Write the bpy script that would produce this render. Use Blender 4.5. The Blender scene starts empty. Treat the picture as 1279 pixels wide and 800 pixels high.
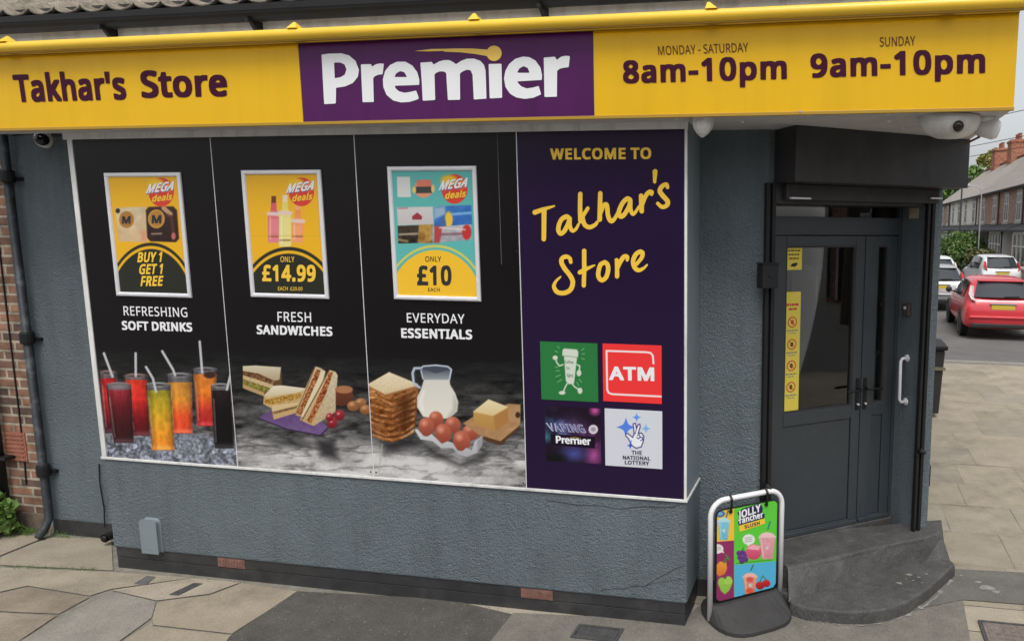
import bpy, math, random
import numpy as np
from mathutils import Vector, Matrix
from mathutils.geometry import tessellate_polygon
random.seed(7); rng = np.random.default_rng(11)
S = bpy.context.scene; COL = S.collection
R = math.radians
# ------------------------------------------------------------------ camera
FOC, PPX, PPY = 895.15, 890.90, 405.90           # focal length and optical axis in pixels of a 1279 x 800 frame
YAW, PITCH, ROLL = -0.175594, 0.134431, -0.0071194
EYE = np.array([0.0, 0.0, 2.5])
def cam_axes():
    cy, sy = math.cos(YAW), math.sin(YAW)
    f0 = np.array([sy, cy, 0]); r0 = np.array([cy, -sy, 0]); d0 = np.array([0, 0, -1.0])
    f = math.cos(PITCH)*f0 + math.sin(PITCH)*d0; d = math.cos(PITCH)*d0 - math.sin(PITCH)*f0
    return np.array([r0*math.cos(ROLL) + d*math.sin(ROLL), -r0*math.sin(ROLL) + d*math.cos(ROLL), f])
AX = cam_axes()
cd = bpy.data.cameras.new('camera'); cam = bpy.data.objects.new('camera', cd); COL.objects.link(cam); S.camera = cam
mw = Matrix.Identity(4)
for i, v in enumerate((AX[0], -AX[1], -AX[2])):
    for k in range(3): mw[k][i] = v[k]
mw.translation = EYE; cam.matrix_world = mw
cd.sensor_width = 36; cd.sensor_fit = 'HORIZONTAL'; cd.lens = FOC/1279*36
cd.shift_x = (639.5 - PPX)/1279; cd.shift_y = (PPY - 400)/1279; cd.clip_end = 2500; cd.clip_start = .05
# ------------------------------------------------------------------ world, sun, exposure
SUN_EL, SUN_AZ = R(62), R(164)                   # azimuth from +Y towards +X
wd = bpy.data.worlds.new('World'); S.world = wd; wd.use_nodes = True
nt = wd.node_tree; bg = nt.nodes['Background']
sky = nt.nodes.new('ShaderNodeTexSky'); sky.sky_type = 'NISHITA'; sky.sun_disc = False
sky.sun_elevation = SUN_EL; sky.sun_rotation = SUN_AZ; sky.air_density = 1.0; sky.dust_density = 4.0; sky.ozone_density = 1.0
hs = nt.nodes.new('ShaderNodeHueSaturation'); hs.inputs['Saturation'].default_value = 0.22
nt.links.new(sky.outputs[0], hs.inputs['Color']); nt.links.new(hs.outputs[0], bg.inputs['Color']); bg.inputs['Strength'].default_value = 0.15
sl = bpy.data.lights.new('sun', 'SUN'); sl.energy = 1.05; sl.angle = R(24); sl.color = (1, .965, .91)
so = bpy.data.objects.new('sun', sl); COL.objects.link(so)
sd = Vector((math.sin(SUN_AZ)*math.cos(SUN_EL), math.cos(SUN_AZ)*math.cos(SUN_EL), math.sin(SUN_EL)))
so.rotation_euler = sd.to_track_quat('Z', 'Y').to_euler()
S.view_settings.view_transform = 'Standard'; S.view_settings.look = 'None'; S.view_settings.gamma = 1; S.view_settings.exposure = 0.37
S.view_settings.use_curve_mapping = False
S.render.engine = 'CYCLES'; S.cycles.max_bounces = 8; S.cycles.use_denoising = True
# ------------------------------------------------------------------ measuring helpers: a sight line of the survey meets a real plane
def ray(x, y): return AX.T @ np.array([(x-PPX)/FOC, (y-PPY)/FOC, 1.0])
class Plane:
    def __init__(s, p, n, u):
        s.p = np.array(p, float); s.n = np.array(n, float)/np.linalg.norm(n); s.u = np.array(u, float)/np.linalg.norm(u)
        s.v = np.cross(s.n, s.u); s.v = s.v if s.v[2] >= 0 else -s.v
    def hit(s, x, y): d = ray(x, y); return EYE + d*(((s.p-EYE)@s.n)/(d@s.n))
    def uv(s, x, y): q = s.hit(x, y) - s.p; return np.array([q@s.u, q@s.v])
    def xyz(s, u, v, o=0): return s.p + s.u*u + s.v*v + s.n*o
def at_z(x, y, z=0.0): d = ray(x, y); return EYE + d*(z-EYE[2])/d[2]
def at_y(x, y, Y): d = ray(x, y); return EYE + d*Y/d[1]
def pix(P):
    c = (np.asarray(P, float) - EYE) @ AX.T
    return FOC*c[..., 0]/c[..., 2]+PPX, FOC*c[..., 1]/c[..., 2]+PPY
# ------------------------------------------------------------------ object helpers
WLOC = {}
def tag(o, label=None, cat=None, group=None, kind=None):
    if label: o['label'] = label
    if cat: o['category'] = cat
    if group: o['group'] = group
    if kind: o['kind'] = kind
    return o
def thing(name, loc, label, cat, group=None, rz=0.0):
    o = bpy.data.objects.new(name, None); COL.objects.link(o); o.location = loc; o.rotation_euler = (0, 0, rz); o.empty_display_size = .1
    WLOC[o.name] = np.array(loc, float); return tag(o, label, cat, group)
class MB:
    def __init__(s): s.v = []; s.f = []
    def add(s, vs, fs):
        b = len(s.v); s.v.extend([tuple(map(float, p)) for p in vs]); s.f.extend([tuple(i+b for i in f) for f in fs]); return s
    def box(s, a, b):
        x0, y0, z0 = a; x1, y1, z1 = b
        return s.add([(x0,y0,z0),(x1,y0,z0),(x1,y1,z0),(x0,y1,z0),(x0,y0,z1),(x1,y0,z1),(x1,y1,z1),(x0,y1,z1)],
                     [(0,3,2,1),(4,5,6,7),(0,1,5,4),(1,2,6,5),(2,3,7,6),(3,0,4,7)])
    def hexa(s, lo, hi):      # two quads, joined
        return s.add(list(lo)+list(hi), [(0,3,2,1),(4,5,6,7),(0,1,5,4),(1,2,6,5),(2,3,7,6),(3,0,4,7)])
    def prism(s, poly, z0, z1):
        n = len(poly); vs = [(p[0],p[1],z0) for p in poly]+[(p[0],p[1],z1) for p in poly]
        return s.add(vs, [tuple(range(n-1,-1,-1)), tuple(range(n,2*n))]+[(i,(i+1)%n,n+(i+1)%n,n+i) for i in range(n)])
    def obox(s, pl, u0, u1, v0, v1, o0, o1):   # box on a plane
        q = [pl.xyz(u,v,o0) for u,v in ((u0,v0),(u1,v0),(u1,v1),(u0,v1))]; w = [pl.xyz(u,v,o1) for u,v in ((u0,v0),(u1,v0),(u1,v1),(u0,v1))]
        return s.hexa(q, w)
    def frame(s, pl, u0, u1, v0, v1, w, o0, o1):
        s.obox(pl,u0,u1,v0,v0+w,o0,o1); s.obox(pl,u0,u1,v1-w,v1,o0,o1); s.obox(pl,u0,u0+w,v0+w,v1-w,o0,o1); s.obox(pl,u1-w,u1,v0+w,v1-w,o0,o1); return s
    def tube(s, pts, r, n=10, cap=True):
        P = [np.array(p, float) for p in pts]; rs = r if hasattr(r, '__len__') else [r]*len(P); base = len(s.v); ref = None
        for i, p in enumerate(P):
            t = P[min(i+1,len(P)-1)]-P[max(i-1,0)]; t = t/np.linalg.norm(t)
            if ref is None: ref = np.cross(t, (0,0,1) if abs(t[2]) < .9 else (1,0,0))
            a = ref - t*(ref@t); a /= np.linalg.norm(a); b = np.cross(t, a); ref = a
            for k in range(n):
                q = 2*math.pi*k/n; s.v.append(tuple(p+rs[i]*(math.cos(q)*a+math.sin(q)*b)))
        for i in range(len(P)-1):
            for k in range(n): s.f.append((base+i*n+k, base+i*n+(k+1)%n, base+(i+1)*n+(k+1)%n, base+(i+1)*n+k))
        if cap: s.f.append(tuple(base+k for k in range(n-1,-1,-1))); s.f.append(tuple(base+(len(P)-1)*n+k for k in range(n)))
        return s
    def lathe(s, prof, c, axis=(0,0,1), n=24):   # profile (radius, height) about an axis
        ax = np.array(axis, float); ax /= np.linalg.norm(ax); a = np.cross(ax, (0,0,1) if abs(ax[2]) < .9 else (1,0,0)); a /= np.linalg.norm(a); b = np.cross(ax, a)
        base = len(s.v); c = np.array(c, float)
        for r_, h in prof:
            for k in range(n):
                q = 2*math.pi*k/n; s.v.append(tuple(c+ax*h+r_*(math.cos(q)*a+math.sin(q)*b)))
        for i in range(len(prof)-1):
            for k in range(n): s.f.append((base+i*n+k, base+i*n+(k+1)%n, base+(i+1)*n+(k+1)%n, base+(i+1)*n+k))
        s.f.append(tuple(base+k for k in range(n-1,-1,-1))); s.f.append(tuple(base+(len(prof)-1)*n+k for k in range(n))); return s
def link(name, me, m, parent=None, local=False, label=None):
    if m is not None: me.materials.append(m)
    o = bpy.data.objects.new(name, me); COL.objects.link(o)
    if parent is not None: o.parent = parent
    if label: o['label'] = label
    return o
def obj(name, mb, m, parent=None, local=False, bevel=0, smooth=False, subd=0, label=None):
    v = np.array(mb.v, float)
    if parent is not None and not local:
        p = parent; off = np.zeros(3)
        while p is not None: off += np.array(p.location); p = p.parent
        v = v - off
    me = bpy.data.meshes.new(name); me.from_pydata([tuple(q) for q in v], [], mb.f); me.update()
    if smooth: me.polygons.foreach_set('use_smooth', [True]*len(me.polygons))
    o = link(name, me, m, parent, label=label)
    if bevel:
        b = o.modifiers.new('bevel', 'BEVEL'); b.width = bevel; b.segments = 2; b.limit_method = 'ANGLE'; b.angle_limit = R(40)
    if subd:
        q = o.modifiers.new('sub', 'SUBSURF'); q.levels = q.render_levels = subd
    return o
# ------------------------------------------------------------------ materials
def lin(c):
    c = np.array(c, float)/255; return np.where(c <= .04045, c/12.92, ((c+.055)/1.055)**2.4)
def mat(name, col, rough=.6, metal=0, spec=.5, var=0.0, vscale=3.0, bump=0.0, bscale=60.0, coat=0, dirt=None, speck=None):
    """col: linear albedo. var: brightness mottling; bump: surface grain; dirt=(colour, amount, scale)"""
    m = bpy.data.materials.new(name); m.use_nodes = True; n = m.node_tree.nodes; L = m.node_tree.links; p = n['Principled BSDF']
    p.inputs['Base Color'].default_value = (*col, 1); p.inputs['Roughness'].default_value = rough; p.inputs['Metallic'].default_value = metal
    p.inputs['Specular IOR Level'].default_value = spec; p.inputs['Coat Weight'].default_value = coat
    tc = n.new('ShaderNodeNewGeometry')
    src = None
    if var:
        t = n.new('ShaderNodeTexNoise'); t.inputs['Scale'].default_value = vscale; t.inputs['Detail'].default_value = 6; t.inputs['Roughness'].default_value = .65
        L.new(tc.outputs['Position'], t.inputs['Vector'])
        r = n.new('ShaderNodeMapRange'); r.inputs[1].default_value = .25; r.inputs[2].default_value = .75; r.inputs[3].default_value = 1-var; r.inputs[4].default_value = 1+var
        L.new(t.outputs['Fac'], r.inputs[0])
        x = n.new('ShaderNodeVectorMath'); x.operation = 'SCALE'; x.inputs[0].default_value = col; L.new(r.outputs[0], x.inputs['Scale'])
        src = x.outputs[0]
    if dirt:
        t = n.new('ShaderNodeTexNoise'); t.inputs['Scale'].default_value = dirt[2]; t.inputs['Detail'].default_value = 8; t.inputs['Roughness'].default_value = .7; L.new(tc.outputs['Position'], t.inputs['Vector'])
        r = n.new('ShaderNodeMapRange'); r.inputs[1].default_value = .5; r.inputs[2].default_value = .72; r.inputs[3].default_value = 0; r.inputs[4].default_value = dirt[1]; L.new(t.outputs['Fac'], r.inputs[0])
        mx = n.new('ShaderNodeMix'); mx.data_type = 'RGBA'; L.new(r.outputs[0], mx.inputs['Factor'])
        if src: L.new(src, mx.inputs[6])
        else: mx.inputs[6].default_value = (*col, 1)
        mx.inputs[7].default_value = (*dirt[0], 1); src = mx.outputs[2]
    if speck:                                       # grit: fine light and dark grains
        t = n.new('ShaderNodeTexNoise'); t.inputs['Scale'].default_value = speck[0]; t.inputs['Detail'].default_value = 3; t.inputs['Roughness'].default_value = .6; L.new(tc.outputs['Position'], t.inputs['Vector'])
        r = n.new('ShaderNodeMapRange'); r.inputs[1].default_value = .28; r.inputs[2].default_value = .72; r.inputs[3].default_value = 1-speck[1]; r.inputs[4].default_value = 1+speck[1]; L.new(t.outputs['Fac'], r.inputs[0])
        x = n.new('ShaderNodeVectorMath'); x.operation = 'SCALE'; L.new(r.outputs[0], x.inputs['Scale'])
        if src: L.new(src, x.inputs[0])
        else: x.inputs[0].default_value = col
        v = n.new('ShaderNodeTexVoronoi'); v.inputs['Scale'].default_value = speck[0]*.22; v.inputs['Randomness'].default_value = 1; L.new(tc.outputs['Position'], v.inputs['Vector'])
        q = n.new('ShaderNodeMapRange'); q.inputs[1].default_value = .10; q.inputs[2].default_value = .17; q.inputs[3].default_value = speck[2]; q.inputs[4].default_value = 0; L.new(v.outputs['Distance'], q.inputs[0])
        w = n.new('ShaderNodeSeparateColor'); L.new(v.outputs['Color'], w.inputs[0]); k = n.new('ShaderNodeMath'); k.operation = 'GREATER_THAN'; k.inputs[1].default_value = .72; L.new(w.outputs[0], k.inputs[0])
        k2 = n.new('ShaderNodeMath'); k2.operation = 'MULTIPLY'; L.new(q.outputs[0], k2.inputs[0]); L.new(k.outputs[0], k2.inputs[1])
        mx = n.new('ShaderNodeMix'); mx.data_type = 'RGBA'; L.new(k2.outputs[0], mx.inputs['Factor']); L.new(x.outputs[0], mx.inputs[6]); mx.inputs[7].default_value = (.34,.33,.30,1); src = mx.outputs[2]
    if src: L.new(src, p.inputs['Base Color'])
    if bump:
        t = n.new('ShaderNodeTexNoise'); t.inputs['Scale'].default_value = bscale; t.inputs['Detail'].default_value = 4; L.new(tc.outputs['Position'], t.inputs['Vector'])
        b = n.new('ShaderNodeBump'); b.inputs['Strength'].default_value = 1; b.inputs['Distance'].default_value = bump; L.new(t.outputs['Fac'], b.inputs['Height']); L.new(b.outputs[0], p.inputs['Normal'])
    return m
def streaks(m, amount, sx=9.0, sz=.55):
    """faint dirt runs: noise stretched down the face"""
    n = m.node_tree.nodes; L = m.node_tree.links; p = n['Principled BSDF']; g = n.new('ShaderNodeNewGeometry'); v = n.new('ShaderNodeVectorMath'); v.operation = 'MULTIPLY'; v.inputs[1].default_value = (sx, sx, sz); L.new(g.outputs['Position'], v.inputs[0])
    t = n.new('ShaderNodeTexNoise'); t.inputs['Scale'].default_value = 1; t.inputs['Detail'].default_value = 7; t.inputs['Roughness'].default_value = .62; L.new(v.outputs[0], t.inputs['Vector'])
    r = n.new('ShaderNodeMapRange'); r.inputs[1].default_value = .47; r.inputs[2].default_value = .75; r.inputs[3].default_value = 1; r.inputs[4].default_value = 1-amount; L.new(t.outputs['Fac'], r.inputs[0])
    x = n.new('ShaderNodeVectorMath'); x.operation = 'SCALE'; L.new(r.outputs[0], x.inputs['Scale']); k = p.inputs['Base Color']
    if k.links: L.new(k.links[0].from_socket, x.inputs[0])
    else: x.inputs[0].default_value = k.default_value[:3]
    L.new(x.outputs[0], k); return m
def attr_mat(name, rough=.4, spec=.4, bump=0.0, bscale=80.0, var=0.0, vscale=6.0):
    m = mat(name, (.5,.5,.5), rough, spec=spec, bump=bump, bscale=bscale); n = m.node_tree.nodes; L = m.node_tree.links
    a = n.new('ShaderNodeVertexColor'); a.layer_name = 'Col'; out = a.outputs[0]
    if var:
        g = n.new('ShaderNodeNewGeometry')
        if vscale < 5:                              # paving: grit over broad wear
            t = n.new('ShaderNodeTexNoise'); t.inputs['Scale'].default_value = 120; t.inputs['Detail'].default_value = 3; L.new(g.outputs['Position'], t.inputs['Vector']); r = n.new('ShaderNodeMapRange'); r.inputs[1].default_value = .3; r.inputs[2].default_value = .7; r.inputs[3].default_value = .80; r.inputs[4].default_value = 1.18; L.new(t.outputs['Fac'], r.inputs[0])
            x = n.new('ShaderNodeVectorMath'); x.operation = 'SCALE'; L.new(out, x.inputs[0]); L.new(r.outputs[0], x.inputs['Scale']); out = x.outputs[0]
            t = n.new('ShaderNodeTexNoise'); t.inputs['Scale'].default_value = 1.7; t.inputs['Detail'].default_value = 8; t.inputs['Roughness'].default_value = .75; L.new(g.outputs['Position'], t.inputs['Vector']); r = n.new('ShaderNodeMapRange'); r.inputs[1].default_value = .50; r.inputs[2].default_value = .68; r.inputs[3].default_value = 1; r.inputs[4].default_value = .72; L.new(t.outputs['Fac'], r.inputs[0])
            x = n.new('ShaderNodeVectorMath'); x.operation = 'SCALE'; L.new(out, x.inputs[0]); L.new(r.outputs[0], x.inputs['Scale']); out = x.outputs[0]
        t = n.new('ShaderNodeTexNoise'); t.inputs['Scale'].default_value = vscale; t.inputs['Detail'].default_value = 9; t.inputs['Roughness'].default_value = .7
        L.new(g.outputs['Position'], t.inputs['Vector'])
        r = n.new('ShaderNodeMapRange'); r.inputs[1].default_value = .25; r.inputs[2].default_value = .75; r.inputs[3].default_value = 1-var; r.inputs[4].default_value = 1+var; L.new(t.outputs['Fac'], r.inputs[0])
        x = n.new('ShaderNodeVectorMath'); x.operation = 'SCALE'; L.new(out, x.inputs[0]); L.new(r.outputs[0], x.inputs['Scale']); out = x.outputs[0]
    L.new(out, n['Principled BSDF'].inputs['Base Color']); return m
def render_mat(name, col):       # painted roughcast
    m = mat(name, col, .66, var=.13, vscale=1.3, spec=.3, dirt=((.12,.135,.14),.35,2.2)); n = m.node_tree.nodes; L = m.node_tree.links
    g = n.new('ShaderNodeNewGeometry')
    t = n.new('ShaderNodeTexNoise'); t.inputs['Scale'].default_value = 46; t.inputs['Detail'].default_value = 7; t.inputs['Roughness'].default_value = .68; t.inputs['Distortion'].default_value = .25
    v = n.new('ShaderNodeTexVoronoi'); v.inputs['Scale'].default_value = 120; v.feature = 'F1'; v.inputs['Randomness'].default_value = 1
    L.new(g.outputs['Position'], t.inputs['Vector']); L.new(g.outputs['Position'], v.inputs['Vector'])
    a = n.new('ShaderNodeMath'); a.operation = 'MULTIPLY_ADD'; L.new(v.outputs['Distance'], a.inputs[0]); a.inputs[1].default_value = -.35; L.new(t.outputs['Fac'], a.inputs[2])
    b = n.new('ShaderNodeBump'); b.inputs['Strength'].default_value = 1; b.inputs['Distance'].default_value = .034; L.new(a.outputs[0], b.inputs['Height']); L.new(b.outputs[0], n['Principled BSDF'].inputs['Normal'])
    return m
def brick_mat(name, c1, c2, mortar, axis='XZ', sc=1.0, bw=.225, rh=.075, mort=.007):
    m = mat(name, c1, .85, spec=.2); n = m.node_tree.nodes; L = m.node_tree.links
    g = n.new('ShaderNodeNewGeometry'); sx = n.new('ShaderNodeSeparateXYZ'); L.new(g.outputs['Position'], sx.inputs[0]); cb = n.new('ShaderNodeCombineXYZ')
    if axis == 'XZ': L.new(sx.outputs[0], cb.inputs[0])
    else: L.new(sx.outputs[1], cb.inputs[0])
    L.new(sx.outputs[2], cb.inputs[1])
    b = n.new('ShaderNodeTexBrick'); L.new(cb.outputs[0], b.inputs['Vector']); b.inputs['Scale'].default_value = sc; b.inputs['Brick Width'].default_value = bw; b.inputs['Row Height'].default_value = rh
    b.inputs['Mortar Size'].default_value = mort; b.inputs['Mortar Smooth'].default_value = .3; b.inputs['Bias'].default_value = 0
    b.inputs['Color1'].default_value = (*c1,1); b.inputs['Color2'].default_value = (*c2,1); b.inputs['Mortar'].default_value = (*mortar,1)
    t = n.new('ShaderNodeTexNoise'); t.inputs['Scale'].default_value = 9; t.inputs['Detail'].default_value = 6; L.new(g.outputs['Position'], t.inputs['Vector'])
    r = n.new('ShaderNodeMapRange'); r.inputs[1].default_value=.3; r.inputs[2].default_value=.7; r.inputs[3].default_value=.55; r.inputs[4].default_value=1.35; L.new(t.outputs['Fac'], r.inputs[0])
    x = n.new('ShaderNodeVectorMath'); x.operation='SCALE'; L.new(b.outputs['Color'], x.inputs[0]); L.new(r.outputs[0], x.inputs['Scale']); L.new(x.outputs[0], n['Principled BSDF'].inputs['Base Color'])
    bp = n.new('ShaderNodeBump'); bp.inputs['Distance'].default_value = .006; bp.invert = True; L.new(b.outputs['Fac'], bp.inputs['Height']); L.new(bp.outputs[0], n['Principled BSDF'].inputs['Normal'])
    return m
def glass_mat(name, tint, rough=.03, gloss=1.0):
    m = bpy.data.materials.new(name); m.use_nodes = True; n = m.node_tree.nodes; L = m.node_tree.links; n.remove(n['Principled BSDF'])
    t = n.new('ShaderNodeBsdfTransparent'); t.inputs[0].default_value = (*tint,1); g = n.new('ShaderNodeBsdfGlossy'); g.inputs['Roughness'].default_value = rough; g.inputs['Color'].default_value = (gloss,)*3+(1,)
    f = n.new('ShaderNodeFresnel'); f.inputs[0].default_value = 1.75; x = n.new('ShaderNodeMixShader'); L.new(f.outputs[0], x.inputs[0]); L.new(t.outputs[0], x.inputs[1]); L.new(g.outputs[0], x.inputs[2]); L.new(x.outputs[0], n['Material Output'].inputs[0])
    return m
KALB = 0.98                                       # print albedo for a colour as seen in the daylight of this street
def alb(c): return tuple(np.clip(lin(c)*KALB, 0, .86))
M = {}
M['wall'] = render_mat('blue grey painted roughcast', (.184,.226,.250))
M['smooth_wall'] = mat('blue grey smooth paint', (.185,.228,.255), .5, var=.08, vscale=4, bump=.002, bscale=14)
M['black_paint'] = mat('black masonry paint', (.030,.030,.032), .55, var=.35, vscale=7, bump=.004, bscale=22, dirt=((.09,.085,.08),.5,5))
M['white_upvc'] = mat('white plastic trim', (.74,.74,.72), .4, var=.08, vscale=3, dirt=((.42,.40,.36),.35,3.5))
M['white_metal'] = mat('white enamel', (.76,.76,.77), .35, var=.03)
M['black_metal'] = mat('black satin metal', (.013,.013,.014), .5, spec=.3, var=.3, vscale=6, bump=.0006, bscale=90)
M['shutter'] = mat('dull black steel sheet', (.030,.029,.030), .5, var=.28, vscale=3.2, bump=.0015, bscale=5, dirt=((.085,.083,.08),.4,5))
M['door'] = mat('anthracite door profile', (.040,.049,.057), .38, var=.10, vscale=2.5, dirt=((.075,.08,.085),.25,7))
M['yellow'] = mat('yellow sign acrylic', (.765,.445,.006), .32, var=.05, vscale=.9, spec=.28, dirt=((.62,.36,.02),.25,1.1))
M['yellow_paint'] = mat('yellow enamel', (.84,.54,.04), .35, var=.06, vscale=4)
M['purple'] = mat('purple sign acrylic', (.075,.008,.085), .3, spec=.25, var=.08, vscale=1.5)
M['purple_ink'] = mat('dark purple vinyl', (.052,.006,.024), .5, spec=.12)
M['brown_ink'] = mat('brown purple vinyl', (.15,.06,.02), .5, spec=.12)
M['white_ink'] = mat('white vinyl', (.80,.81,.82), .45)
M['gold_ink'] = mat('gold vinyl', (.86,.56,.10), .45)
M['yellow_ink'] = mat('yellow ink', (.86,.54,.04), .5)
M['black_ink'] = mat('black ink', (.018,.018,.02), .5)
M['grey_ink'] = mat('grey ink', (.25,.24,.22), .5)
M['red_ink'] = mat('red ink', (.62,.05,.05), .5)
M['print'] = attr_mat('printed vinyl', .24, .24, bump=.0012, bscale=2.2)
M['print_gloss'] = attr_mat('printed card', .3, .45)
M['glass'] = glass_mat('door glass', (.86,.88,.88), .012, .95)
M['plate_glass'] = glass_mat('poster cover sheet', (.96,.96,.96), .08)
M['alu'] = mat('brushed aluminium frame', (.74,.74,.77), .36, metal=.2, var=.05, vscale=9)
M['dull_clay'] = mat('dull red clay', (.19,.095,.075), .85, var=.35, vscale=25, bump=.002)
M['terracotta'] = mat('terracotta', (.30,.115,.075), .8, var=.3, vscale=18, bump=.002)
M['grey_plastic'] = mat('grey painted metal', (.19,.23,.255), .45, var=.05)
M['rubber'] = mat('black rubber', (.035,.034,.034), .75, var=.25, vscale=8, bump=.002, bscale=70)
M['brick'] = brick_mat('old brick', (.31,.165,.105), (.10,.068,.058), (.35,.30,.235), mort=.012)
M['tile'] = mat('weathered concrete tile', (.25,.215,.17), .9, var=.5, vscale=11, bump=.012, bscale=35, dirt=((.075,.075,.045),.75,7))
M['soffit'] = mat('white soffit board', (.62,.60,.60), .5, var=.10, vscale=2, dirt=((.35,.33,.31),.35,3))
M['concrete'] = mat('worn black painted concrete step', (.062,.060,.058), .72, var=.35, vscale=7, bump=.007, bscale=38, dirt=((.13,.125,.118),.55,6), speck=(140,.45,.25))
M['tarmac'] = mat('tarmac', (.072,.067,.058), .9, var=.25, vscale=5, bump=.006, bscale=90, dirt=((.13,.12,.105),.4,3), speck=(150,.5,.7))
M['tarmac_worn'] = mat('worn tarmac', (.125,.119,.105), .9, var=.25, vscale=6, bump=.006, bscale=90, dirt=((.19,.18,.16),.4,5), speck=(130,.3,.4))
M['asphalt'] = mat('road asphalt', (.125,.122,.118), .9, var=.2, vscale=1.2, bump=.006, bscale=60, dirt=((.18,.175,.17),.4,.8))
M['pale'] = mat('pale added partition', (.66,.64,.61), .7, var=.25, vscale=1.2)  # for a partition added to brighten the door glass
M['interior'] = mat('dim shop interior', (.30,.27,.25), .8, var=.5, vscale=2)
M['iron'] = mat('cast iron', (.06,.06,.06), .6, var=.3, vscale=20, bump=.006, bscale=60)
streaks(M['yellow'], .08); streaks(M['purple'], .25); streaks(M['wall'], .22, 7, 1.1); streaks(M['white_upvc'], .3, 14, 1.2); streaks(M['shutter'], .35); streaks(M['smooth_wall'], .15); streaks(M['soffit'], .25, 5, 5)
M['leaf'] = mat('green leaves', (.075,.14,.03), .6, var=.45, vscale=9)
M['stem'] = mat('bark', (.09,.07,.05), .9)
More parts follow.
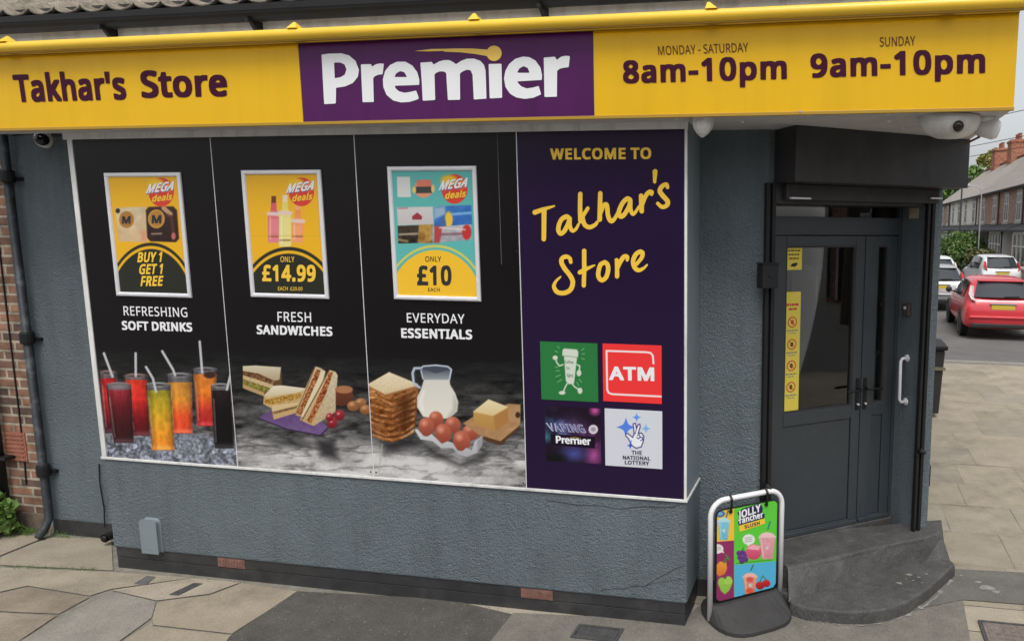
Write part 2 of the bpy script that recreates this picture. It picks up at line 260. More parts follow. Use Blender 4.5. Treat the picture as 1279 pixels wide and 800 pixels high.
# ------------------------------------------------------------------ letter shapes (outlines in thousandths of an em) and drawn lettering
GL = {
 'r': {
  "'": (192, '60,364 44,574 52,581 124,581 136,574 120,366 116,358 68,358'),
  '-': (270, '32,176 24,184 24,248 32,254 232,252 232,177'),
  '.': (226, '74,-12 58,5 51,29 59,85 90,103 138,99 155,85 164,61 157,5 122,-18'),
  '0': (470, '175,-9 135,7 96,40 53,120 33,240 41,408 71,502 119,559 191,587 279,583 319,569 359,536 387,496 407,448 426,328 417,160 383,64 335,13 263,-14;207,63 163,88 134,144 119,248 121,352 135,434 159,480 199,509 242,512 291,488 323,432 337,352 337,224 321,136 301,96 263,67'),
  '1': (470, '215,-8 208,0 209,472 111,397 100,400 63,448 71,464 133,512 223,580 292,576 293,0 287,-8'),
  '2': (470, '38,-8 30,0 31,64 270,312 299,360 313,424 308,456 295,480 254,507 182,508 78,459 40,504 38,520 102,563 168,584 254,587 318,570 358,542 393,488 402,424 391,360 369,312 334,264 154,80 158,72 422,72 422,-7'),
  '3': (470, '108,-9 30,16 31,96 156,62 252,66 284,78 313,104 327,136 331,168 316,213 276,242 220,255 124,257 115,264 116,329 236,341 292,374 314,424 314,448 300,480 268,504 212,513 156,504 92,473 68,467 31,520 52,542 126,576 188,588 268,585 324,569 356,549 380,522 398,480 400,400 372,342 317,304 372,274 396,249 413,216 421,168 415,112 403,80 380,46 348,19 300,-3 244,-13'),
  '4': (470, '289,-8 283,0 281,122 17,122 9,128 12,200 236,520 281,583 361,584 367,576 367,208 377,201 449,201 451,192 449,124 367,120 367,0 361,-8;113,202 108,208 281,457 281,203'),
  '5': (470, '115,-8 44,16 44,96 163,63 251,67 307,100 324,128 333,176 318,232 299,256 275,270 195,284 99,272 57,296 78,576 259,581 379,579 381,504 155,498 142,360 147,354 219,359 283,353 331,337 371,311 397,280 414,240 421,184 414,120 379,52 315,5 235,-14'),
  '6': (470, '180,-8 140,8 108,32 60,104 37,208 47,368 83,472 118,520 156,551 196,571 252,585 324,588 380,581 380,506 324,514 268,511 220,496 172,458 139,392 127,328 132,322 188,357 236,366 300,362 350,344 396,304 416,264 428,216 425,136 399,64 342,8 268,-14;212,63 178,80 144,120 128,160 124,208 143,248 167,272 212,292 252,294 300,279 328,248 341,208 341,152 324,106 292,74 252,61'),
  '7': (470, '107,-8 103,8 328,496 35,500 27,504 27,576 131,581 419,581 427,576 427,520 195,-4'),
  '8': (470, '159,-9 84,24 55,56 37,96 32,168 46,216 76,256 132,296 132,304 87,342 63,377 51,424 55,488 87,541 143,575 223,588 311,577 375,537 403,488 407,425 396,384 367,345 312,304 381,256 412,216 426,168 420,96 387,40 327,0 263,-15;183,62 148,80 124,112 117,152 124,184 159,228 207,256 223,258 255,245 311,210 332,184 341,152 334,112 311,82 278,64 231,56;231,341 159,384 142,408 135,440 142,472 159,493 191,510 223,515 263,511 295,496 315,472 322,440 315,408 295,380'),
  '9': (470, '88,-10 74,0 74,64 176,59 224,69 260,88 308,144 334,240 328,250 296,226 248,210 176,208 119,224 69,264 38,328 33,416 55,496 103,552 160,581 224,589 296,576 344,548 383,504 409,448 422,384 425,304 418,224 401,152 376,96 336,45 296,16 232,-8 152,-16;200,279 160,293 135,320 119,368 120,416 136,466 166,496 208,512 248,510 280,496 315,456 334,408 336,360 312,317 287,296 248,281'),
  'A': (524, '0,-8 -6,8 216,580 296,580 406,296 518,8 512,-8 432,-8 360,169 208,169 149,168 80,-6;184,251 180,256 256,467 273,416 331,256 320,249'),
  'B': (533, '78,-8 70,0 70,576 246,580 358,568 406,550 430,532 452,504 462,476 465,408 451,360 426,328 383,304 446,269 479,216 483,128 472,88 454,58 406,19 334,-4;166,69 158,72 158,256 286,260 326,253 366,232 384,208 393,168 385,128 363,96 302,72;166,337 158,344 158,440 158,496 166,503 278,501 350,479 369,456 376,424 371,392 351,360 286,338'),
  'C': (518, '241,-9 193,4 133,40 89,91 70,128 48,200 41,288 45,352 64,424 99,488 145,535 201,567 257,583 369,586 481,558 490,544 460,480 424,488 337,509 257,498 199,464 177,440 152,392 134,312 139,224 159,160 201,104 241,79 297,65 377,68 457,86 467,80 465,7 361,-14'),
  'D': (597, '78,-8 70,0 70,576 254,581 342,572 414,546 470,505 522,424 542,336 536,200 517,144 490,96 430,40 334,2 246,-8;166,70 158,80 158,496 166,503 302,497 358,479 398,450 438,384 451,320 448,240 421,160 382,115 326,85 278,73'),
  'E': (457, '78,-8 70,0 70,576 398,581 406,576 405,504 166,501 158,496 158,352 166,338 391,336 390,262 158,256 158,80 166,71 398,71 406,64 406,0 398,-8'),
  'F': (428, '78,-8 70,0 70,576 398,581 406,576 405,504 254,501 158,496 158,320 166,314 390,312 391,240 158,232 158,-1 150,-8'),
  'G': (595, '249,-9 201,4 138,40 89,95 62,152 49,200 41,288 50,376 73,440 97,480 145,529 185,554 249,578 297,586 401,586 473,572 524,552 501,488 489,476 377,507 289,504 249,491 205,464 161,410 146,376 134,312 134,256 145,196 163,152 187,120 217,94 265,73 369,63 433,72 444,80 444,224 433,230 321,231 321,309 521,310 532,304 531,16 409,-12 321,-16'),
  'H': (606, '78,-8 70,0 70,576 158,576 158,344 166,338 430,338 435,344 436,576 518,581 524,560 524,0 518,-8 438,-7 435,248 430,259 158,256 158,-1 150,-8'),
  'I': (283, '32,-8 24,0 25,48 88,63 91,72 91,504 24,528 24,576 240,581 247,576 247,528 180,504 180,72 184,63 245,48 247,0 240,-8'),
  'K': (508, '78,-8 70,0 70,576 158,576 158,328 166,323 398,579 486,581 494,579 495,568 390,451 275,320 502,8 502,-7 406,-8 206,258 158,216 158,-1 150,-8'),
  'L': (432, '78,-8 70,0 70,576 158,576 158,336 158,80 166,72 406,72 408,0 398,-8'),
  'M': (739, '78,-8 70,0 70,576 78,581 193,576 349,160 366,133 535,576 654,580 658,152 654,-8 574,-8 570,0 571,416 566,437 398,-4 326,-8 158,434 151,416 152,0 150,-7'),
  'N': (621, '78,-8 70,0 70,576 170,576 454,136 459,152 457,576 534,581 540,568 540,0 534,-8 446,-8 438,-2 150,444 152,0 150,-7'),
  'O': (638, '241,-9 193,5 144,32 105,69 69,128 52,184 42,256 43,336 56,408 93,488 128,528 161,552 201,571 265,587 385,582 433,569 489,535 520,504 555,448 583,336 584,256 574,184 556,128 528,80 500,48 457,17 409,-3 353,-14;297,64 252,72 217,88 164,144 138,224 135,320 154,408 193,467 257,502 329,509 393,495 425,476 451,448 483,376 492,256 473,167 433,106 369,70'),
  'P': (497, '78,-8 70,0 70,576 286,578 342,566 398,536 438,483 450,440 450,368 432,312 390,261 334,232 254,216 166,215 158,208 158,-1 150,-8;166,293 158,296 158,496 166,503 254,501 302,490 332,472 355,440 362,400 352,352 334,327 270,298'),
  'R': (510, '78,-8 70,0 70,576 302,576 358,563 414,526 447,464 451,384 430,320 382,272 346,248 488,16 494,-5 398,-8 260,224 166,229 158,224 158,-1 150,-8;166,306 158,312 158,496 166,502 270,500 310,490 334,476 354,448 362,408 355,368 334,336 286,311'),
  'S': (452, '105,-9 33,16 33,88 39,96 153,66 249,68 302,96 317,120 322,152 313,185 289,211 145,276 81,320 57,353 44,392 46,480 81,538 137,573 209,588 305,583 397,552 371,480 265,507 185,503 156,488 137,466 131,416 145,384 175,360 313,300 375,256 397,224 408,184 402,96 368,40 305,1 233,-15'),
  'T': (457, '184,-8 179,0 179,496 1,504 0,576 264,581 440,580 445,512 440,501 267,496 267,0 264,-8'),
  'U': (598, '224,-9 176,6 128,37 96,76 79,112 64,200 64,576 152,576 153,200 157,160 173,120 193,96 233,72 296,63 353,72 402,104 431,168 434,568 440,581 521,576 521,200 506,112 464,44 400,2 328,-14'),
  'V': (493, '200,-8 -8,576 84,576 240,121 252,160 397,576 480,581 489,568 286,0 280,-8'),
  'W': (757, '154,-5 2,568 10,581 93,576 202,140 330,580 416,576 538,163 546,151 555,192 652,576 743,576 586,-8 506,-8 501,0 370,443 242,-5'),
  'Y': (465, '184,-5 182,216 -8,576 87,576 224,317 245,344 368,577 456,581 461,568 271,216 271,0 264,-8'),
  'a': (461, '117,-9 69,16 40,56 29,120 32,152 49,192 77,222 117,244 189,261 301,267 308,280 298,336 261,367 197,369 101,340 76,400 79,408 109,422 165,439 229,445 285,440 333,424 362,400 381,368 393,296 389,-8 333,-8 317,35 309,38 269,4 229,-11 173,-16;157,63 131,80 120,104 120,136 133,161 149,176 189,192 269,200 301,202 307,192 304,144 285,99 229,63 189,57'),
  'c': (396, '180,-9 108,24 76,58 52,104 36,216 51,320 76,368 114,408 156,431 212,444 292,443 364,421 345,352 332,349 260,367 212,364 170,344 141,304 127,248 127,184 137,136 164,90 196,69 228,62 292,67 348,85 359,80 356,7 276,-15'),
  'e': (464, '188,-9 140,8 96,40 61,88 44,136 36,208 42,280 60,337 84,377 124,415 180,440 236,446 292,439 332,423 371,392 398,352 416,288 419,200 412,193 129,192 132,152 148,114 172,87 204,69 284,62 398,88 396,12 292,-15;132,267 146,320 188,361 252,370 300,345 323,304 324,266'),
  'f': (287, '84,-8 79,360 76,367 8,368 4,408 8,416 78,440 93,544 117,584 148,606 204,621 260,620 312,608 318,600 315,584 294,536 220,547 192,536 175,512 168,440 268,438 274,432 274,376 268,367 172,367 166,360 166,0 156,-8'),
  'g': (505, '140,-193 70,-168 70,-96 84,-93 132,-112 196,-124 236,-126 284,-117 316,-96 337,-64 347,16 340,25 300,-1 260,-13 180,-13 127,8 82,48 47,120 36,216 49,312 84,384 140,430 180,442 228,446 276,439 316,422 348,396 364,437 428,437 433,432 433,-8 416,-104 380,-156 316,-190 236,-200;204,62 170,80 139,128 127,184 131,272 148,320 180,356 220,370 260,367 308,345 335,304 347,240 344,152 328,104 300,75 252,59'),
  'h': (507, '68,-8 60,0 62,616 144,616 148,397 188,427 244,443 300,444 356,432 388,414 420,376 438,296 436,-7 356,-8 348,312 332,344 316,358 260,370 194,352 172,330 156,296 147,240 147,0 140,-8'),
  'o': (497, '180,-8 108,29 59,96 37,184 38,256 47,304 82,376 132,420 212,444 300,440 372,406 408,368 427,336 448,248 441,136 405,56 348,7 268,-15;212,62 172,82 140,128 126,192 131,272 149,320 172,348 219,368 268,368 308,351 342,312 358,256 357,168 343,120 308,78 260,60'),
  't': (301, '149,-10 102,16 76,56 66,120 66,360 61,367 9,368 5,408 7,416 69,448 101,536 149,536 152,448 154,440 165,438 269,438 277,432 272,368 157,367 152,360 152,136 157,96 181,67 213,58 279,64 280,8 277,-3 237,-13'),
  '£': (470, '26,-8 18,0 18,64 63,88 87,120 97,160 97,240 90,249 26,249 20,312 96,320 98,456 120,520 174,568 242,587 314,585 362,575 418,552 415,536 386,483 306,510 266,513 218,499 194,472 185,440 184,320 346,315 347,256 338,249 186,249 181,136 156,80 162,72 434,72 437,0 426,-8'),
  ' ': (209, ''),
 },
 'b': {
  '!': (260, '58,-37 28,-11 19,29 25,93 42,114 65,125 50,137 46,149 27,589 42,603 170,603 187,597 189,557 169,149 150,125 178,110 190,93 195,13 182,-19 154,-38 98,-42'),
  "'": (225, '36,338 30,350 14,558 17,598 36,603 148,603 164,598 167,574 149,342 132,335'),
  '-': (303, '0,156 -7,184 -6,264 0,274 240,277 261,272 265,168 256,155'),
  '.': (259, '58,-37 33,-19 20,13 20,69 29,101 45,117 74,127 154,124 179,109 194,77 195,13 186,-13 170,-30 146,-40'),
  '0': (503, '159,-33 111,-15 71,17 47,50 23,105 2,232 2,344 12,432 46,528 71,560 103,586 175,610 295,607 343,590 383,560 408,528 437,464 457,344 457,240 447,144 413,48 383,10 351,-14 279,-37;223,87 191,107 166,152 151,231 149,304 157,384 174,440 197,472 231,487 263,469 290,424 306,344 309,264 301,192 285,136 263,104 239,88'),
  '1': (503, '183,-27 177,-8 177,400 135,375 79,376 38,424 33,440 39,480 167,580 207,603 311,602 323,584 323,-16 319,-26 303,-31'),
  '2': (503, '6,-28 0,-16 1,80 239,328 269,376 282,424 262,466 222,487 174,476 110,436 54,436 10,488 8,536 63,576 142,606 246,611 326,598 382,565 420,512 432,448 428,368 412,320 371,256 220,96 446,93 455,80 453,-24 430,-31'),
  '3': (503, '92,-33 36,-18 0,0 -2,104 4,117 60,119 140,91 212,85 268,106 287,128 299,160 284,198 244,223 204,232 89,240 85,344 100,356 180,357 228,368 263,392 283,432 261,472 220,489 164,477 100,443 44,445 28,464 1,504 4,546 84,592 172,610 284,608 356,587 406,544 430,488 430,384 415,344 383,304 427,264 449,208 450,120 425,48 376,0 316,-26 212,-39'),
  '4': (503, '257,-26 249,99 -7,100 -18,104 -22,120 -18,216 234,576 250,600 265,606 377,607 395,600 398,232 401,225 473,222 481,208 477,104 398,96 395,-24 369,-31;169,225 166,232 249,350 249,225'),
  '5': (503, '107,-33 51,-19 14,0 12,104 19,118 75,120 147,92 219,87 247,96 275,115 294,144 301,176 283,224 251,248 195,260 75,250 27,280 48,592 67,603 275,604 406,600 412,584 411,488 395,478 187,476 175,384 275,380 323,371 371,350 408,320 435,280 449,232 452,168 443,104 406,32 371,1 339,-16 251,-37'),
  '6': (503, '172,-34 116,-13 68,25 34,80 15,136 6,200 9,328 22,408 45,472 87,536 140,578 212,604 292,612 372,609 411,600 415,496 404,484 356,483 308,491 252,478 204,443 171,384 268,389 332,382 380,362 420,327 446,280 458,224 458,136 438,64 396,8 344,-24 284,-37;228,87 200,104 180,126 155,192 163,216 181,240 236,270 260,265 286,248 305,216 312,184 305,144 287,112 252,88'),
  '7': (503, '75,-26 73,24 280,472 267,477 4,480 -3,496 -3,592 3,601 19,603 171,604 451,601 458,584 458,504 223,-24 203,-31'),
  '8': (503, '143,-32 95,-18 55,6 25,40 7,80 1,152 7,208 31,256 79,304 43,344 23,391 19,456 25,504 59,560 92,584 127,599 215,612 319,603 367,585 399,561 433,504 439,440 432,384 411,344 372,304 419,264 447,219 457,160 449,80 415,21 383,-5 343,-24 255,-39;199,87 159,118 149,144 151,160 170,192 207,221 223,227 245,216 296,176 308,152 307,136 287,105 263,89 231,80;231,374 183,408 167,440 185,472 223,490 247,487 271,473 290,440 271,403'),
  '9': (503, '64,-32 48,-27 43,-16 48,87 104,91 152,81 200,91 255,128 288,184 280,190 160,185 104,198 52,232 16,288 1,384 3,432 15,488 40,536 61,560 96,586 136,602 208,612 288,607 348,584 395,544 426,496 447,432 456,344 452,240 438,160 414,96 384,48 342,8 296,-17 240,-33 144,-39;216,303 184,316 166,336 154,360 150,400 158,432 176,462 208,484 232,486 257,472 280,448 297,416 306,376 275,328 248,310'),
  'A': (557, '-32,-28 -38,-16 -36,24 192,603 304,606 324,600 433,320 548,24 550,-16 544,-27 424,-31 401,-24 334,144 184,146 174,144 104,-28;232,273 225,280 256,362 263,344 287,280 280,273'),
  'B': (566, '46,-28 39,-8 39,584 45,600 254,604 358,595 437,568 478,526 494,482 496,400 485,352 452,304 482,280 503,248 517,168 510,96 482,40 436,0 358,-26 286,-31;190,95 190,234 278,236 334,216 354,192 361,168 351,136 334,115 278,94;190,360 190,479 278,476 326,457 339,440 343,416 334,392 318,376 270,361'),
  'C': (551, '225,-32 166,-16 105,21 61,72 28,144 12,232 12,336 22,400 49,472 104,544 161,581 233,605 345,611 433,602 513,575 519,568 520,528 489,462 473,455 433,455 353,481 305,483 241,456 192,400 170,336 166,264 185,184 224,128 265,101 313,88 353,89 441,109 489,107 498,96 498,0 489,-14 377,-37'),
  'D': (630, '46,-28 39,-8 39,584 45,600 270,603 358,595 437,568 494,528 537,472 555,432 572,360 575,304 566,184 543,120 514,72 483,40 436,8 350,-22 254,-31;190,95 190,479 294,472 334,456 368,432 398,392 420,312 417,248 392,176 366,144 302,106 254,96'),
  'E': (490, '46,-28 39,-8 40,592 46,601 62,603 431,600 436,584 437,504 430,481 190,475 189,368 198,361 406,361 421,352 422,256 414,239 190,234 189,96 430,91 436,72 434,-24 406,-31'),
  'F': (461, '46,-28 39,-8 40,592 46,601 62,603 430,601 436,584 435,488 422,479 334,478 190,475 189,344 198,337 414,335 421,320 421,224 414,215 398,212 190,209 186,-24 166,-31'),
  'G': (628, '233,-32 173,-16 107,24 64,72 29,144 13,224 13,344 20,392 47,464 73,503 121,551 185,587 233,602 329,611 441,606 529,583 546,576 555,560 554,528 521,456 465,454 393,478 337,485 279,472 217,430 186,384 169,336 164,288 168,240 185,185 209,146 248,112 273,100 353,86 409,94 414,104 409,207 305,208 289,216 292,328 313,333 545,333 559,328 563,312 561,-1 505,-21 425,-35 313,-39'),
  'H': (639, '46,-28 39,-8 39,584 45,600 183,600 189,584 189,368 198,361 398,362 405,368 405,584 411,600 542,603 550,599 554,584 552,-24 534,-31 446,-31 407,-24 404,232 198,236 189,232 186,-24 166,-31'),
  'I': (316, '0,-28 -6,-16 -5,64 61,88 61,480 56,489 -2,504 -6,592 0,601 16,603 272,600 278,584 277,512 272,504 213,488 210,480 210,96 216,83 276,64 275,-24 248,-31'),
  'J': (263, '-71,-178 -95,-170 -101,-160 -98,-56 -71,-50 -7,-56 18,-40 33,-6 36,592 49,603 153,604 177,601 185,584 185,0 174,-80 143,-136 89,-171 17,-183'),
  'K': (541, '46,-28 39,-8 39,584 45,600 183,600 189,584 190,399 371,600 518,601 526,592 525,552 438,454 317,320 533,24 533,-24 510,-31 382,-29 198,208 189,192 186,-24 166,-31'),
  'L': (465, '46,-28 39,-8 40,592 46,601 78,604 174,603 188,592 189,352 189,96 430,93 439,80 436,-24 414,-31'),
  'M': (772, '46,-28 39,-8 39,584 45,600 217,600 358,232 366,227 511,600 682,600 688,584 688,416 686,-24 670,-31 574,-31 542,-24 539,240 534,259 422,-28 318,-31 294,-24 190,253 183,232 180,-24 158,-31'),
  'N': (654, '46,-28 39,-8 39,584 45,600 194,600 422,249 426,592 446,603 558,603 566,599 570,584 568,-24 542,-31 414,-27 190,320 183,304 180,-24 158,-31'),
  'O': (671, '225,-33 168,-16 113,16 65,66 36,120 20,176 11,248 12,344 26,424 57,495 81,528 105,552 161,587 249,610 393,607 457,590 520,552 550,520 585,464 607,392 614,344 615,240 604,168 589,120 561,68 529,30 481,-5 433,-25 369,-37;305,87 241,110 194,160 170,232 165,304 181,384 209,434 257,472 321,485 371,472 420,432 453,360 462,272 446,192 417,138 369,100'),
  'P': (530, '46,-28 39,-8 39,584 45,600 302,601 382,581 430,552 469,496 482,424 480,352 452,280 414,239 351,208 294,196 190,191 186,-24 166,-31;190,318 190,479 262,474 302,456 321,432 330,400 311,352 262,324'),
  'R': (543, '46,-28 39,-8 39,584 45,600 302,601 382,584 426,560 468,504 482,448 479,352 465,312 446,284 391,240 523,24 525,-16 518,-28 390,-31 366,-24 235,200 222,206 189,200 186,-24 166,-31;190,331 190,476 254,476 306,456 324,432 330,408 325,384 310,359 262,333'),
  'S': (485, '97,-33 8,-8 2,8 5,112 17,119 65,119 153,92 217,88 271,112 287,136 290,152 278,176 257,194 97,267 41,315 21,352 11,392 9,448 19,504 35,536 65,568 129,600 217,612 329,605 385,591 425,572 427,528 401,461 345,456 273,479 225,485 178,464 161,432 171,408 197,384 353,313 412,264 430,232 440,192 440,120 432,80 412,40 391,16 361,-6 319,-24 241,-38'),
  'T': (490, '152,-26 148,472 136,478 -24,481 -31,496 -30,592 -24,601 -8,603 296,604 470,600 476,584 474,488 456,478 304,478 298,472 296,-22 272,-31 168,-31'),
  'U': (631, '208,-33 160,-20 103,16 68,56 48,98 33,192 33,584 39,600 177,600 183,584 183,216 192,160 216,120 256,94 296,87 352,105 384,138 402,192 403,584 408,599 528,604 544,601 551,592 552,192 539,104 521,64 496,29 472,7 424,-19 344,-37'),
  'V': (526, '176,-29 165,-16 -35,544 -38,592 -32,601 -16,603 108,600 240,232 257,280 372,600 512,601 519,592 519,552 313,-24 296,-31'),
  'W': (790, '130,-28 -28,552 -23,600 98,604 122,595 202,283 295,592 306,602 442,599 538,287 546,290 563,360 626,599 754,603 773,592 773,552 618,-26 498,-31 474,-24 370,316 270,-24 250,-31'),
  'Y': (498, '160,-28 152,-8 152,200 -34,544 -38,592 -32,601 -16,603 112,600 224,389 232,393 253,432 344,601 480,603 492,592 491,552 302,200 299,-24 280,-31'),
  'a': (494, '101,-33 45,-6 10,40 0,80 -2,128 13,200 53,245 89,264 165,283 269,289 275,296 261,330 229,347 189,340 133,317 73,320 48,376 46,416 53,428 98,448 165,465 245,468 293,465 357,446 386,424 411,384 424,296 421,-24 405,-31 317,-31 293,-18 213,-38;181,85 152,112 163,144 197,165 253,175 273,176 275,168 258,120 221,91'),
  'c': (429, '164,-33 108,-13 68,16 36,58 20,96 7,160 7,264 20,331 36,368 68,412 116,445 164,462 244,469 332,462 393,440 397,400 387,368 375,336 364,326 316,325 244,344 204,329 186,312 168,280 156,216 170,144 188,114 212,95 244,85 324,107 385,104 388,-8 348,-27 300,-37'),
  'd': (538, '148,-32 100,-13 60,19 34,56 19,96 5,208 18,328 36,375 59,408 116,451 156,464 204,469 308,459 316,464 316,624 332,640 447,640 460,635 464,624 463,-16 460,-25 444,-31 348,-31 324,-22 252,-38;220,87 193,104 172,136 157,192 157,232 171,288 196,328 228,345 252,342 279,328 304,288 314,240 315,184 307,144 291,112 260,89 236,83'),
  'e': (497, '172,-33 116,-13 68,21 36,64 14,120 5,200 12,296 29,352 59,400 100,437 156,461 220,469 308,463 356,444 396,414 427,368 444,320 450,248 450,184 444,174 162,168 188,118 212,99 244,86 300,90 368,112 420,111 431,96 428,-4 380,-24 316,-37;172,293 188,321 220,343 236,347 268,330 290,296 284,289'),
  'f': (320, '52,-25 49,336 44,344 -12,345 -24,352 -24,432 44,457 66,568 92,605 124,627 180,643 268,643 340,628 349,608 347,576 324,516 276,513 228,521 209,504 200,480 198,464 204,461 301,456 305,368 303,352 292,345 204,344 197,336 194,-24 172,-31 68,-31'),
  'g': (538, '132,-217 44,-192 39,-112 44,-73 100,-70 172,-94 236,-101 284,-79 312,-32 204,-39 132,-27 81,0 36,56 17,104 8,152 9,280 34,368 76,424 124,454 204,469 268,467 324,452 348,460 444,461 460,456 463,448 463,-24 458,-80 443,-128 407,-176 348,-210 252,-223;220,87 194,104 172,136 157,192 158,240 167,280 189,320 224,344 252,341 284,322 305,288 316,232 315,176 306,136 285,104 252,85'),
  'h': (540, '36,-28 29,0 29,616 36,637 172,636 177,624 179,456 236,467 316,467 372,457 404,442 436,414 453,384 465,344 469,288 469,-8 460,-29 340,-31 325,-24 320,288 301,328 260,346 212,325 196,304 184,272 178,224 175,-24 156,-31'),
  'i': (251, '39,-29 29,-8 30,448 47,460 167,459 177,440 177,-16 175,-25 159,-31;71,471 47,481 29,504 24,552 30,592 63,619 143,619 167,607 180,584 183,528 175,496 159,480 135,471'),
  'k': (473, '36,-28 29,-8 31,632 44,640 68,640 156,640 175,632 180,338 300,460 428,461 443,456 448,440 444,405 294,240 457,24 457,-24 436,-31 308,-29 180,137 174,-24 156,-31'),
  'l': (251, '36,-28 29,-8 30,624 44,640 164,640 176,632 177,616 177,-16 172,-27 156,-31'),
  'm': (794, '36,-28 29,-8 29,440 34,456 44,460 148,460 164,452 220,467 308,468 363,456 404,433 468,462 556,469 628,459 668,439 702,400 721,336 723,-16 708,-30 588,-30 577,-16 576,40 573,296 549,336 517,344 477,320 455,272 447,-24 428,-31 308,-27 303,-8 301,288 284,328 252,346 224,336 205,320 183,272 175,-24 156,-31'),
  'n': (540, '36,-28 29,-8 29,440 34,456 44,460 148,460 164,449 236,468 332,466 376,456 420,431 446,400 466,336 469,104 467,-24 452,-31 364,-31 325,-24 318,296 292,336 268,345 244,342 220,331 201,312 183,264 175,-24 156,-31'),
  'o': (530, '172,-34 124,-18 83,8 53,40 26,88 10,144 6,200 7,264 19,328 60,403 124,449 196,467 311,464 356,451 402,424 453,360 479,264 480,176 471,120 435,40 405,8 372,-14 332,-29 284,-38;228,86 196,105 174,136 159,184 157,232 170,288 184,312 220,340 253,344 285,328 311,296 327,248 329,200 319,152 296,112 262,88'),
  'p': (538, '36,-220 29,-200 33,456 140,461 164,451 236,468 332,465 380,450 428,415 460,370 485,280 482,136 452,47 401,-8 348,-32 260,-39 180,-28 175,-216 156,-223;244,86 214,104 192,136 180,184 179,240 188,288 206,320 236,341 267,344 296,328 319,296 331,264 337,208 326,152 304,112 273,88'),
  'r': (376, '36,-28 29,-8 34,456 148,460 164,448 236,468 340,464 356,456 358,448 346,344 324,337 268,341 244,333 208,304 185,264 178,224 175,-24 156,-31'),
  's': (429, '81,-32 25,-16 4,0 3,96 9,111 65,114 177,81 217,90 238,112 209,138 73,198 29,232 13,256 3,296 5,360 14,392 49,433 113,461 193,469 297,461 376,432 378,392 351,328 337,322 289,323 201,348 169,341 152,328 182,304 321,243 363,208 380,176 386,136 385,80 372,40 337,-1 273,-30 193,-39'),
  't': (334, '133,-33 79,-8 46,40 35,112 35,336 30,344 -11,345 -24,352 -26,424 -19,437 38,464 66,552 77,558 165,559 181,552 184,464 189,461 293,460 307,448 307,360 301,348 189,344 183,336 183,144 191,104 213,85 293,89 309,81 311,-8 301,-25 253,-36'),
  'u': (540, '143,-33 103,-20 71,1 47,32 30,80 25,144 29,456 151,461 167,457 173,448 174,160 179,128 192,104 215,87 247,86 283,104 305,136 318,200 319,450 327,459 343,461 462,456 463,-24 447,-31 351,-31 327,-22 239,-39'),
  'v': (452, '128,-26 -37,408 -38,448 -32,458 -16,461 110,456 200,209 208,211 227,264 298,456 432,460 446,448 445,408 280,-24 256,-31 144,-31'),
  'y': (454, '-7,-218 -23,-214 -30,-200 -26,-104 -7,-99 57,-101 73,-94 101,-64 127,0 -36,408 -34,456 1,461 111,456 201,222 209,210 225,254 298,456 313,461 433,460 444,456 448,440 446,408 248,-112 206,-176 153,-212 89,-223'),
  '£': (503, '-6,-28 -13,-16 -12,80 31,104 53,128 64,160 66,224 -8,232 -10,328 2,339 66,344 68,464 86,528 130,578 194,605 282,611 370,601 426,582 447,568 448,528 419,464 362,460 290,486 258,486 235,472 220,448 214,344 373,336 378,240 362,226 215,224 207,96 458,93 467,80 465,-24 442,-31'),
  ' ': (209, ''),
 },
}
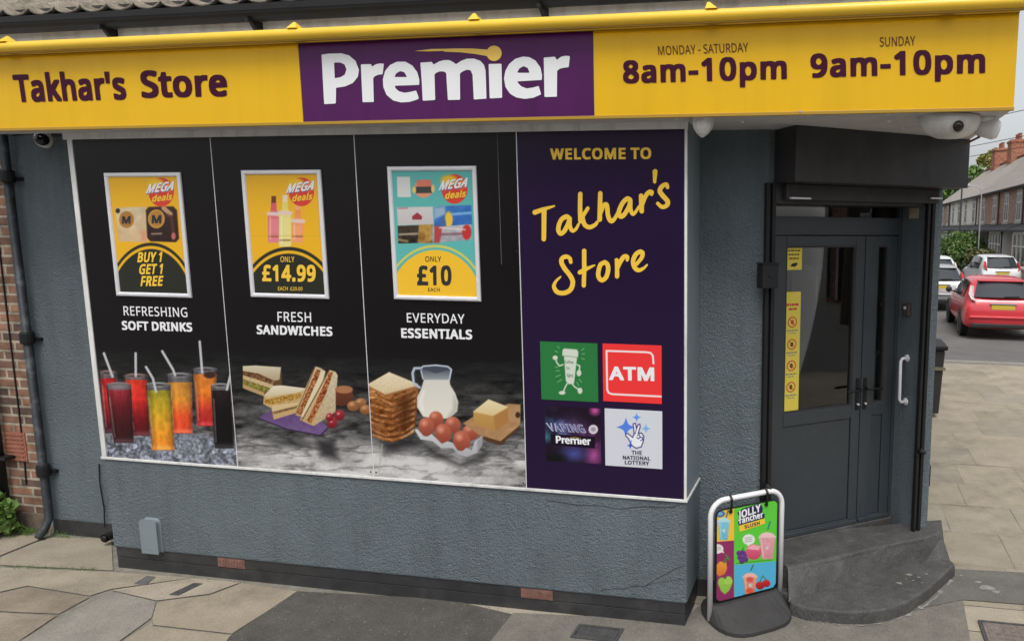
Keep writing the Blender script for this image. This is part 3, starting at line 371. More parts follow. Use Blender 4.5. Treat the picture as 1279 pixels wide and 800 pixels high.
PREMIER = ['4143,672 4111,673 4031,684 4023,686 4020,692 4052,1292 4055,1300 4063,1302 4183,1295 4195,1292 4198,1280 4200,1136 4201,1104 4207,1098 4315,1081 4403,1042 4414,1036 4471,964 4475,952 4487,876 4444,764 4363,695 4263,668;4211,783 4183,785 4178,788 4176,792 4184,960 4186,976 4191,979 4207,977 4259,966 4275,957 4307,936 4313,928 4329,876 4330,868 4328,860 4310,816 4303,806 4251,783', '4730,798 4698,805 4654,833 4648,830 4638,810 4634,805 4630,804 4522,806 4513,810 4511,822 4531,1266 4533,1274 4538,1277 4558,1278 4662,1276 4669,1274 4672,1270 4664,982 4678,962 4686,955 4726,936 4778,930 4782,926 4784,914 4796,814 4796,802 4790,798 4758,795', '4958,775 4877,813 4819,881 4811,897 4786,989 4790,1081 4794,1097 4831,1185 4838,1193 4904,1249 4918,1258 5014,1281 5110,1276 5198,1251 5232,1233 5233,1229 5232,1221 5207,1149 5202,1137 5194,1134 5122,1151 5058,1160 5046,1159 4990,1144 4954,1115 4944,1105 4936,1081 4936,1077 4942,1073 5230,1063 5235,1061 5238,1057 5240,1037 5240,997 5214,903 5152,821 5078,780 5062,773 4974,773;4998,893 4958,915 4951,921 4936,949 4933,961 4938,964 4942,965 5018,965 5078,965 5083,961 5082,953 5058,913 5050,904 5010,893', '5829,738 5764,762 5701,803 5693,801 5669,782 5625,758 5609,753 5549,754 5493,768 5429,804 5421,807 5413,801 5397,780 5389,776 5269,784 5257,787 5255,790 5255,802 5270,1014 5282,1246 5283,1254 5285,1258 5297,1260 5421,1252 5431,1250 5437,1246 5438,1234 5430,938 5433,930 5436,926 5453,912 5493,895 5509,894 5549,896 5574,914 5577,926 5586,1082 5597,1247 5601,1250 5609,1251 5733,1248 5745,1246 5748,1242 5749,1234 5747,934 5749,922 5757,914 5781,896 5829,875 5841,874 5873,880 5881,884 5885,890 5903,934 5906,946 5919,1226 5921,1241 5925,1243 5933,1244 6057,1236 6070,1234 6077,1230 6078,1214 6068,894 6067,882 6049,818 6044,810 6005,767 5993,759 5921,735 5845,736', '6118,802 6110,804 6108,806 6106,814 6118,1210 6120,1226 6125,1230 6134,1231 6258,1224 6270,1222 6273,1218 6274,1210 6267,806 6266,802 6258,799', '6521,713 6440,737 6367,797 6355,813 6315,889 6298,977 6299,993 6316,1089 6369,1167 6381,1178 6453,1220 6553,1236 6569,1236 6665,1223 6752,1185 6758,1181 6759,1173 6749,1137 6733,1085 6729,1079 6721,1078 6661,1095 6589,1106 6577,1106 6513,1080 6478,1045 6469,1033 6466,1025 6467,1021 6477,1018 6757,1002 6765,1001 6769,997 6770,993 6772,941 6754,853 6748,841 6695,765 6684,757 6613,717 6541,710;6533,833 6493,856 6487,861 6468,897 6465,905 6466,909 6477,912 6549,913 6605,912 6613,909 6613,901 6596,857 6591,849 6545,831', '7049,703 7013,710 6961,748 6957,748 6953,745 6936,716 6929,711 6805,721 6797,724 6794,728 6802,1200 6803,1208 6805,1212 6825,1214 6949,1210 6956,1208 6958,1204 6960,892 6969,881 6989,865 6997,861 7041,849 7097,843 7103,840 7106,832 7119,720 7118,708 7109,704 7077,700']
SWOOSH = ['6270,669 6268,691 6261,711 6250,729 6234,744 6216,755 6196,763 6175,765 6153,763 6133,756 6115,744 6100,729 6089,711 6081,691 6079,669 6081,648 6088,628 6100,610 6115,595 6133,583 6153,576 6174,574 6196,576 6216,583 6234,594 6249,609 6261,628 6268,648', '5182,640 5389,615 5550,613 5709,608 5896,609 6095,623 6082,703 5949,679 5749,656 5550,649 5550,640 5351,645']
HAND = ['8174,2113 8160,2122 8155,2130 8153,2138 8158,2274 8162,2284 8170,2291 8182,2292 8190,2288 8195,2282 8197,2274 8214,2138 8210,2126 8202,2117 8190,2112;8310,2277 8290,2282 8278,2288 8254,2303 8242,2316 8226,2338 8214,2366 8213,2390 8215,2402 8222,2418 8257,2466 8308,2518 8313,2530 8313,2538 8306,2548 8294,2555 8278,2560 8266,2554 8226,2520 8214,2518 8202,2523 8195,2534 8194,2542 8196,2550 8226,2583 8243,2598 8262,2608 8278,2611 8298,2609 8314,2604 8338,2592 8351,2582 8362,2567 8370,2546 8371,2530 8370,2514 8365,2498 8358,2486 8345,2470 8311,2434 8286,2404 8275,2390 8271,2382 8276,2366 8286,2351 8298,2339 8310,2332 8313,2334 8321,2354 8326,2358 8334,2362 8342,2362 8350,2359 8355,2354 8360,2346 8360,2338 8356,2310 8354,2302 8347,2290 8338,2282 8330,2278;8126,2366 8114,2367 8102,2371 8090,2378 8074,2390 8056,2410 8038,2443 8030,2426 8018,2417 8002,2416 7994,2420 7987,2426 7982,2434 7980,2442 7983,2558 7969,2566 7934,2623 7914,2647 7908,2634 7900,2594 7902,2514 7899,2490 7896,2482 7886,2471 7867,2458 7854,2452 7842,2450 7834,2451 7822,2454 7806,2464 7773,2494 7749,2526 7722,2582 7714,2604 7705,2634 7695,2658 7670,2699 7654,2720 7642,2732 7637,2726 7630,2710 7620,2670 7614,2590 7611,2570 7605,2550 7597,2538 7586,2529 7578,2525 7566,2523 7546,2527 7534,2536 7526,2545 7524,2542 7527,2414 7526,2406 7518,2394 7510,2388 7498,2386 7486,2389 7476,2398 7472,2406 7471,2414 7462,2738 7465,2754 7449,2758 7427,2782 7414,2791 7382,2806 7366,2809 7346,2805 7335,2798 7328,2790 7318,2770 7313,2754 7303,2710 7363,2610 7365,2602 7364,2594 7358,2583 7350,2578 7338,2578 7330,2581 7325,2586 7278,2656 7276,2654 7274,2574 7277,2418 7273,2406 7262,2396 7250,2393 7238,2396 7226,2406 7221,2418 7219,2514 7218,2626 7223,2762 7225,2774 7230,2782 7222,2784 7214,2790 7186,2839 7175,2850 7162,2859 7158,2856 7155,2850 7145,2818 7143,2790 7144,2730 7142,2718 7138,2710 7106,2683 7086,2675 7066,2676 7038,2686 7008,2706 6996,2718 6982,2738 6968,2766 6959,2790 6949,2830 6946,2850 6947,2870 6950,2886 6957,2906 6969,2926 6982,2937 6990,2941 7002,2944 7018,2943 7034,2936 7058,2918 7078,2893 7102,2851 7118,2883 7127,2894 7139,2902 7154,2906 7162,2905 7174,2901 7186,2894 7208,2874 7222,2853 7243,2806 7244,2798 7242,2790 7250,2791 7266,2790 7282,2822 7294,2836 7318,2853 7338,2861 7366,2865 7382,2863 7402,2855 7426,2841 7447,2826 7462,2810 7477,2782 7478,2770 7482,2769 7494,2770 7502,2768 7511,2762 7518,2754 7521,2742 7522,2678 7551,2602 7554,2595 7558,2593 7565,2678 7572,2710 7581,2738 7590,2756 7603,2774 7614,2782 7630,2789 7642,2790 7650,2788 7662,2783 7674,2774 7693,2750 7718,2708 7725,2718 7735,2726 7754,2733 7774,2731 7794,2721 7807,2710 7826,2689 7858,2639 7869,2666 7876,2678 7887,2690 7902,2696 7918,2694 7930,2688 7938,2681 7959,2654 7982,2613 7985,2618 7988,2646 7996,2658 8006,2664 8014,2666 8030,2663 8039,2654 8045,2642 8043,2570 8072,2494 8085,2466 8102,2443 8118,2427 8122,2438 8130,2446 8142,2448 8150,2445 8156,2438 8166,2414 8168,2398 8166,2390 8162,2382 8146,2370;7838,2512 7822,2526 7806,2544 7796,2558 7781,2586 7767,2622 7760,2646 7761,2666 7762,2670 7766,2672 7775,2662 7793,2638 7830,2574 7839,2546 7845,2518 7844,2514;6922,2562 6786,2587 6670,2623 6660,2630 6654,2638 6651,2654 6655,2666 6666,2678 6678,2682 6694,2680 6766,2650 6766,2878 6765,2986 6768,2998 6778,3009 6786,3013 6794,3014 6807,3010 6814,3005 6818,2998 6821,2986 6824,2882 6828,2626 6832,2622 6930,2582 6934,2578 6935,2570 6930,2563;7074,2733 7054,2744 7038,2757 7026,2774 7019,2790 7007,2826 7002,2854 7004,2870 7008,2882 7010,2885 7014,2882 7025,2870 7038,2850 7072,2782 7084,2742', '7284,3107 7275,3115 7271,3123 7270,3131 7271,3351 7268,3355 7224,3379 7217,3391 7216,3403 7218,3411 7224,3419 7236,3427 7248,3427 7268,3418 7270,3419 7266,3563 7267,3571 7272,3581 7280,3587 7292,3590 7304,3588 7312,3581 7319,3567 7320,3527 7325,3387 7327,3383 7432,3321 7436,3316 7437,3311 7433,3303 7424,3301 7328,3329 7326,3327 7326,3127 7321,3115 7312,3107 7300,3103 7292,3104;7988,3115 7964,3124 7936,3142 7916,3163 7898,3195 7886,3227 7880,3259 7882,3295 7891,3327 7904,3355 7924,3378 7948,3393 7964,3398 7976,3398 7992,3396 8004,3392 8028,3379 8056,3358 8075,3335 8092,3312 8094,3307 8091,3299 8084,3295 8076,3297 8036,3329 8016,3339 7996,3346 7984,3347 7976,3344 7964,3338 7953,3327 7952,3323 7960,3320 7966,3315 8028,3244 8044,3215 8053,3187 8054,3167 8052,3151 8048,3139 8040,3130 8028,3121 8016,3116 8000,3113;7804,3171 7784,3177 7768,3190 7751,3211 7728,3248 7727,3239 7723,3231 7716,3225 7708,3222 7696,3222 7688,3226 7683,3231 7679,3239 7682,3351 7681,3455 7685,3463 7692,3471 7700,3476 7708,3477 7716,3476 7724,3472 7734,3459 7736,3447 7735,3359 7769,3287 7797,3243 7808,3229 7813,3227 7817,3255 7824,3263 7832,3266 7840,3265 7849,3259 7853,3251 7859,3231 7861,3219 7861,3207 7857,3195 7851,3187 7840,3178 7832,3174 7820,3171;7996,3171 7972,3185 7963,3195 7955,3207 7940,3243 7936,3263 7937,3279 7977,3231 7992,3208 8000,3183 8001,3171;7048,3179 7028,3187 7015,3195 7004,3205 6996,3215 6990,3227 6984,3247 6983,3263 6985,3279 6994,3307 7018,3351 7039,3383 7095,3451 7118,3491 7124,3507 7126,3527 7123,3551 7116,3574 7105,3595 7092,3607 7068,3621 7048,3628 7024,3630 6996,3628 6976,3620 6964,3609 6952,3591 6946,3579 6943,3567 6944,3555 6952,3534 6964,3513 7012,3459 7013,3451 7011,3447 7005,3443 7000,3443 6960,3473 6940,3491 6928,3504 6914,3523 6905,3539 6897,3563 6896,3583 6899,3599 6910,3627 6920,3643 6935,3659 6948,3669 6964,3677 6984,3683 7024,3688 7056,3685 7072,3681 7092,3674 7120,3659 7136,3647 7151,3631 7162,3615 7171,3595 7182,3559 7185,3527 7184,3507 7175,3475 7162,3447 7144,3419 7086,3347 7067,3319 7047,3283 7041,3259 7043,3247 7052,3238 7072,3230 7084,3231 7096,3238 7100,3243 7109,3279 7113,3287 7124,3295 7136,3295 7148,3287 7153,3275 7147,3231 7143,3219 7135,3207 7120,3193 7108,3186 7088,3178 7076,3176;7548,3246 7501,3267 7488,3277 7477,3291 7467,3311 7457,3343 7445,3403 7444,3419 7447,3447 7454,3471 7464,3492 7476,3506 7494,3519 7508,3525 7524,3526 7540,3522 7564,3509 7579,3495 7595,3475 7603,3459 7614,3427 7625,3375 7625,3347 7624,3327 7617,3299 7608,3280 7596,3267 7568,3249 7560,3246;7552,3306 7532,3314 7523,3323 7515,3343 7506,3379 7501,3407 7502,3435 7508,3456 7513,3463 7520,3470 7536,3459 7548,3444 7557,3423 7565,3395 7570,3359 7568,3335 7562,3311']
# ------------------------------------------------------------------ flat lettering and printed pictures
def parse(s, k): return [np.array([[float(q) for q in p.split(',')] for p in l.split(' ')])/k for l in s.split(';') if l]
GC = {}
def inside(p, P):
    c = False
    for a, b in zip(P, np.roll(P, -1, 0)):
        if (a[1] > p[1]) != (b[1] > p[1]) and p[0] < a[0]+(p[1]-a[1])*(b[0]-a[0])/(b[1]-a[1]): c = not c
    return c
def fill(loops):
    """outer outlines each with the holes that lie in them"""
    loops = [np.array(l, float) for l in loops]; dep = [sum(inside(l[0], m) for m in loops if m is not l) for l in loops]; V = []; F = []
    for l, d in zip(loops, dep):
        if d % 2: continue
        v, f = fill_one([l]+[m for m, e in zip(loops, dep) if e == d+1 and inside(m[0], l)]); F += [tuple(i+sum(map(len, V)) for i in q) for q in f]; V.append(v)
    return np.vstack(V), F
def fill_one(loops):
    t = tessellate_polygon([[Vector((p[0], p[1], 0)) for p in l] for l in loops]); return np.vstack(loops), [tuple(q) for q in t]
def glyph(st, ch):
    if (st, ch) not in GC:
        adv, l = GL[st][ch]; lp = parse(l, 1000.0); GC[st, ch] = (adv/1000.0, *(fill(lp) if lp else (None, None)))
    return GC[st, ch]
def text(s, st, pl, BL, BR, TL, m, parent, o=.002, track=0.0, name='lettering', uv=False):
    """BL, BR: ends of the baseline, TL: cap height above BL"""
    x = 0.0; P = []; F = []; b = 0
    for ch in s:
        adv, v, f = glyph(st, ch)
        if v is not None:
            P.append(v+np.array([x, 0])); F += [tuple(i+b for i in q) for q in f]; b += len(v)
        x += adv+track
    P = np.vstack(P); x0, x1 = P[:,0].min(), P[:,0].max()
    a, c, d = (BL, BR, TL) if uv else (pl.uv(*BL), pl.uv(*BR), pl.uv(*TL))
    a, c, d = np.array(a), np.array(c), np.array(d)
    of = {'b': .031, 'r': .008}[st]; Q = a + ((P[:,:1]-x0)/(x1-x0))*(c-a) + ((P[:,1:]+of)/(.5726+2*of))*(d-a)
    mb = MB(); mb.add([pl.xyz(q[0], q[1], o) for q in Q], F); return obj(name, mb, m, parent)
def shape(strs, pl, m, parent, o=.002, name='lettering', fn=None):
    mb = MB()
    for s in strs:
        lp = parse(s, 10.0) if isinstance(s, str) else [np.array(l, float) for l in s]
        lp = [np.array([pl.uv(*((fn(*p)) if fn else p)) for p in l]) for l in lp]
        v, f = fill(lp); mb.add([pl.xyz(q[0], q[1], o) for q in v], f)
    return obj(name, mb, m, parent)
def vnoise(x, y, seed=0):
    xi = np.floor(x).astype(np.int64); yi = np.floor(y).astype(np.int64); fx = x-xi; fy = y-yi; fx = fx*fx*(3-2*fx); fy = fy*fy*(3-2*fy)
    def h(a, b):
        n = (a*374761393+b*668265263+seed*1442695041) & 0x7fffffff; n = ((n ^ (n >> 13))*1274126177) & 0x7fffffff; return ((n ^ (n >> 16)) & 0xffff)/65535.0
    return (h(xi,yi)*(1-fx)+h(xi+1,yi)*fx)*(1-fy)+(h(xi,yi+1)*(1-fx)+h(xi+1,yi+1)*fx)*fy
def fbm(x, y, n=4, seed=0):
    s = 0; a = .5
    for i in range(n): s = s+a*vnoise(x*2**i, y*2**i, seed+i); a *= .5
    return s/(1-.5**n)
class Canvas:
    """A printed sheet: a fine grid on a plane whose ink colours are drawn here."""
    def __init__(s, pl, us, vs, base):
        s.pl = pl; s.U, s.V = np.meshgrid(us, vs); s.sh = s.U.shape
        P = pl.p + s.U[...,None]*pl.u + s.V[...,None]*pl.v; s.P = P; s.x0, s.y0 = pix(P); s.x0 = s.x0.ravel(); s.y0 = s.y0.ravel()
        s.C = np.tile(np.array(base, float), (s.x0.size, 1)); s.mask = None; s.at(1, 0, 0)
    def at(s, k, ox, oy): s.k = k; s.X = (s.x0-ox)*k; s.Y = (s.y0-oy)*k; return s
    def put(s, idx, cov, col):
        col = np.array(col, float); cov = np.clip(cov, 0, 1)[:,None]; s.C[idx] = s.C[idx]*(1-cov)+col*cov
    def sel(s, x0, y0, x1, y1): return np.nonzero((s.X > x0) & (s.X < x1) & (s.Y > y0) & (s.Y < y1))[0]
    def grad(s, i, col, col2, y0, y1):
        if col2 is None: return col
        t = np.clip((s.Y[i]-y0)/(y1-y0), 0, 1)[:,None]; return np.array(col)*(1-t)+np.array(col2)*t
    def poly(s, pts, col, col2=None, soft=2.0, a=1.0, noise=0, ns=10):
        P = np.array(pts, float); lo = P.min(0)-soft*2; hi = P.max(0)+soft*2; i = s.sel(*lo, *hi)
        if not len(i): return s
        X, Y = s.X[i], s.Y[i]; d = np.full(X.shape, 1e9); ins = np.zeros(X.shape, bool)
        for (x0,y0),(x1,y1) in zip(P, np.roll(P, -1, 0)):
            dx, dy = x1-x0, y1-y0; L = dx*dx+dy*dy+1e-9; t = np.clip(((X-x0)*dx+(Y-y0)*dy)/L, 0, 1); d = np.minimum(d, np.hypot(X-x0-t*dx, Y-y0-t*dy))
            c = (y0 > Y) != (y1 > Y); ins ^= c & (X < x0+(Y-y0)*dx/(dy if dy else 1e-9))
        d = np.where(ins, d, -d); cl = s.grad(i, col, col2, lo[1]+soft*2, hi[1]-soft*2)
        if noise: cl = np.array(cl)+((fbm(X/ns, Y/ns, 3, 5)-.5)*noise*2)[:,None]
        s.put(i, (d/soft+.5)*a, cl); return s
    def ell(s, cx, cy, rx, ry, col, col2=None, soft=2.0, a=1.0, rot=0):
        r = max(rx, ry)+soft; i = s.sel(cx-r, cy-r, cx+r, cy+r); x, y = s.X[i]-cx, s.Y[i]-cy; c, q = math.cos(rot), math.sin(rot); x, y = x*c+y*q, -x*q+y*c
        d = (1-np.hypot(x/rx, y/ry))*min(rx, ry); s.put(i, (d/soft+.5)*a, s.grad(i, col, col2, cy-ry, cy+ry)); return s
    def line(s, pts, w, col, soft=2.0, a=1.0):
        P = np.array(pts, float); lo = P.min(0)-w; hi = P.max(0)+w; i = s.sel(*lo, *hi)
        if not len(i): return s
        X, Y = s.X[i], s.Y[i]; d = np.full(X.shape, 1e9)
        for (x0,y0),(x1,y1) in zip(P[:-1], P[1:]):
            dx, dy = x1-x0, y1-y0; L = dx*dx+dy*dy+1e-9; t = np.clip(((X-x0)*dx+(Y-y0)*dy)/L, 0, 1); d = np.minimum(d, np.hypot(X-x0-t*dx, Y-y0-t*dy))
        s.put(i, ((w/2-d)/soft+.5)*a, col); return s
    def build(s, name, m, parent, o=0.0):
        n, k = s.sh; v = (s.P + s.pl.n*o).reshape(-1, 3); off = np.zeros(3); p = parent
        while p is not None: off += np.array(p.location); p = p.parent
        v = v-off; me = bpy.data.meshes.new(name); nf = (n-1)*(k-1); a = (np.arange(n-1)[:,None]*k+np.arange(k-1)[None]).ravel()
        if s.mask:                                   # rounded corners: keep the faces inside
            u0, u1, v0, v1, r = s.mask; u, w = s.U.ravel()[a], s.V.ravel()[a]; dx = np.maximum(np.maximum(u0+r-u, u-u1+r), 0); dy = np.maximum(np.maximum(v0+r-w, w-v1+r), 0); a = a[np.hypot(dx, dy) < r]; nf = len(a)
        q = np.stack([a, a+1, a+k+1, a+k], 1).ravel()
        me.vertices.add(len(v)); me.vertices.foreach_set('co', v.astype(np.float32).ravel()); me.loops.add(nf*4); me.loops.foreach_set('vertex_index', q.astype(np.int32))
        me.polygons.add(nf); me.polygons.foreach_set('loop_start', np.arange(0, nf*4, 4, dtype=np.int32)); me.update(calc_edges=True)
        at = me.color_attributes.new('Col', 'FLOAT_COLOR', 'POINT'); c = np.ones((len(v), 4), np.float32); c[:,:3] = np.clip(lin(np.clip(s.C, 0, 255))*KALB, 0, .86)
        at.data.foreach_set('color', c.ravel()); return link(name, me, m, parent)
def rows(a, b, step): return np.linspace(a, b, max(2, int(round(abs(b-a)/step))+1))
# ------------------------------------------------------------------ the site: planes of the shop front
D, B = 4.143, 4.55                                # bay front, main wall
BX0, BX1, BZ0, BZ1 = -5.19, -.893, .155, 3.065    # bay
WL = -6.285                                       # left end of the shop
FRONT = Plane((0, D, 0), (0,-1,0), (1,0,0))
SIGN = Plane((0, 3.93, 0), (0,-1,0), (1,0,0))
MAIN = Plane((0, B, 0), (0,-1,0), (1,0,0))
CA = R(36.2); CU = np.array([math.cos(CA), math.sin(CA), 0]); CN = np.array([math.sin(CA), -math.cos(CA), 0]); CP = np.array([-.46, B, 0])
CORNER = Plane(CP, CN, CU)
DOOR = Plane(CP-CN*.255, CN, CU)
RX = float(CORNER.xyz(1.44, 0)[0]); RY = float(CORNER.xyz(1.44, 0)[1])   # side street corner
SOF = 3.108
# ================================================================== GROUND
mb = MB(); mb.add([(-900,-900,0),(900,-900,0),(900,900,0),(-900,900,0)], [(0,1,2,3)])
tag(obj('ground', mb, M['asphalt']), kind='structure')
PAV = .0
def in_poly(x, y, P):
    c = False
    for (x0,y0),(x1,y1) in zip(P, P[1:]+P[:1]):
        if (y0 > y) != (y1 > y) and x < x0+(y-y0)*(x1-x0)/(y1-y0): c = not c
    return c
# pavement level is z = 0; the carriageway is cut 0.1 lower by moving the whole asphalt sheet down
bpy.data.objects['ground'].location.z = -.10
base = MB(); base.prism([(-40,2.0),(6.2,2.0),(8.0,4.6),(8.0,14.0),(.2,14.25),(.2,6),(-.5,5.2),(-40,5.2)], -.14, -.006)
tag(obj('pavement_bed', base, mat('dark joint sand', (.18,.168,.14), .95, var=.4, vscale=9)), kind='structure')
kb = MB(); kb.box((-40,1.86,-.14), (6.2,2.0,.002)); kb.hexa([(6.2,1.86,-.14),(8.14,4.55,-.14),(8.0,4.6,-.14),(6.2,2.0,-.14)], [(6.2,1.86,.002),(8.14,4.55,.002),(8.0,4.6,.002),(6.2,2.0,.002)])
kb.hexa([(.2,14.25,-.14),(8,14.0,-.14),(8,14.14,-.14),(.2,14.39,-.14)], [(.2,14.25,.002),(8,14.0,.002),(8,14.14,.002),(.2,14.39,.002)])
tag(obj('kerb', kb, mat('kerb stone', (.25,.235,.21), .85, var=.25, vscale=6, bump=.003, dirt=((.2,.19,.17),.5,3)), bevel=.012), kind='structure')
# paving flags: each its own wear; patches of tarmac replace some of them
sl_v = []; sl_f = []; sl_c = []
tar = [tuple(at_z(*p)[:2]) for p in ((371,738),(289,793),(277,810),(262,860),(120,990),(700,990),(604,812),(641,767),(560,748))]
conc = [tuple(at_z(*p)[:2]) for p in ((641,765),(604,812),(700,990),(1290,990),(1212,800),(1203,751),(1190,716),(1100,720),(985,745),(900,740),(868,760),(856,775))]
tar2 = [tuple(at_z(*p)[:2]) for p in ((1120,744),(1193,711),(1230,713),(1290,716),(1420,722),(1420,762),(1290,756),(1203,749.5),(1165,757),(1140,763))]
tone = [(158,149,131),(161,152,135),(155,146,129),(163,153,136),(154,146,132),(158,150,136)]
def flag(x0, y0, x1, y1):
    cx, cy = (x0+x1)/2, (y0+y1)/2
    if cx < -.5 and y0 > 4.6: return
    if cx > 8 or cx > 6.2+(cy-2.0)*.69: return
    if in_poly(cx, cy, tar): return
    if -6.95 < cx < -2.2 and y0 > 2.9: return
    far = y0 > 4.6; c = np.array(tone[rng.integers(len(tone))], float)*(rng.uniform(.94,1.04) if cx < 0 else rng.uniform(.975, 1.02)); b = len(sl_v); g = .0016 if far else .003; z = rng.uniform(-.001, .001)
    j = lambda: rng.uniform(-.0012, .0012) if far else rng.uniform(-.003, .003)
    sl_v.extend([(x0+g+j(),y0+g+j(),z),(x1-g+j(),y0+g+j(),z+j()),(x1-g+j(),y1-g+j(),z),(x0+g+j(),y1-g+j(),z+j())]); sl_f.append((b,b+1,b+2,b+3)); sl_c.extend([c]*4)
y = 2.0; rowk = 0
for wrow in (.62,.60,.62,.60,.32):
    x = -12+(rowk % 2)*.45+.1*rowk
    while x < 8:
        L = (.9,.6,.9,.75)[rng.integers(4)]; flag(x, y, min(x+L, 8.0), y+wrow); x += L
    y += wrow; rowk += 1
# weathered flags by the bay, each with its own outline
OWN = [(((-60,690),(-1,694),(58,670),(0,667),(-60,672)),(150,140,125)), (((1,695.5),(60,671),(140,671),(141,712),(0,705)),(150,141,125)), (((-60,692),(-2,695),(-2,705),(-60,702)),(146,138,124)),
 (((-60,706),(0,708),(137,714),(240,721),(139,735),(112,743.5),(34,731),(-60,752)),(154,145,128)), (((33,733),(111,745.5),(73,766),(0,763),(-60,768),(-60,756)),(139,128,113)), (((-60,770),(0,765.5),(71,768.5),(27,798),(-40,840),(-90,800)),(146,136,121)),
 (((30,797),(139,738),(195,751),(189,771),(150,799),(90,840),(-40,842)),(138,134,126)), (((139,736.5),(240,721.5),(300,727),(262,741),(196,749.5)),(160,150,134)), (((196.5,751.5),(262,743),(302,727.5),(372,738),(289.5,790.5),(191.5,780),(190.5,771)),(152,142,125)), (((191.5,782),(288.5,792.5),(276,809),(250,850),(60,870),(94,840),(152,801),(190,777)),(151,141,125))]
for pts_, c_ in OWN:
    q = [np.array(at_z(*p)[:2]) for p in pts_]; q = [np.array([p[0], min(p[1], B-.005)]) for p in q]; c = np.mean(q, 0); b = len(sl_v); z = rng.uniform(.001,.003)
    for p in q: d_ = c-p; sl_v.append((*(p+d_/np.linalg.norm(d_)*rng.uniform(-.004,.002)), z))
    sl_f.append(tuple(range(b, b+len(q)))); sl_c.extend([np.array(c_, float)]*len(q))
while y < 13.9:
    x = -.6+(rowk % 2)*.37
    while x < 8:
        L = (.6,.6,.75,.9)[rng.integers(4)]; flag(x, y, min(x+L, 8.0), min(y+.61, 14.0)); x += L
    y += .61; rowk += 1
def vmesh(name, v, f, c, m):
    me = bpy.data.meshes.new(name); me.from_pydata(v, [], f); at = me.color_attributes.new('Col', 'FLOAT_COLOR', 'POINT'); a = np.ones((len(v),4), np.float32); a[:,:3] = lin(np.array(c))*.93
    at.data.foreach_set('color', a.ravel()); return link(name, me, m)
M['flag'] = attr_mat('paving flag', .88, .2, bump=.004, bscale=70, var=.20, vscale=3.5)
tag(vmesh('pavement', sl_v, sl_f, sl_c, M['flag']), kind='structure')
mb = MB(); mb.add([(p[0],p[1],.003) for p in tar], [tuple(range(len(tar)))])
tag(obj('tarmac_patch', mb, M['tarmac']), kind='structure')
mb = MB(); mb.add([(p[0],p[1],.004) for p in conc], [tuple(range(len(conc)))])
tag(obj('concrete_patch', mb, mat('patched concrete', (.150,.138,.118), .9, var=.28, vscale=4, bump=.005, bscale=60, dirt=((.21,.195,.17),.4,5), speck=(120,.3,.45))), kind='structure')
mb = MB(); mb.add([(p[0],p[1],.008) for p in tar2], [tuple(range(len(tar2)))])
tag(obj('tarmac_patch', mb, M['tarmac_worn']), kind='structure')
# ================================================================== THE SHOP
shop = thing('shop_building', ((WL+RX)/2, B, 0), 'corner shop with blue grey roughcast walls, boarded bay window and tiled lean-to roof', 'shop')
mb = MB(); mb.box((WL, B, .12), (CP[0]-.001, B+.25, 3.75))
obj('wall', mb, M['wall'], shop)
mb = MB(); mb.box((WL, B-.008, -.02), (CP[0]-.05, B+.2, .12)); obj('plinth', mb, M['black_paint'], shop)
# bay
mb = MB(); mb.box((BX0, D, BZ0), (BX1, B-.002, BZ0+.675)); obj('bay_wall', mb, M['wall'], shop, bevel=.012)
mb = MB(); mb.box((BX0+.004, D+.004, BZ0+.675), (BX1-.006, B-.002, BZ1+.045)); obj('bay_window_box', mb, M['smooth_wall'], shop)
mb = MB(); mb.box((BX0+.012, D+.010, -.02), (BX1-.012, B-.01, .078)); mb.box((BX0+.012, D+.014, .078), (BX1-.012, B-.01, .083)); mb.box((BX0+.012, D+.009, .083), (BX1-.012, B-.01, BZ0)); obj('plinth', mb, M['black_paint'], shop, bevel=.003)
# white window trim
zs = BZ0+.675
mb = MB(); mb.box((BX0-.012, D-.012, zs-.004), (BX1+.006, D+.02, zs+.014)); mb.box((BX1-.003, D+.02, zs-.004), (BX1+.006, B-.004, zs+.014))
mb.box((BX0-.002, D-.010, zs+.014), (BX0+.036, D+.003, BZ1)); mb.box((BX1-.016, D-.010, zs+.014), (BX1, D+.003, BZ1)); mb.box((BX0-.03, D-.014, BZ1-.002), (BX1+.003, D+.003, SOF-.002))
obj('window_trim', mb, M['white_upvc'], shop, bevel=.002)
# corner piers, lintel, side wall
def cpoly(a0, a1, o0, o1): return [tuple(CORNER.xyz(a,0,o)[:2]) for a, o in ((a0,o0),(a1,o0),(a1,o1),(a0,o1))]
A0, A1 = .04, 1.29                              # door opening along the chamfer
mb = MB(); mb.prism([tuple(CP[:2]), tuple(CORNER.xyz(A0,0,0)[:2]), tuple(CORNER.xyz(A0,0,-.30)[:2]), (CP[0], B+.30)], -.02, 3.75)
obj('pier', mb, M['wall'], shop)
mb = MB(); mb.prism([tuple(CORNER.xyz(A1,0,-.30)[:2]), tuple(CORNER.xyz(A1,0,0)[:2]), (RX, RY), (RX, RY+.45)], -.02, 3.75); obj('pier', mb, M['wall'], shop)
mb = MB(); mb.prism(cpoly(A0+.001, A1-.001, -.30, -.002), 2.66, 3.75); obj('lintel', mb, M['black_paint'], shop)
mb = MB(); mb.prism([(RX, RY+.45), (RX, 13.6), (RX-.25, 13.6), (RX-.25, RY+.45)], -.02, 3.75); obj('wall', mb, M['wall'], shop)
mb = MB(); mb.box((RX-.24, RY+.3, -.02), (RX+.008, 13.59, .13)); obj('plinth', mb, M['black_paint'], shop)
mb = MB(); mb.box((WL-.001, 13.4, 0), (RX-.26, 13.6, 3.75)); mb.box((WL, B+.26, 0), (WL+.2, 13.4, 3.75)); obj('wall', mb, M['wall'], shop)
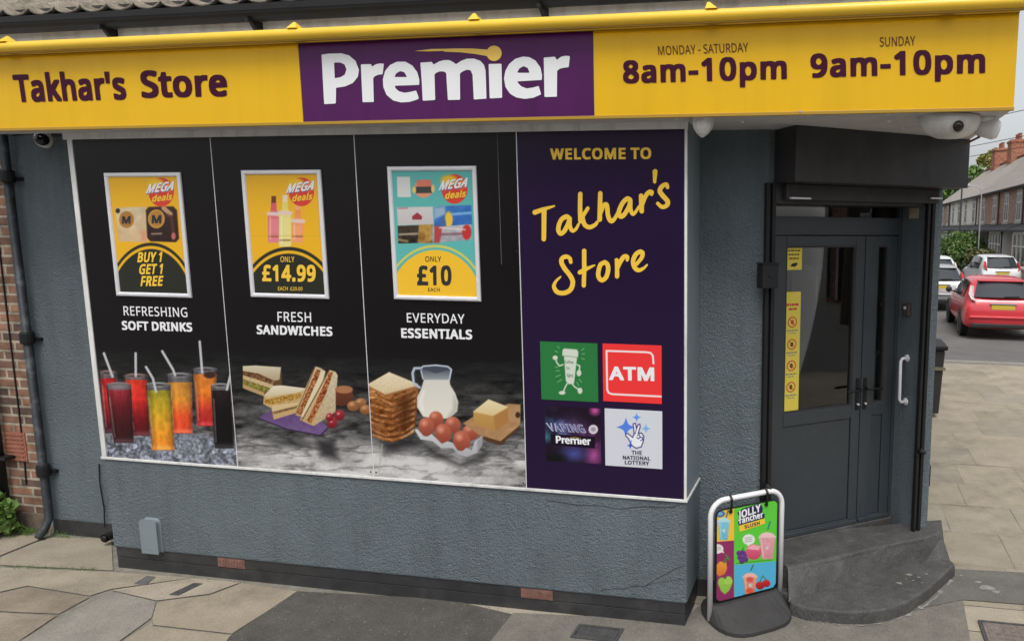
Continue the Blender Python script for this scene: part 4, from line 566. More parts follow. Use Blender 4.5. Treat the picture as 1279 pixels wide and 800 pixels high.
# interior seen through the door glass
inn = [(WL+.25,B+.32),(-.75,B+.32)]+[tuple(CORNER.xyz(a,0,-.32)[:2]) for a in (.02,1.40)]+[(RX-.3,RY+.7),(RX-.3,13.3),(WL+.25,13.3)]
mb = MB(); mb.prism(inn, .262, .27); obj('shop_floor', mb, M['interior'], shop)
mb = MB(); mb.obox(CORNER, -.9, 1.02, .27, 2.9, -1.32, -1.28); mb.box((-3.2, 8.0, .27), (RX-.35, 8.15, 3.1)); mb.prism(inn, 3.2, 3.25); obj('interior_wall', mb, M['pale'], shop)  # added pale partition close behind the glass to lighten it, then back wall and ceiling
# sloping tiled roof, fascia, gutter
EZ, EY = 3.805, 4.162
def tile_roof():
    mb = MB(); per = .205; n = int((RX+.4-WL+.6)/per*12); nx = n+1
    rws = [(EY-.075, EZ+.098), (EY+.20, EZ+.225), (EY+.20, EZ+.250), (EY+.48, EZ+.38), (EY+.48, EZ+.405), (EY+1.0, EZ+.65), (EY+3.8, EZ+2.0)]
    for r_, (y, z) in enumerate(rws):
        for i in range(nx):
            x = WL-.6+i*per/12; mb.v.append((x, y, z+.016-.056*abs(math.sin(math.pi*x/per))**.75+.005*math.sin(x*31+r_*2)))
    for r in range(len(rws)-1):
        for i in range(nx-1): mb.f.append((r*nx+i, r*nx+i+1, (r+1)*nx+i+1, (r+1)*nx+i))
    return mb
r = obj('roof', tile_roof(), M['tile'], shop, smooth=True)
r.modifiers.new('thick', 'SOLIDIFY').thickness = .014
mb = MB(); mb.box((WL-.4, EY, 3.57), (RX+.1, EY+.03, EZ)); obj('fascia_board', mb, M['white_upvc'], shop)
mb = MB(); mb.box((WL-.4, EY-.02, EZ+.001), (RX+.1, EY+.03, EZ+.11)); obj('eaves_gap_shade', mb, M['rubber'], shop)  # black strip stands in for the shade in the gaps under the tiles
mb = MB()
for x in (WL, RX-.25): mb.add([(x,B,3.751),(x,7.9,3.751),(x,7.9,5.75),(x+.25,B,3.751),(x+.25,7.9,3.751),(x+.25,7.9,5.75)], [(0,2,1),(3,4,5),(0,1,4,3),(1,2,5,4),(2,0,3,5)])
mb.box((WL+.251,7.65,3.751),(RX-.251,7.9,5.72)); obj('gable_wall', mb, M['wall'], shop)
mb = MB(); mb.box((WL+.01,7.91,3.68),(RX-.01,13.59,3.80)); obj('flat_roof', mb, M['rubber'], shop)
g = MB()
for i in range(9):
    q0, q1 = math.pi*(1+i/9), math.pi*(1+(i+1)/9); c = (EY-.062, EZ+.005)
    p = lambda q, r_: (c[0]+r_*math.cos(q), c[1]+r_*math.sin(q))
    a, b2, c2, d2 = p(q0,.058), p(q1,.058), p(q1,.052), p(q0,.052)
    g.hexa([(WL-.4,*a),(WL-.4,*b2),(WL-.4,*c2),(WL-.4,*d2)], [(RX+.12,*a),(RX+.12,*b2),(RX+.12,*c2),(RX+.12,*d2)])
g.box((WL-.4, EY-.1215, EZ), (RX+.12, EY-.116, EZ+.038))
gut = obj('gutter', g, M['black_metal'], shop)
for px_ in (158, 340, 697):
    X = at_y(px_-14, 25 if px_ < 600 else 12, EY)[0]; mb = MB()
    mb.box((X-.012, EY-.12, EZ-.065), (X+.012, EY-.001, EZ-.045)); mb.add([(X-.012,EY-.001,EZ-.065),(X-.012,EY-.085,EZ-.065),(X-.012,EY-.001,EZ-.16),(X+.012,EY-.001,EZ-.065),(X+.012,EY-.085,EZ-.065),(X+.012,EY-.001,EZ-.16)], [(0,1,2),(5,4,3),(0,3,4,1),(1,4,5,2),(2,5,3,0)])
    obj('bracket', mb, M['black_metal'], gut)
# soffit under the sign
mb = MB(); mb.box((BX0-.03, 3.945, SOF), (BX1-.05, D+.4, SOF+.012)); mb.box((BX1-.049, 3.945, SOF), (.822, 6.4, SOF+.012))
sof = obj('soffit', mb, M['soffit'], shop)
mb = MB()
for p in ((914,143),(927,152),(1010,143),(1109,142),(1110,151),(1128,160),(1000,139),(1163,160),(880,146),(845,148)):
    q = at_z(*p, SOF); mb = MB(); mb.lathe([(.012,0),(.010,-.005),(.004,-.008)], (q[0],q[1],SOF), n=10); obj('screw_head', mb, M['white_metal'], sof)
# air bricks
for p in ((288,704),(670,741)):
    u, v = FRONT.uv(*p); pl = Plane((0,D+.009,0),(0,-1,0),(1,0,0)); mb = MB(); mb.obox(pl,u-.11,u+.11,.085,.152,-.02,.004)
    for i in range(9):
        for k in range(2): mb.obox(pl,u-.098+i*.0225,u-.084+i*.0225,.096+k*.026,.113+k*.026,.003,.0075)
    obj('air_brick', mb, M['dull_clay'], shop)
M['crack'] = mat('dark crack', (.05,.06,.065), .9)
# cracks in the render low on the bay
def crack(pts, w=.005):
    cr = MB()
    q = [FRONT.uv(*p) for p in pts]
    for a, b in zip(q[:-1], q[1:]):
        t = (b-a)/np.linalg.norm(b-a); n_ = np.array([-t[1], t[0]])*w/2
        cr.add([FRONT.xyz(*(a-n_),.0025), FRONT.xyz(*(b-n_*.7),.0025), FRONT.xyz(*(b+n_*.7),.0025), FRONT.xyz(*(a+n_),.0025)], [(0,1,2,3)])
    obj('crack', cr, M['crack'], shop)
crack([(750,737),(766,734),(778,735),(790,731),(806,731),(820,722),(834,715),(842,710),(856,705)]); crack([(806,731),(820,727),(840,724),(856,722)], .003); crack([(683,624),(720,630),(752,631),(775,635),(800,632),(838,633),(852,629)], .006)
# ---- door set
ZST = .28
du = lambda x, y: DOOR.uv(x, y)
ztr0, ztr1 = du(1040,271)[1], du(1040,252)[1]; zhead = du(1040,294)[1]
aL, aM, aR = du(979.5,420)[0]-.10, (du(1079,320)[0]+du(1070,640)[0])/2, (du(1122,320)[0]+du(1108,600)[0])/2
fr = thing('entrance_door', DOOR.xyz(.8, ZST), 'anthracite double entrance door with half glazed leaves in the chamfered corner', 'door')
mb = MB(); mb.obox(DOOR, A0-.02, aL, ZST, 2.72, -.06, .012); mb.obox(DOOR, aR, A1+.0, ZST, 2.72, -.06, .012); mb.obox(DOOR, aL, aR, zhead+.004, ztr0, -.06, .012); mb.obox(DOOR, aL, aR, ztr1, 2.75, -.06, .012)
obj('frame', mb, M['door'], fr, bevel=.003)
mb = MB(); mb.obox(DOOR, A0-.03, A1+.0, .17, ZST+.009, -.10, .035); obj('threshold', mb, M['concrete'], fr, bevel=.008)
mb = MB(); mb.obox(DOOR, aL, aR, ztr0, ztr1, -.03, -.024); obj('transom_glass', mb, M['glass'], fr)
def leaf(u0, u1, gz0, gz1, gl, gr, pz0, pz1):
    mb = MB(); T0, T1 = -.045, .008; z0, z1 = ZST+.012, zhead-.002
    mb.obox(DOOR,u0,gl,z0,z1,T0,T1); mb.obox(DOOR,gr,u1,z0,z1,T0,T1); mb.obox(DOOR,gl,gr,gz1,z1,T0,T1); mb.obox(DOOR,gl,gr,pz1,gz0,T0,T1); mb.obox(DOOR,gl,gr,z0,pz0,T0,T1)
    o = obj('door_leaf', mb, M['door'], fr, bevel=.004)
    mb = MB(); mb.obox(DOOR,gl+.004,gr-.004,pz0+.004,pz1-.004,T0+.01,T1-.010); obj('panel', mb, M['door'], o, bevel=.002)
    mb = MB(); mb.frame(DOOR,gl,gr,gz0,gz1,.012,-.02,.002); obj('gasket', mb, M['rubber'], o)
    mb = MB(); mb.obox(DOOR,gl+.004,gr-.004,gz0+.004,gz1-.004,-.022,-.016); obj('glass', mb, M['glass'], o)
    mb = MB(); mb.obox(DOOR,u0+.002,u1-.002,z0,z0+.032,T1+.001,T1+.018); obj('weather_bar', mb, M['door'], o, bevel=.005)
    return o
gz1 = du(1030,307)[1]; gz0 = du(1030,510)[1]; pz1 = du(1030,526)[1]; pz0 = du(1030,653)[1]
l1 = leaf(aL+.004, aM-.003, gz0, gz1, du(979.5,420)[0], du(1066,400)[0], pz0, pz1)
l2 = leaf(aM+.003, aR-.003, gz0, gz1, du(1093,400)[0], du(1106,400)[0], pz0, pz1)
def handle(o, uc, zc, s):
    mb = MB(); mb.obox(DOOR,uc-.016,uc+.016,zc-.13,zc+.11,.0085,.016); h = obj('handle', mb, M['black_metal'], o, bevel=.004)
    mb = MB(); q = [DOOR.xyz(uc,zc+.03,.016),DOOR.xyz(uc,zc+.03,.055),DOOR.xyz(uc+s*.02,zc+.03,.062),DOOR.xyz(uc+s*.125,zc+.025,.06)]; mb.tube(q,.009,10); obj('lever', mb, M['black_metal'], h, smooth=True)
    mb = MB(); mb.lathe([(.008,0),(.008,.02),(.006,.022)], DOOR.xyz(uc,zc-.085,.012), CN, 12); obj('lock_cylinder', mb, M['alu'], h)
zc = du(1068,490)[1]; handle(l1, aM-.032, zc, -1); handle(l2, aM+.036, zc, 1)
# stickers on the door glass
def sticker(px4, kind):
    uv = [du(*p) for p in px4]; u0, u1 = np.mean([uv[0][0],uv[3][0]]), np.mean([uv[1][0],uv[2][0]]); v1, v0 = np.mean([uv[0][1],uv[1][1]]), np.mean([uv[2][1],uv[3][1]])
    u0 = max(u0, du(979.5,420)[0]+.006)
    mb = MB(); mb.obox(DOOR,u0,u1,v0,v1,-.0155,-.0135); st = obj('sticker', mb, mat('yellow sticker '+kind, (.80,.66,.09), .4), l1, label='yellow notice with red warning circles' if kind == 'tall' else 'small yellow camera notice')
    w = u1-u0; O = -.0125
    def T(x0, x1, v, h, m):          # a line of print too small to read: a run of word-sized marks
        mb2 = MB(); x = x0
        while x < x1-.03:
            q = min(x+rng.uniform(.10, .26), x1); mb2.add([DOOR.xyz(u0+w*x,v,O), DOOR.xyz(u0+w*q,v,O), DOOR.xyz(u0+w*q,v+h,O), DOOR.xyz(u0+w*x,v+h,O)], [(0,1,2,3)]); x = q+.035
        obj('print_line', mb2, m, st)
    if kind == 'tall':
        H = v1-v0
        T(.12, .88, v1-H*.115, .017, M['red_ink']); T(.26, .76, v1-H*.150, .014, M['red_ink'])
        for k, f in enumerate((.25,.435,.615,.795)):
            c = DOOR.xyz((u0+u1)/2, v1-H*f, O); R1 = w*.29; mb3 = MB(); n = 28
            for i in range(n):
                a, b = 2*math.pi*i/n, 2*math.pi*(i+1)/n; e = lambda q, r_: c+r_*(math.cos(q)*CU+math.sin(q)*np.array([0,0,1]))
                mb3.add([e(a,R1),e(b,R1),e(b,R1*.8),e(a,R1*.8)], [(0,1,2,3)])
            e = lambda x, z: c+x*R1*CU+np.array([0,0,z*R1]); mb3.add([e(-.62,.52),e(-.52,.62),e(.62,-.52),e(.52,-.62)], [(0,1,2,3)])
            obj('warning_ring', mb3, M['red_ink'], st)
            c = c+CN*-.0004; mb3 = MB(); mb3.add([e(-.3,.35),e(.1,.45),e(.35,.1),e(.25,-.4),e(-.05,-.5),e(-.35,-.1)], [(0,1,2,3,4,5)]); obj('pictogram', mb3, M['black_ink' if k else 'red_ink'], st)
            T(.16, .84, v1-H*(f+.075), .009, M['grey_ink']); T(.28, .72, v1-H*(f+.095), .006, M['grey_ink'])
    else:
        for k in range(3): T(.14+.04*k, .88-.04*k, v1-(v1-v0)*(.20+.17*k), .010, M['brown_ink'])
        c = DOOR.xyz((u0+u1)/2, v0+(v1-v0)*.2, O); mb3 = MB(); e = lambda x, z: c+x*CU+np.array([0,0,z]); mb3.add([e(-.028,-.006),e(.01,-.012),e(.034,.008),e(.022,.018),e(-.012,.012)], [(0,1,2,3,4)]); obj('pictogram', mb3, M['black_ink'], st)

sticker([(980,308),(1003,308),(1003,337),(980,337)], 'small'); sticker([(980,365),(1002,364),(998,512.5),(976,514.8)], 'tall')
# display shelves with goods just inside the narrow leaf
ds = thing('display_shelf', CORNER.xyz(1.3,.27,-.95), 'shelf unit of coloured goods seen through the narrow door leaf', 'shelf')
mb = MB(); mb.obox(CORNER, .92, .94, .27, 2.2, -1.15, -.80); mb.obox(CORNER, 1.48, 1.50, .27, 2.2, -1.15, -.80); mb.obox(CORNER, .94, 1.48, .27, 2.2, -1.15, -1.13); obj('frame', mb, M['white_metal'], ds)
gcol = [mat('goods '+n, c, .5) for n, c in (('yellow',(.75,.5,.05)),('blue',(.05,.18,.5)),('red',(.6,.06,.05)),('white',(.7,.7,.7)),('green',(.1,.35,.1)),('brown',(.3,.16,.08)))]
for k in range(6):
    z = .45+.30*k; mb = MB(); mb.obox(CORNER, .941, 1.479, z, z+.02, -1.129, -.80); sb = obj('shelf', mb, M['white_metal'], ds); a = .95
    while a < 1.40:
        w = rng.uniform(.06,.11); mb = MB(); mb.obox(CORNER, a, a+w, z+.021, z+rng.uniform(.14,.25), -1.0, -.83); obj('packet', mb, gcol[rng.integers(6)], sb); a += w+.008
mb = MB(); mb.obox(CORNER, .15, .62, .27, 1.25, -1.20, -.70); mb.obox(CORNER, .10, .66, 1.251, 1.29, -1.24, -.66); ctr = thing('shop_counter', CORNER.xyz(.4,.27,-.95), 'pale counter end seen dimly through the wide door leaf', 'counter'); obj('counter_top', mb, M['interior'], ctr)
# ================================================================== FASCIA SIGN
ST = 3.572; sx0, sx1 = -6.2, float(at_y(1266,135.4,3.93)[0])
px1 = (SIGN.uv(374,61)[0]+SIGN.uv(378,154)[0])/2; px2 = (SIGN.uv(741,44)[0]+SIGN.uv(742,146)[0])/2
sign = thing('shop_sign', ((sx0+sx1)/2, 3.93, SOF), 'long yellow and purple fascia sign over the bay window and corner door', 'sign')
mb = MB(); mb.box((sx0, 3.937, SOF-.004), (sx1, 4.12, ST)); mb.box((sx1-.16, 4.121, SOF-.004), (sx1, 6.6, ST)); obj('sign_box', mb, M['soffit'], sign, bevel=.003)
mb = MB(); mb.box((sx0, 3.922, SOF-.012), (sx1+.002, 3.940, SOF+.006)); mb.box((sx0, 3.922, ST-.006), (sx1+.002, 3.940, ST+.008)); obj('edge_trim', mb, mat('ochre trim', (.40,.24,.02), .4), sign, bevel=.002)
def spanel(a, b, m, label):
    mb = MB(); mb.box((a, 3.93, SOF+.007), (b, 3.936, ST-.007)); return obj('sign_panel', mb, m, sign, label=label)
p1 = spanel(sx0, px1-.002, M['yellow'], 'yellow panel with the shop name'); p2 = spanel(px1+.002, px2-.002, M['purple'], 'purple panel with white lettering'); p3 = spanel(px2+.002, sx1, M['yellow'], 'yellow panel with opening hours')
IO = .0025
def tl(s, st, bl, br, tlx, m, par, track=0, o=IO, pl=SIGN): return text(s, st, pl, bl, br, tlx, m, par, o, track)
tl("Takhar's", 'b', (20.5,128), (159,124.5), (15.5,93.5), M['purple_ink'], p1, -.012); tl('Store', 'b', (177.5,122.5), (285,120.5), (174.5,88.5), M['purple_ink'], p1, -.012)
shape(PREMIER, SIGN, M['white_ink'], p2, IO); shape(SWOOSH[:1], SIGN, M['gold_ink'], p2, IO+.0012, 'emblem'); shape(SWOOSH[1:], SIGN, M['gold_ink'], p2, IO, 'emblem')
tl('MONDAY - SATURDAY', 'r', (822.5,69.2), (935,65), (821.6,58), M['brown_ink'], p3); tl('8am-10pm', 'b', (778.5,104.5), (983,99), (777.5,76), M['purple_ink'], p3, .01)
tl('SUNDAY', 'r', (1099,58.6), (1143.5,57), (1098.6,46.8), M['brown_ink'], p3); tl('9am-10pm', 'b', (1012.5,97.3), (1230.5,91.5), (1011.8,67.5), M['purple_ink'], p3, .01)
# trough light along the sign top
TZ, TY = 3.599, 3.865
tr = thing('trough_light', ((sx0+sx1)/2, TY, TZ), 'yellow tubular trough light running along the top of the fascia sign', 'light')
mb = MB(); mb.tube([(sx0+.05,TY,TZ),(sx1+.03,TY,TZ)], .032, 16); obj('tube', mb, M['yellow_paint'], tr, smooth=True).modifiers.new('es','EDGE_SPLIT')
mb = MB(); mb.box((sx0+.06, TY-.008, TZ-.038), (sx1+.02, TY+.012, TZ-.031)); obj('diffuser', mb, mat('ochre lamp slot', (.34,.20,.02), .5), tr)
for p in (3, 365, 591, 885, 1182):
    X = at_y(p, 40, TY)[0]; mb = MB(); mb.box((X-.014, TY-.01, TZ+.03), (X+.014, 4.10, TZ+.046)); mb.add([(X-.014,TY-.03,TZ+.03),(X-.014,TY+.06,TZ+.03),(X-.014,TY+.03,TZ+.078),(X+.05,TY-.03,TZ+.03),(X+.05,TY+.06,TZ+.03),(X+.0,TY+.03,TZ+.078)], [(0,2,1),(3,4,5),(0,3,5,2),(1,2,5,4),(0,1,4,3)]); mb.box((X-.014, 4.085, ST-.02), (X+.014, 4.10, TZ+.03))
    obj('bracket', mb, M['yellow_paint'], tr)
# ================================================================== BAY WINDOW GRAPHICS
PF = Plane((0, D-.006, 0), (0,-1,0), (1,0,0))
J = [BX0+.037] + [float((at_y(*a, D)[0]+at_y(*b, D)[0])/2) for a, b in (((264,178),(297,575)),((443,170),(467,590)),((643,165),(660,605)))] + [BX1-.017]
VZ0, VZ1, VZM = zs+.0145, BZ1-.003, 1.80
BLK = (20,17,19)
def backdrop(cv):      # slate table top under a black studio wall
    cv.at(1,0,0); X, Y = cv.X, cv.Y; t = np.clip((Y-(428+.028*(X-120)))/(150), 0, 1)
    st = fbm(X/46, Y/9, 5, 3); f2 = fbm(X/13, Y/4.5, 4, 9); f3 = fbm(X/60, Y/26, 3, 21)
    crack = np.clip(1-np.abs(fbm(X/70+.3*f2, Y/16, 4, 61)-.5)*16, 0, 1)
    lum = 18+t**1.05*(92+190*(st-.5)+130*(f2-.5)) - crack*45*t; hi = np.clip((t-.70-.25*(f3-.5))/.16, 0, 1)
    lum = lum*(1-hi)+hi*(182+130*(f3-.5)+60*(f2-.5)-crack*60); lum = lum+(fbm(X/2.2, Y/2.2, 2, 71)-.5)*26*t
    w = np.clip(t*12, 0, 1)[:,None]; g = np.stack([lum*1.0, lum*.99, lum*.985], 1); cv.C = cv.C*(1-w)+np.clip(g, 18, 205)*w; return cv
def wpanel(k, label, base=BLK):
    a, b = J[k]+.003, J[k+1]-.003; t = thing('window_graphic', ((a+b)/2, D, VZ0), label, 'window graphic', 'graphic panels covering the bay window')
    vs = np.concatenate([rows(VZ0, VZM, .0042), [VZM+.3, VZ1]]); return t, Canvas(PF, rows(a, b, .0042), vs, base)
g1, c1 = wpanel(0, 'black window panel with soft drinks in tall glasses with straws')
backdrop(c1)
# soft drinks (measured on an enlargement 5 x, origin 115,420)
c1.at(5, 115, 420); i = c1.sel(20, 560, 900, 800); n1 = vnoise(c1.X[i]/26, c1.Y[i]/24, 31); n2 = vnoise(c1.X[i]/11, c1.Y[i]/12, 77); top = np.clip((c1.Y[i]-(615-50*np.sin(c1.X[i]/260)))/50, 0, 1)
g1x, g1y = c1.X[i]+14*np.sin(c1.Y[i]/19), c1.Y[i]+12*np.sin(c1.X[i]/23); cx_, cy_ = np.floor(g1x/34), np.floor(g1y/30); fx_, fy_ = np.abs(g1x/34-cx_-.5)*2, np.abs(g1y/30-cy_-.5)*2; cube = vnoise(cx_*7.3, cy_*5.1, 12)
lum = 70+110*cube*(1-.6*np.maximum(fx_, fy_)**5)+70*(n2-.5)+60*np.clip(n1-.62, 0, 1); c1.put(i, top*.95, np.stack([lum*.96, lum*1.0, lum*1.1], 1))
def glass_of(x0, x1, xb0, xb1, y0, yl, y1, cs, rim=(150,148,150), foam=None):
    ym = (yl+y1)*.5
    c1.poly([(x0,y0),(x1,y0),(xb1,y1),(xb0,y1)], (95,92,95), soft=4, a=.35)
    k = len(cs)-1; f = lambda t: (x0+(xb0-x0)*t, x1+(xb1-x1)*t)
    for q in range(k):
        ta, tb = (yl+(y1-yl)*q/k-y0)/(y1-y0), (yl+(y1-yl)*(q+1)/k-y0)/(y1-y0); (a0,a1),(b0,b1) = f(ta), f(tb)
        c1.poly([(a0,y0+(y1-y0)*ta),(a1,y0+(y1-y0)*ta),(b1,y0+(y1-y0)*tb+3),(b0,y0+(y1-y0)*tb+3)], cs[q], cs[q+1], soft=3)
    c1.ell((x0+x1)/2, y0, (x1-x0)/2, 17, rim, soft=4, a=.45); c1.ell((x0+x1)/2, y0+2, (x1-x0)/2-9, 11, (70,66,68), soft=4, a=.5)
    (a0,a1),(b0,b1) = f(.25), f(.9); c1.line([(a0+12,y0+(y1-y0)*.22),(b0+11,y0+(y1-y0)*.9)], 9, (255,235,220), 8, .38); c1.line([(a0+3,y0),(b0+3,y1)], 4, (200,190,190), 4, .35); c1.line([(a1-3,y0),(b1-3,y1)], 4, (190,180,180), 4, .3); i = c1.sel(x0-30, y0, b1+30, y1); nz = fbm(c1.X[i]/16, c1.Y[i]/26, 3, int(x0))-.5; tt = (c1.Y[i]-y0)/(y1-y0); L_, R_ = x0+(xb0-x0)*tt, x1+(xb1-x1)*tt; u = (c1.X[i]-L_)/(R_-L_)*2-1; ok = (np.abs(u) < 1)
    sh_ = np.where(ok, 1-.42*np.abs(u)**3+.10*np.exp(-((u+.35)/.16)**2)+nz*.30, 1); c1.C[i] *= sh_[:,None]; lo_ = np.where(ok, np.exp(-((tt-.98)/.05)**2)*38, 0); c1.C[i] += lo_[:,None]
straw = lambda *p: c1.line(p, 15, (186,186,190), 4)
glass_of(630,780,655,768,205,235,555,[(205,120,50),(215,120,40),(196,60,40),(170,28,32)]); straw((672,32),(688,225)); c1.ell(735,240,38,22,(60,40,36),soft=8,a=.85)
glass_of(465,622,500,628,240,285,600,[(190,130,55),(212,140,50),(225,85,40),(224,70,38)],(170,170,172)); straw((438,92),(505,205),(518,240))
glass_of(195,345,255,360,245,270,615,[(200,55,38),(215,48,38),(120,20,28),(75,14,22)],(180,140,130)); straw((272,105),(273,245))
glass_of(45,150,80,170,225,260,600,[(165,30,34),(190,36,36),(120,20,30),(40,12,24)],(160,120,115)); straw((74,105),(128,250))
glass_of(85,245,135,262,300,330,660,[(150,45,55),(95,24,30),(62,18,22),(44,14,18)],(150,140,140)); c1.ell(165,310,60,26,(140,128,132),soft=18,a=.5)
glass_of(335,490,375,515,300,335,705,[(150,140,40),(196,160,38),(222,150,40),(224,126,36)],(175,178,172)); straw((337,190),(380,262),(400,345))
glass_of(742,862,765,888,305,335,695,[(42,28,32),(20,14,18),(15,11,14),(13,10,13)],(165,165,168)); straw((868,225),(842,330))
c1.build('panel', M['print'], g1)
PO = .0095
def cap(a, b, par): (tl(*a, M['white_ink'], par, .02, .0015, PF), tl(*b, M['white_ink'], par, .0, .0015, PF))
cap(('REFRESHING','r',(155,393.5),(234.5,395.8),(154,382)), ('SOFT DRINKS','b',(152.8,411.6),(240.5,414),(152,400.5)), g1)
# sandwiches (5.33 x, origin 295,440)
g2, c2 = wpanel(1, 'black window panel with cut sandwiches on a purple napkin'); backdrop(c2); c2.at(5.33, 295, 440)
c2.poly([(520,560),(660,590),(690,720),(560,700)], (52,50,52), soft=40, a=.7)
c2.poly([(150,560),(600,600),(700,520),(640,620),(300,620)], (40,38,40), soft=40, a=.5)
c2.poly([(45,90),(130,86),(298,98),(305,210),(240,240),(185,290),(60,240),(45,225)], (92,70,44), soft=4)
c2.poly([(45,90),(130,86),(298,98),(288,180),(255,188),(150,140),(45,122)], (205,196,170), (170,152,118), soft=4); c2.poly([(45,122),(150,142),(255,190),(250,214),(140,178),(45,146)], (110,76,50), soft=3, noise=70, ns=9)
c2.poly([(45,150),(140,180),(245,214),(236,240),(150,212),(45,176)], (196,170,126), soft=3, noise=20); c2.poly([(45,180),(150,216),(228,244),(190,262),(120,238),(45,206)], (128,122,52), soft=3, noise=60, ns=9); c2.poly([(45,208),(120,240),(188,266),(184,290),(110,262),(45,236)], (178,148,104), soft=3)
c2.poly([(148,436),(232,380),(470,380),(612,496),(560,552),(340,508)], (98,72,118), (112,88,134), soft=4, noise=14, ns=30); c2.line([(148,438),(340,510),(560,552),(612,500)], 8, (48,34,62), 5)
c2.poly([(185,285),(245,222),(300,218),(480,240),(440,330),(400,400),(250,445),(235,370),(180,340)], (190,162,112), soft=4, noise=24, ns=16)
c2.poly([(185,285),(245,222),(300,218),(480,240),(420,262),(200,300)], (222,214,192), (198,180,140), soft=5); c2.poly([(195,312),(430,268),(440,300),(240,345),(185,338)], (170,130,60), soft=3, noise=60, ns=8)
c2.poly([(238,352),(420,330),(405,352),(240,392)], (206,180,136), soft=3); c2.poly([(240,395),(410,352),(405,368),(250,412)], (120,90,56), soft=3, noise=60, ns=8); c2.poly([(245,414),(400,372),(390,402),(255,444)], (190,158,110), soft=3)
for (q, sh) in (([(525,92),(560,102),(595,125),(578,190),(430,425),(392,415),(400,370)],0), ([(620,115),(660,128),(675,150),(660,395),(515,488),(424,448),(440,410)],1)):
    c2.poly(q, (205,188,150), (186,158,112), soft=4, noise=14)
c2.poly([(535,110),(562,112),(545,190),(430,418),(405,405)], (150,92,52), soft=4, noise=95, ns=8); c2.poly([(568,120),(592,128),(560,230),(450,430),(432,424)], (214,200,168), soft=4)
c2.poly([(622,130),(645,132),(600,270),(500,470),(470,455)], (152,86,50), soft=4, noise=95, ns=8); c2.poly([(650,150),(672,155),(660,392),(520,484)], (196,184,158), (182,160,124), soft=4, noise=18)
c2.line([(620,118),(440,446)], 10, (120,84,46), 4, .7); c2.line([(527,95),(395,412)], 8, (122,86,48), 4, .7)
c2.poly([(662,235),(700,220),(770,240),(782,300),(760,345),(700,358),(662,345)], (112,62,40), (82,44,30), soft=5); c2.ell(718,246,58,26,(164,112,76),soft=6)
for x, y, r_ in ((778,356,40),(828,335,38),(862,380,38)): c2.ell(x, y, r_, r_*.85, (176,122,78), (120,76,44), soft=6); c2.ell(x-10, y-12, r_*.35, r_*.25, (205,160,120), soft=10, a=.7)
for x, y, rx_, ry_ in ((640,468,34,36),(688,416,36,36),(622,430,26,28)): c2.ell(x, y, rx_, ry_, (160,52,58), (110,24,34), soft=5); c2.ell(x-8, y-10, 10, 9, (214,130,132), soft=8, a=.8)
c2.build('panel', M['print'], g2)
cap(('FRESH','r',(347,401.2),(389,402.2),(346.5,389)), ('SANDWICHES','b',(321,417),(415.5,419.6),(320.5,405.5)), g2)
# bread, milk, eggs and butter (4.705 x, origin 455,440)
g3, c3 = wpanel(2, 'black window panel with bread, milk jug, eggs and butter'); backdrop(c3); c3.at(4.705, 455, 440)
c3.poly([(95,520),(300,470),(330,560),(120,600)], (42,40,42), soft=40, a=.6); c3.poly([(300,500),(560,640),(760,560),(700,640),(560,680),(380,600)], (38,36,38), soft=36, a=.6)
c3.poly([(18,185),(145,115),(318,185),(318,240),(302,430),(180,515),(140,515),(60,470),(30,440)], (150,96,48), (110,60,26), soft=5, noise=55, ns=26)
for k in range(8):
    y = 226+k*35; w1, w2, w3 = rng.uniform(-17,17,3); c3.poly([(20+k*2,y-4),(60,y+10+w1),(118,y+26+w2),(165,y+34),(235,y+8+w3),(306-k*2,y-22),(304-k*2,y-2),(230,y+26+w3),(165,y+54),(110,y+44+w2),(20+k*2,y+14)], (206,150,92), (150,92,46), soft=7, noise=60, ns=14, a=.9)
    c3.line([(22+k*2,y+16),(70,y+26+w1),(122,y+46+w2),(165,y+58),(232,y+30+w3),(304-k*2,y+2)], 6+rng.uniform(-3,5), (84,46,24), 7, rng.uniform(.35,.8))
c3.poly([(165,250),(318,190),(302,430),(180,515)], (70,36,16), soft=20, a=.22)
c3.poly([(14,190),(145,115),(318,185),(300,205),(150,245),(120,248)], (226,214,186), (206,184,144), soft=5, noise=10); c3.line([(16,196),(122,250),(316,196)], 9, (158,104,58), 5, .8)
# jug
c3.poly([(335,90),(350,160),(335,210),(312,260),(310,320),(345,375),(420,392),(500,385),(545,345),(552,290),(535,240),(505,190),(500,150),(512,95)], (205,203,196), (222,218,205), soft=6)
c3.ell(420,98,90,26,(66,74,84),soft=5); c3.poly([(335,95),(340,140),(350,160),(500,160),(508,100),(420,122)], (78,86,100), (150,156,160), soft=6, a=.95); c3.line([(330,96),(345,80),(420,74),(490,82),(512,100),(500,160)], 8, (196,206,220), 5); c3.line([(330,92),(345,155)], 7, (190,200,214), 5)
c3.line([(335,92),(295,92),(284,120),(290,180),(325,205)], 15, (176,186,200), 5, .9); c3.line([(335,98),(302,104),(298,130),(302,170),(326,195)], 5, (58,62,70), 5, .8)
c3.poly([(525,250),(552,300),(545,345),(500,385),(480,388),(520,330)], (168,164,154), soft=22, a=.6); c3.line([(350,230),(332,290),(345,340)], 14, (240,240,235), 14, .5)
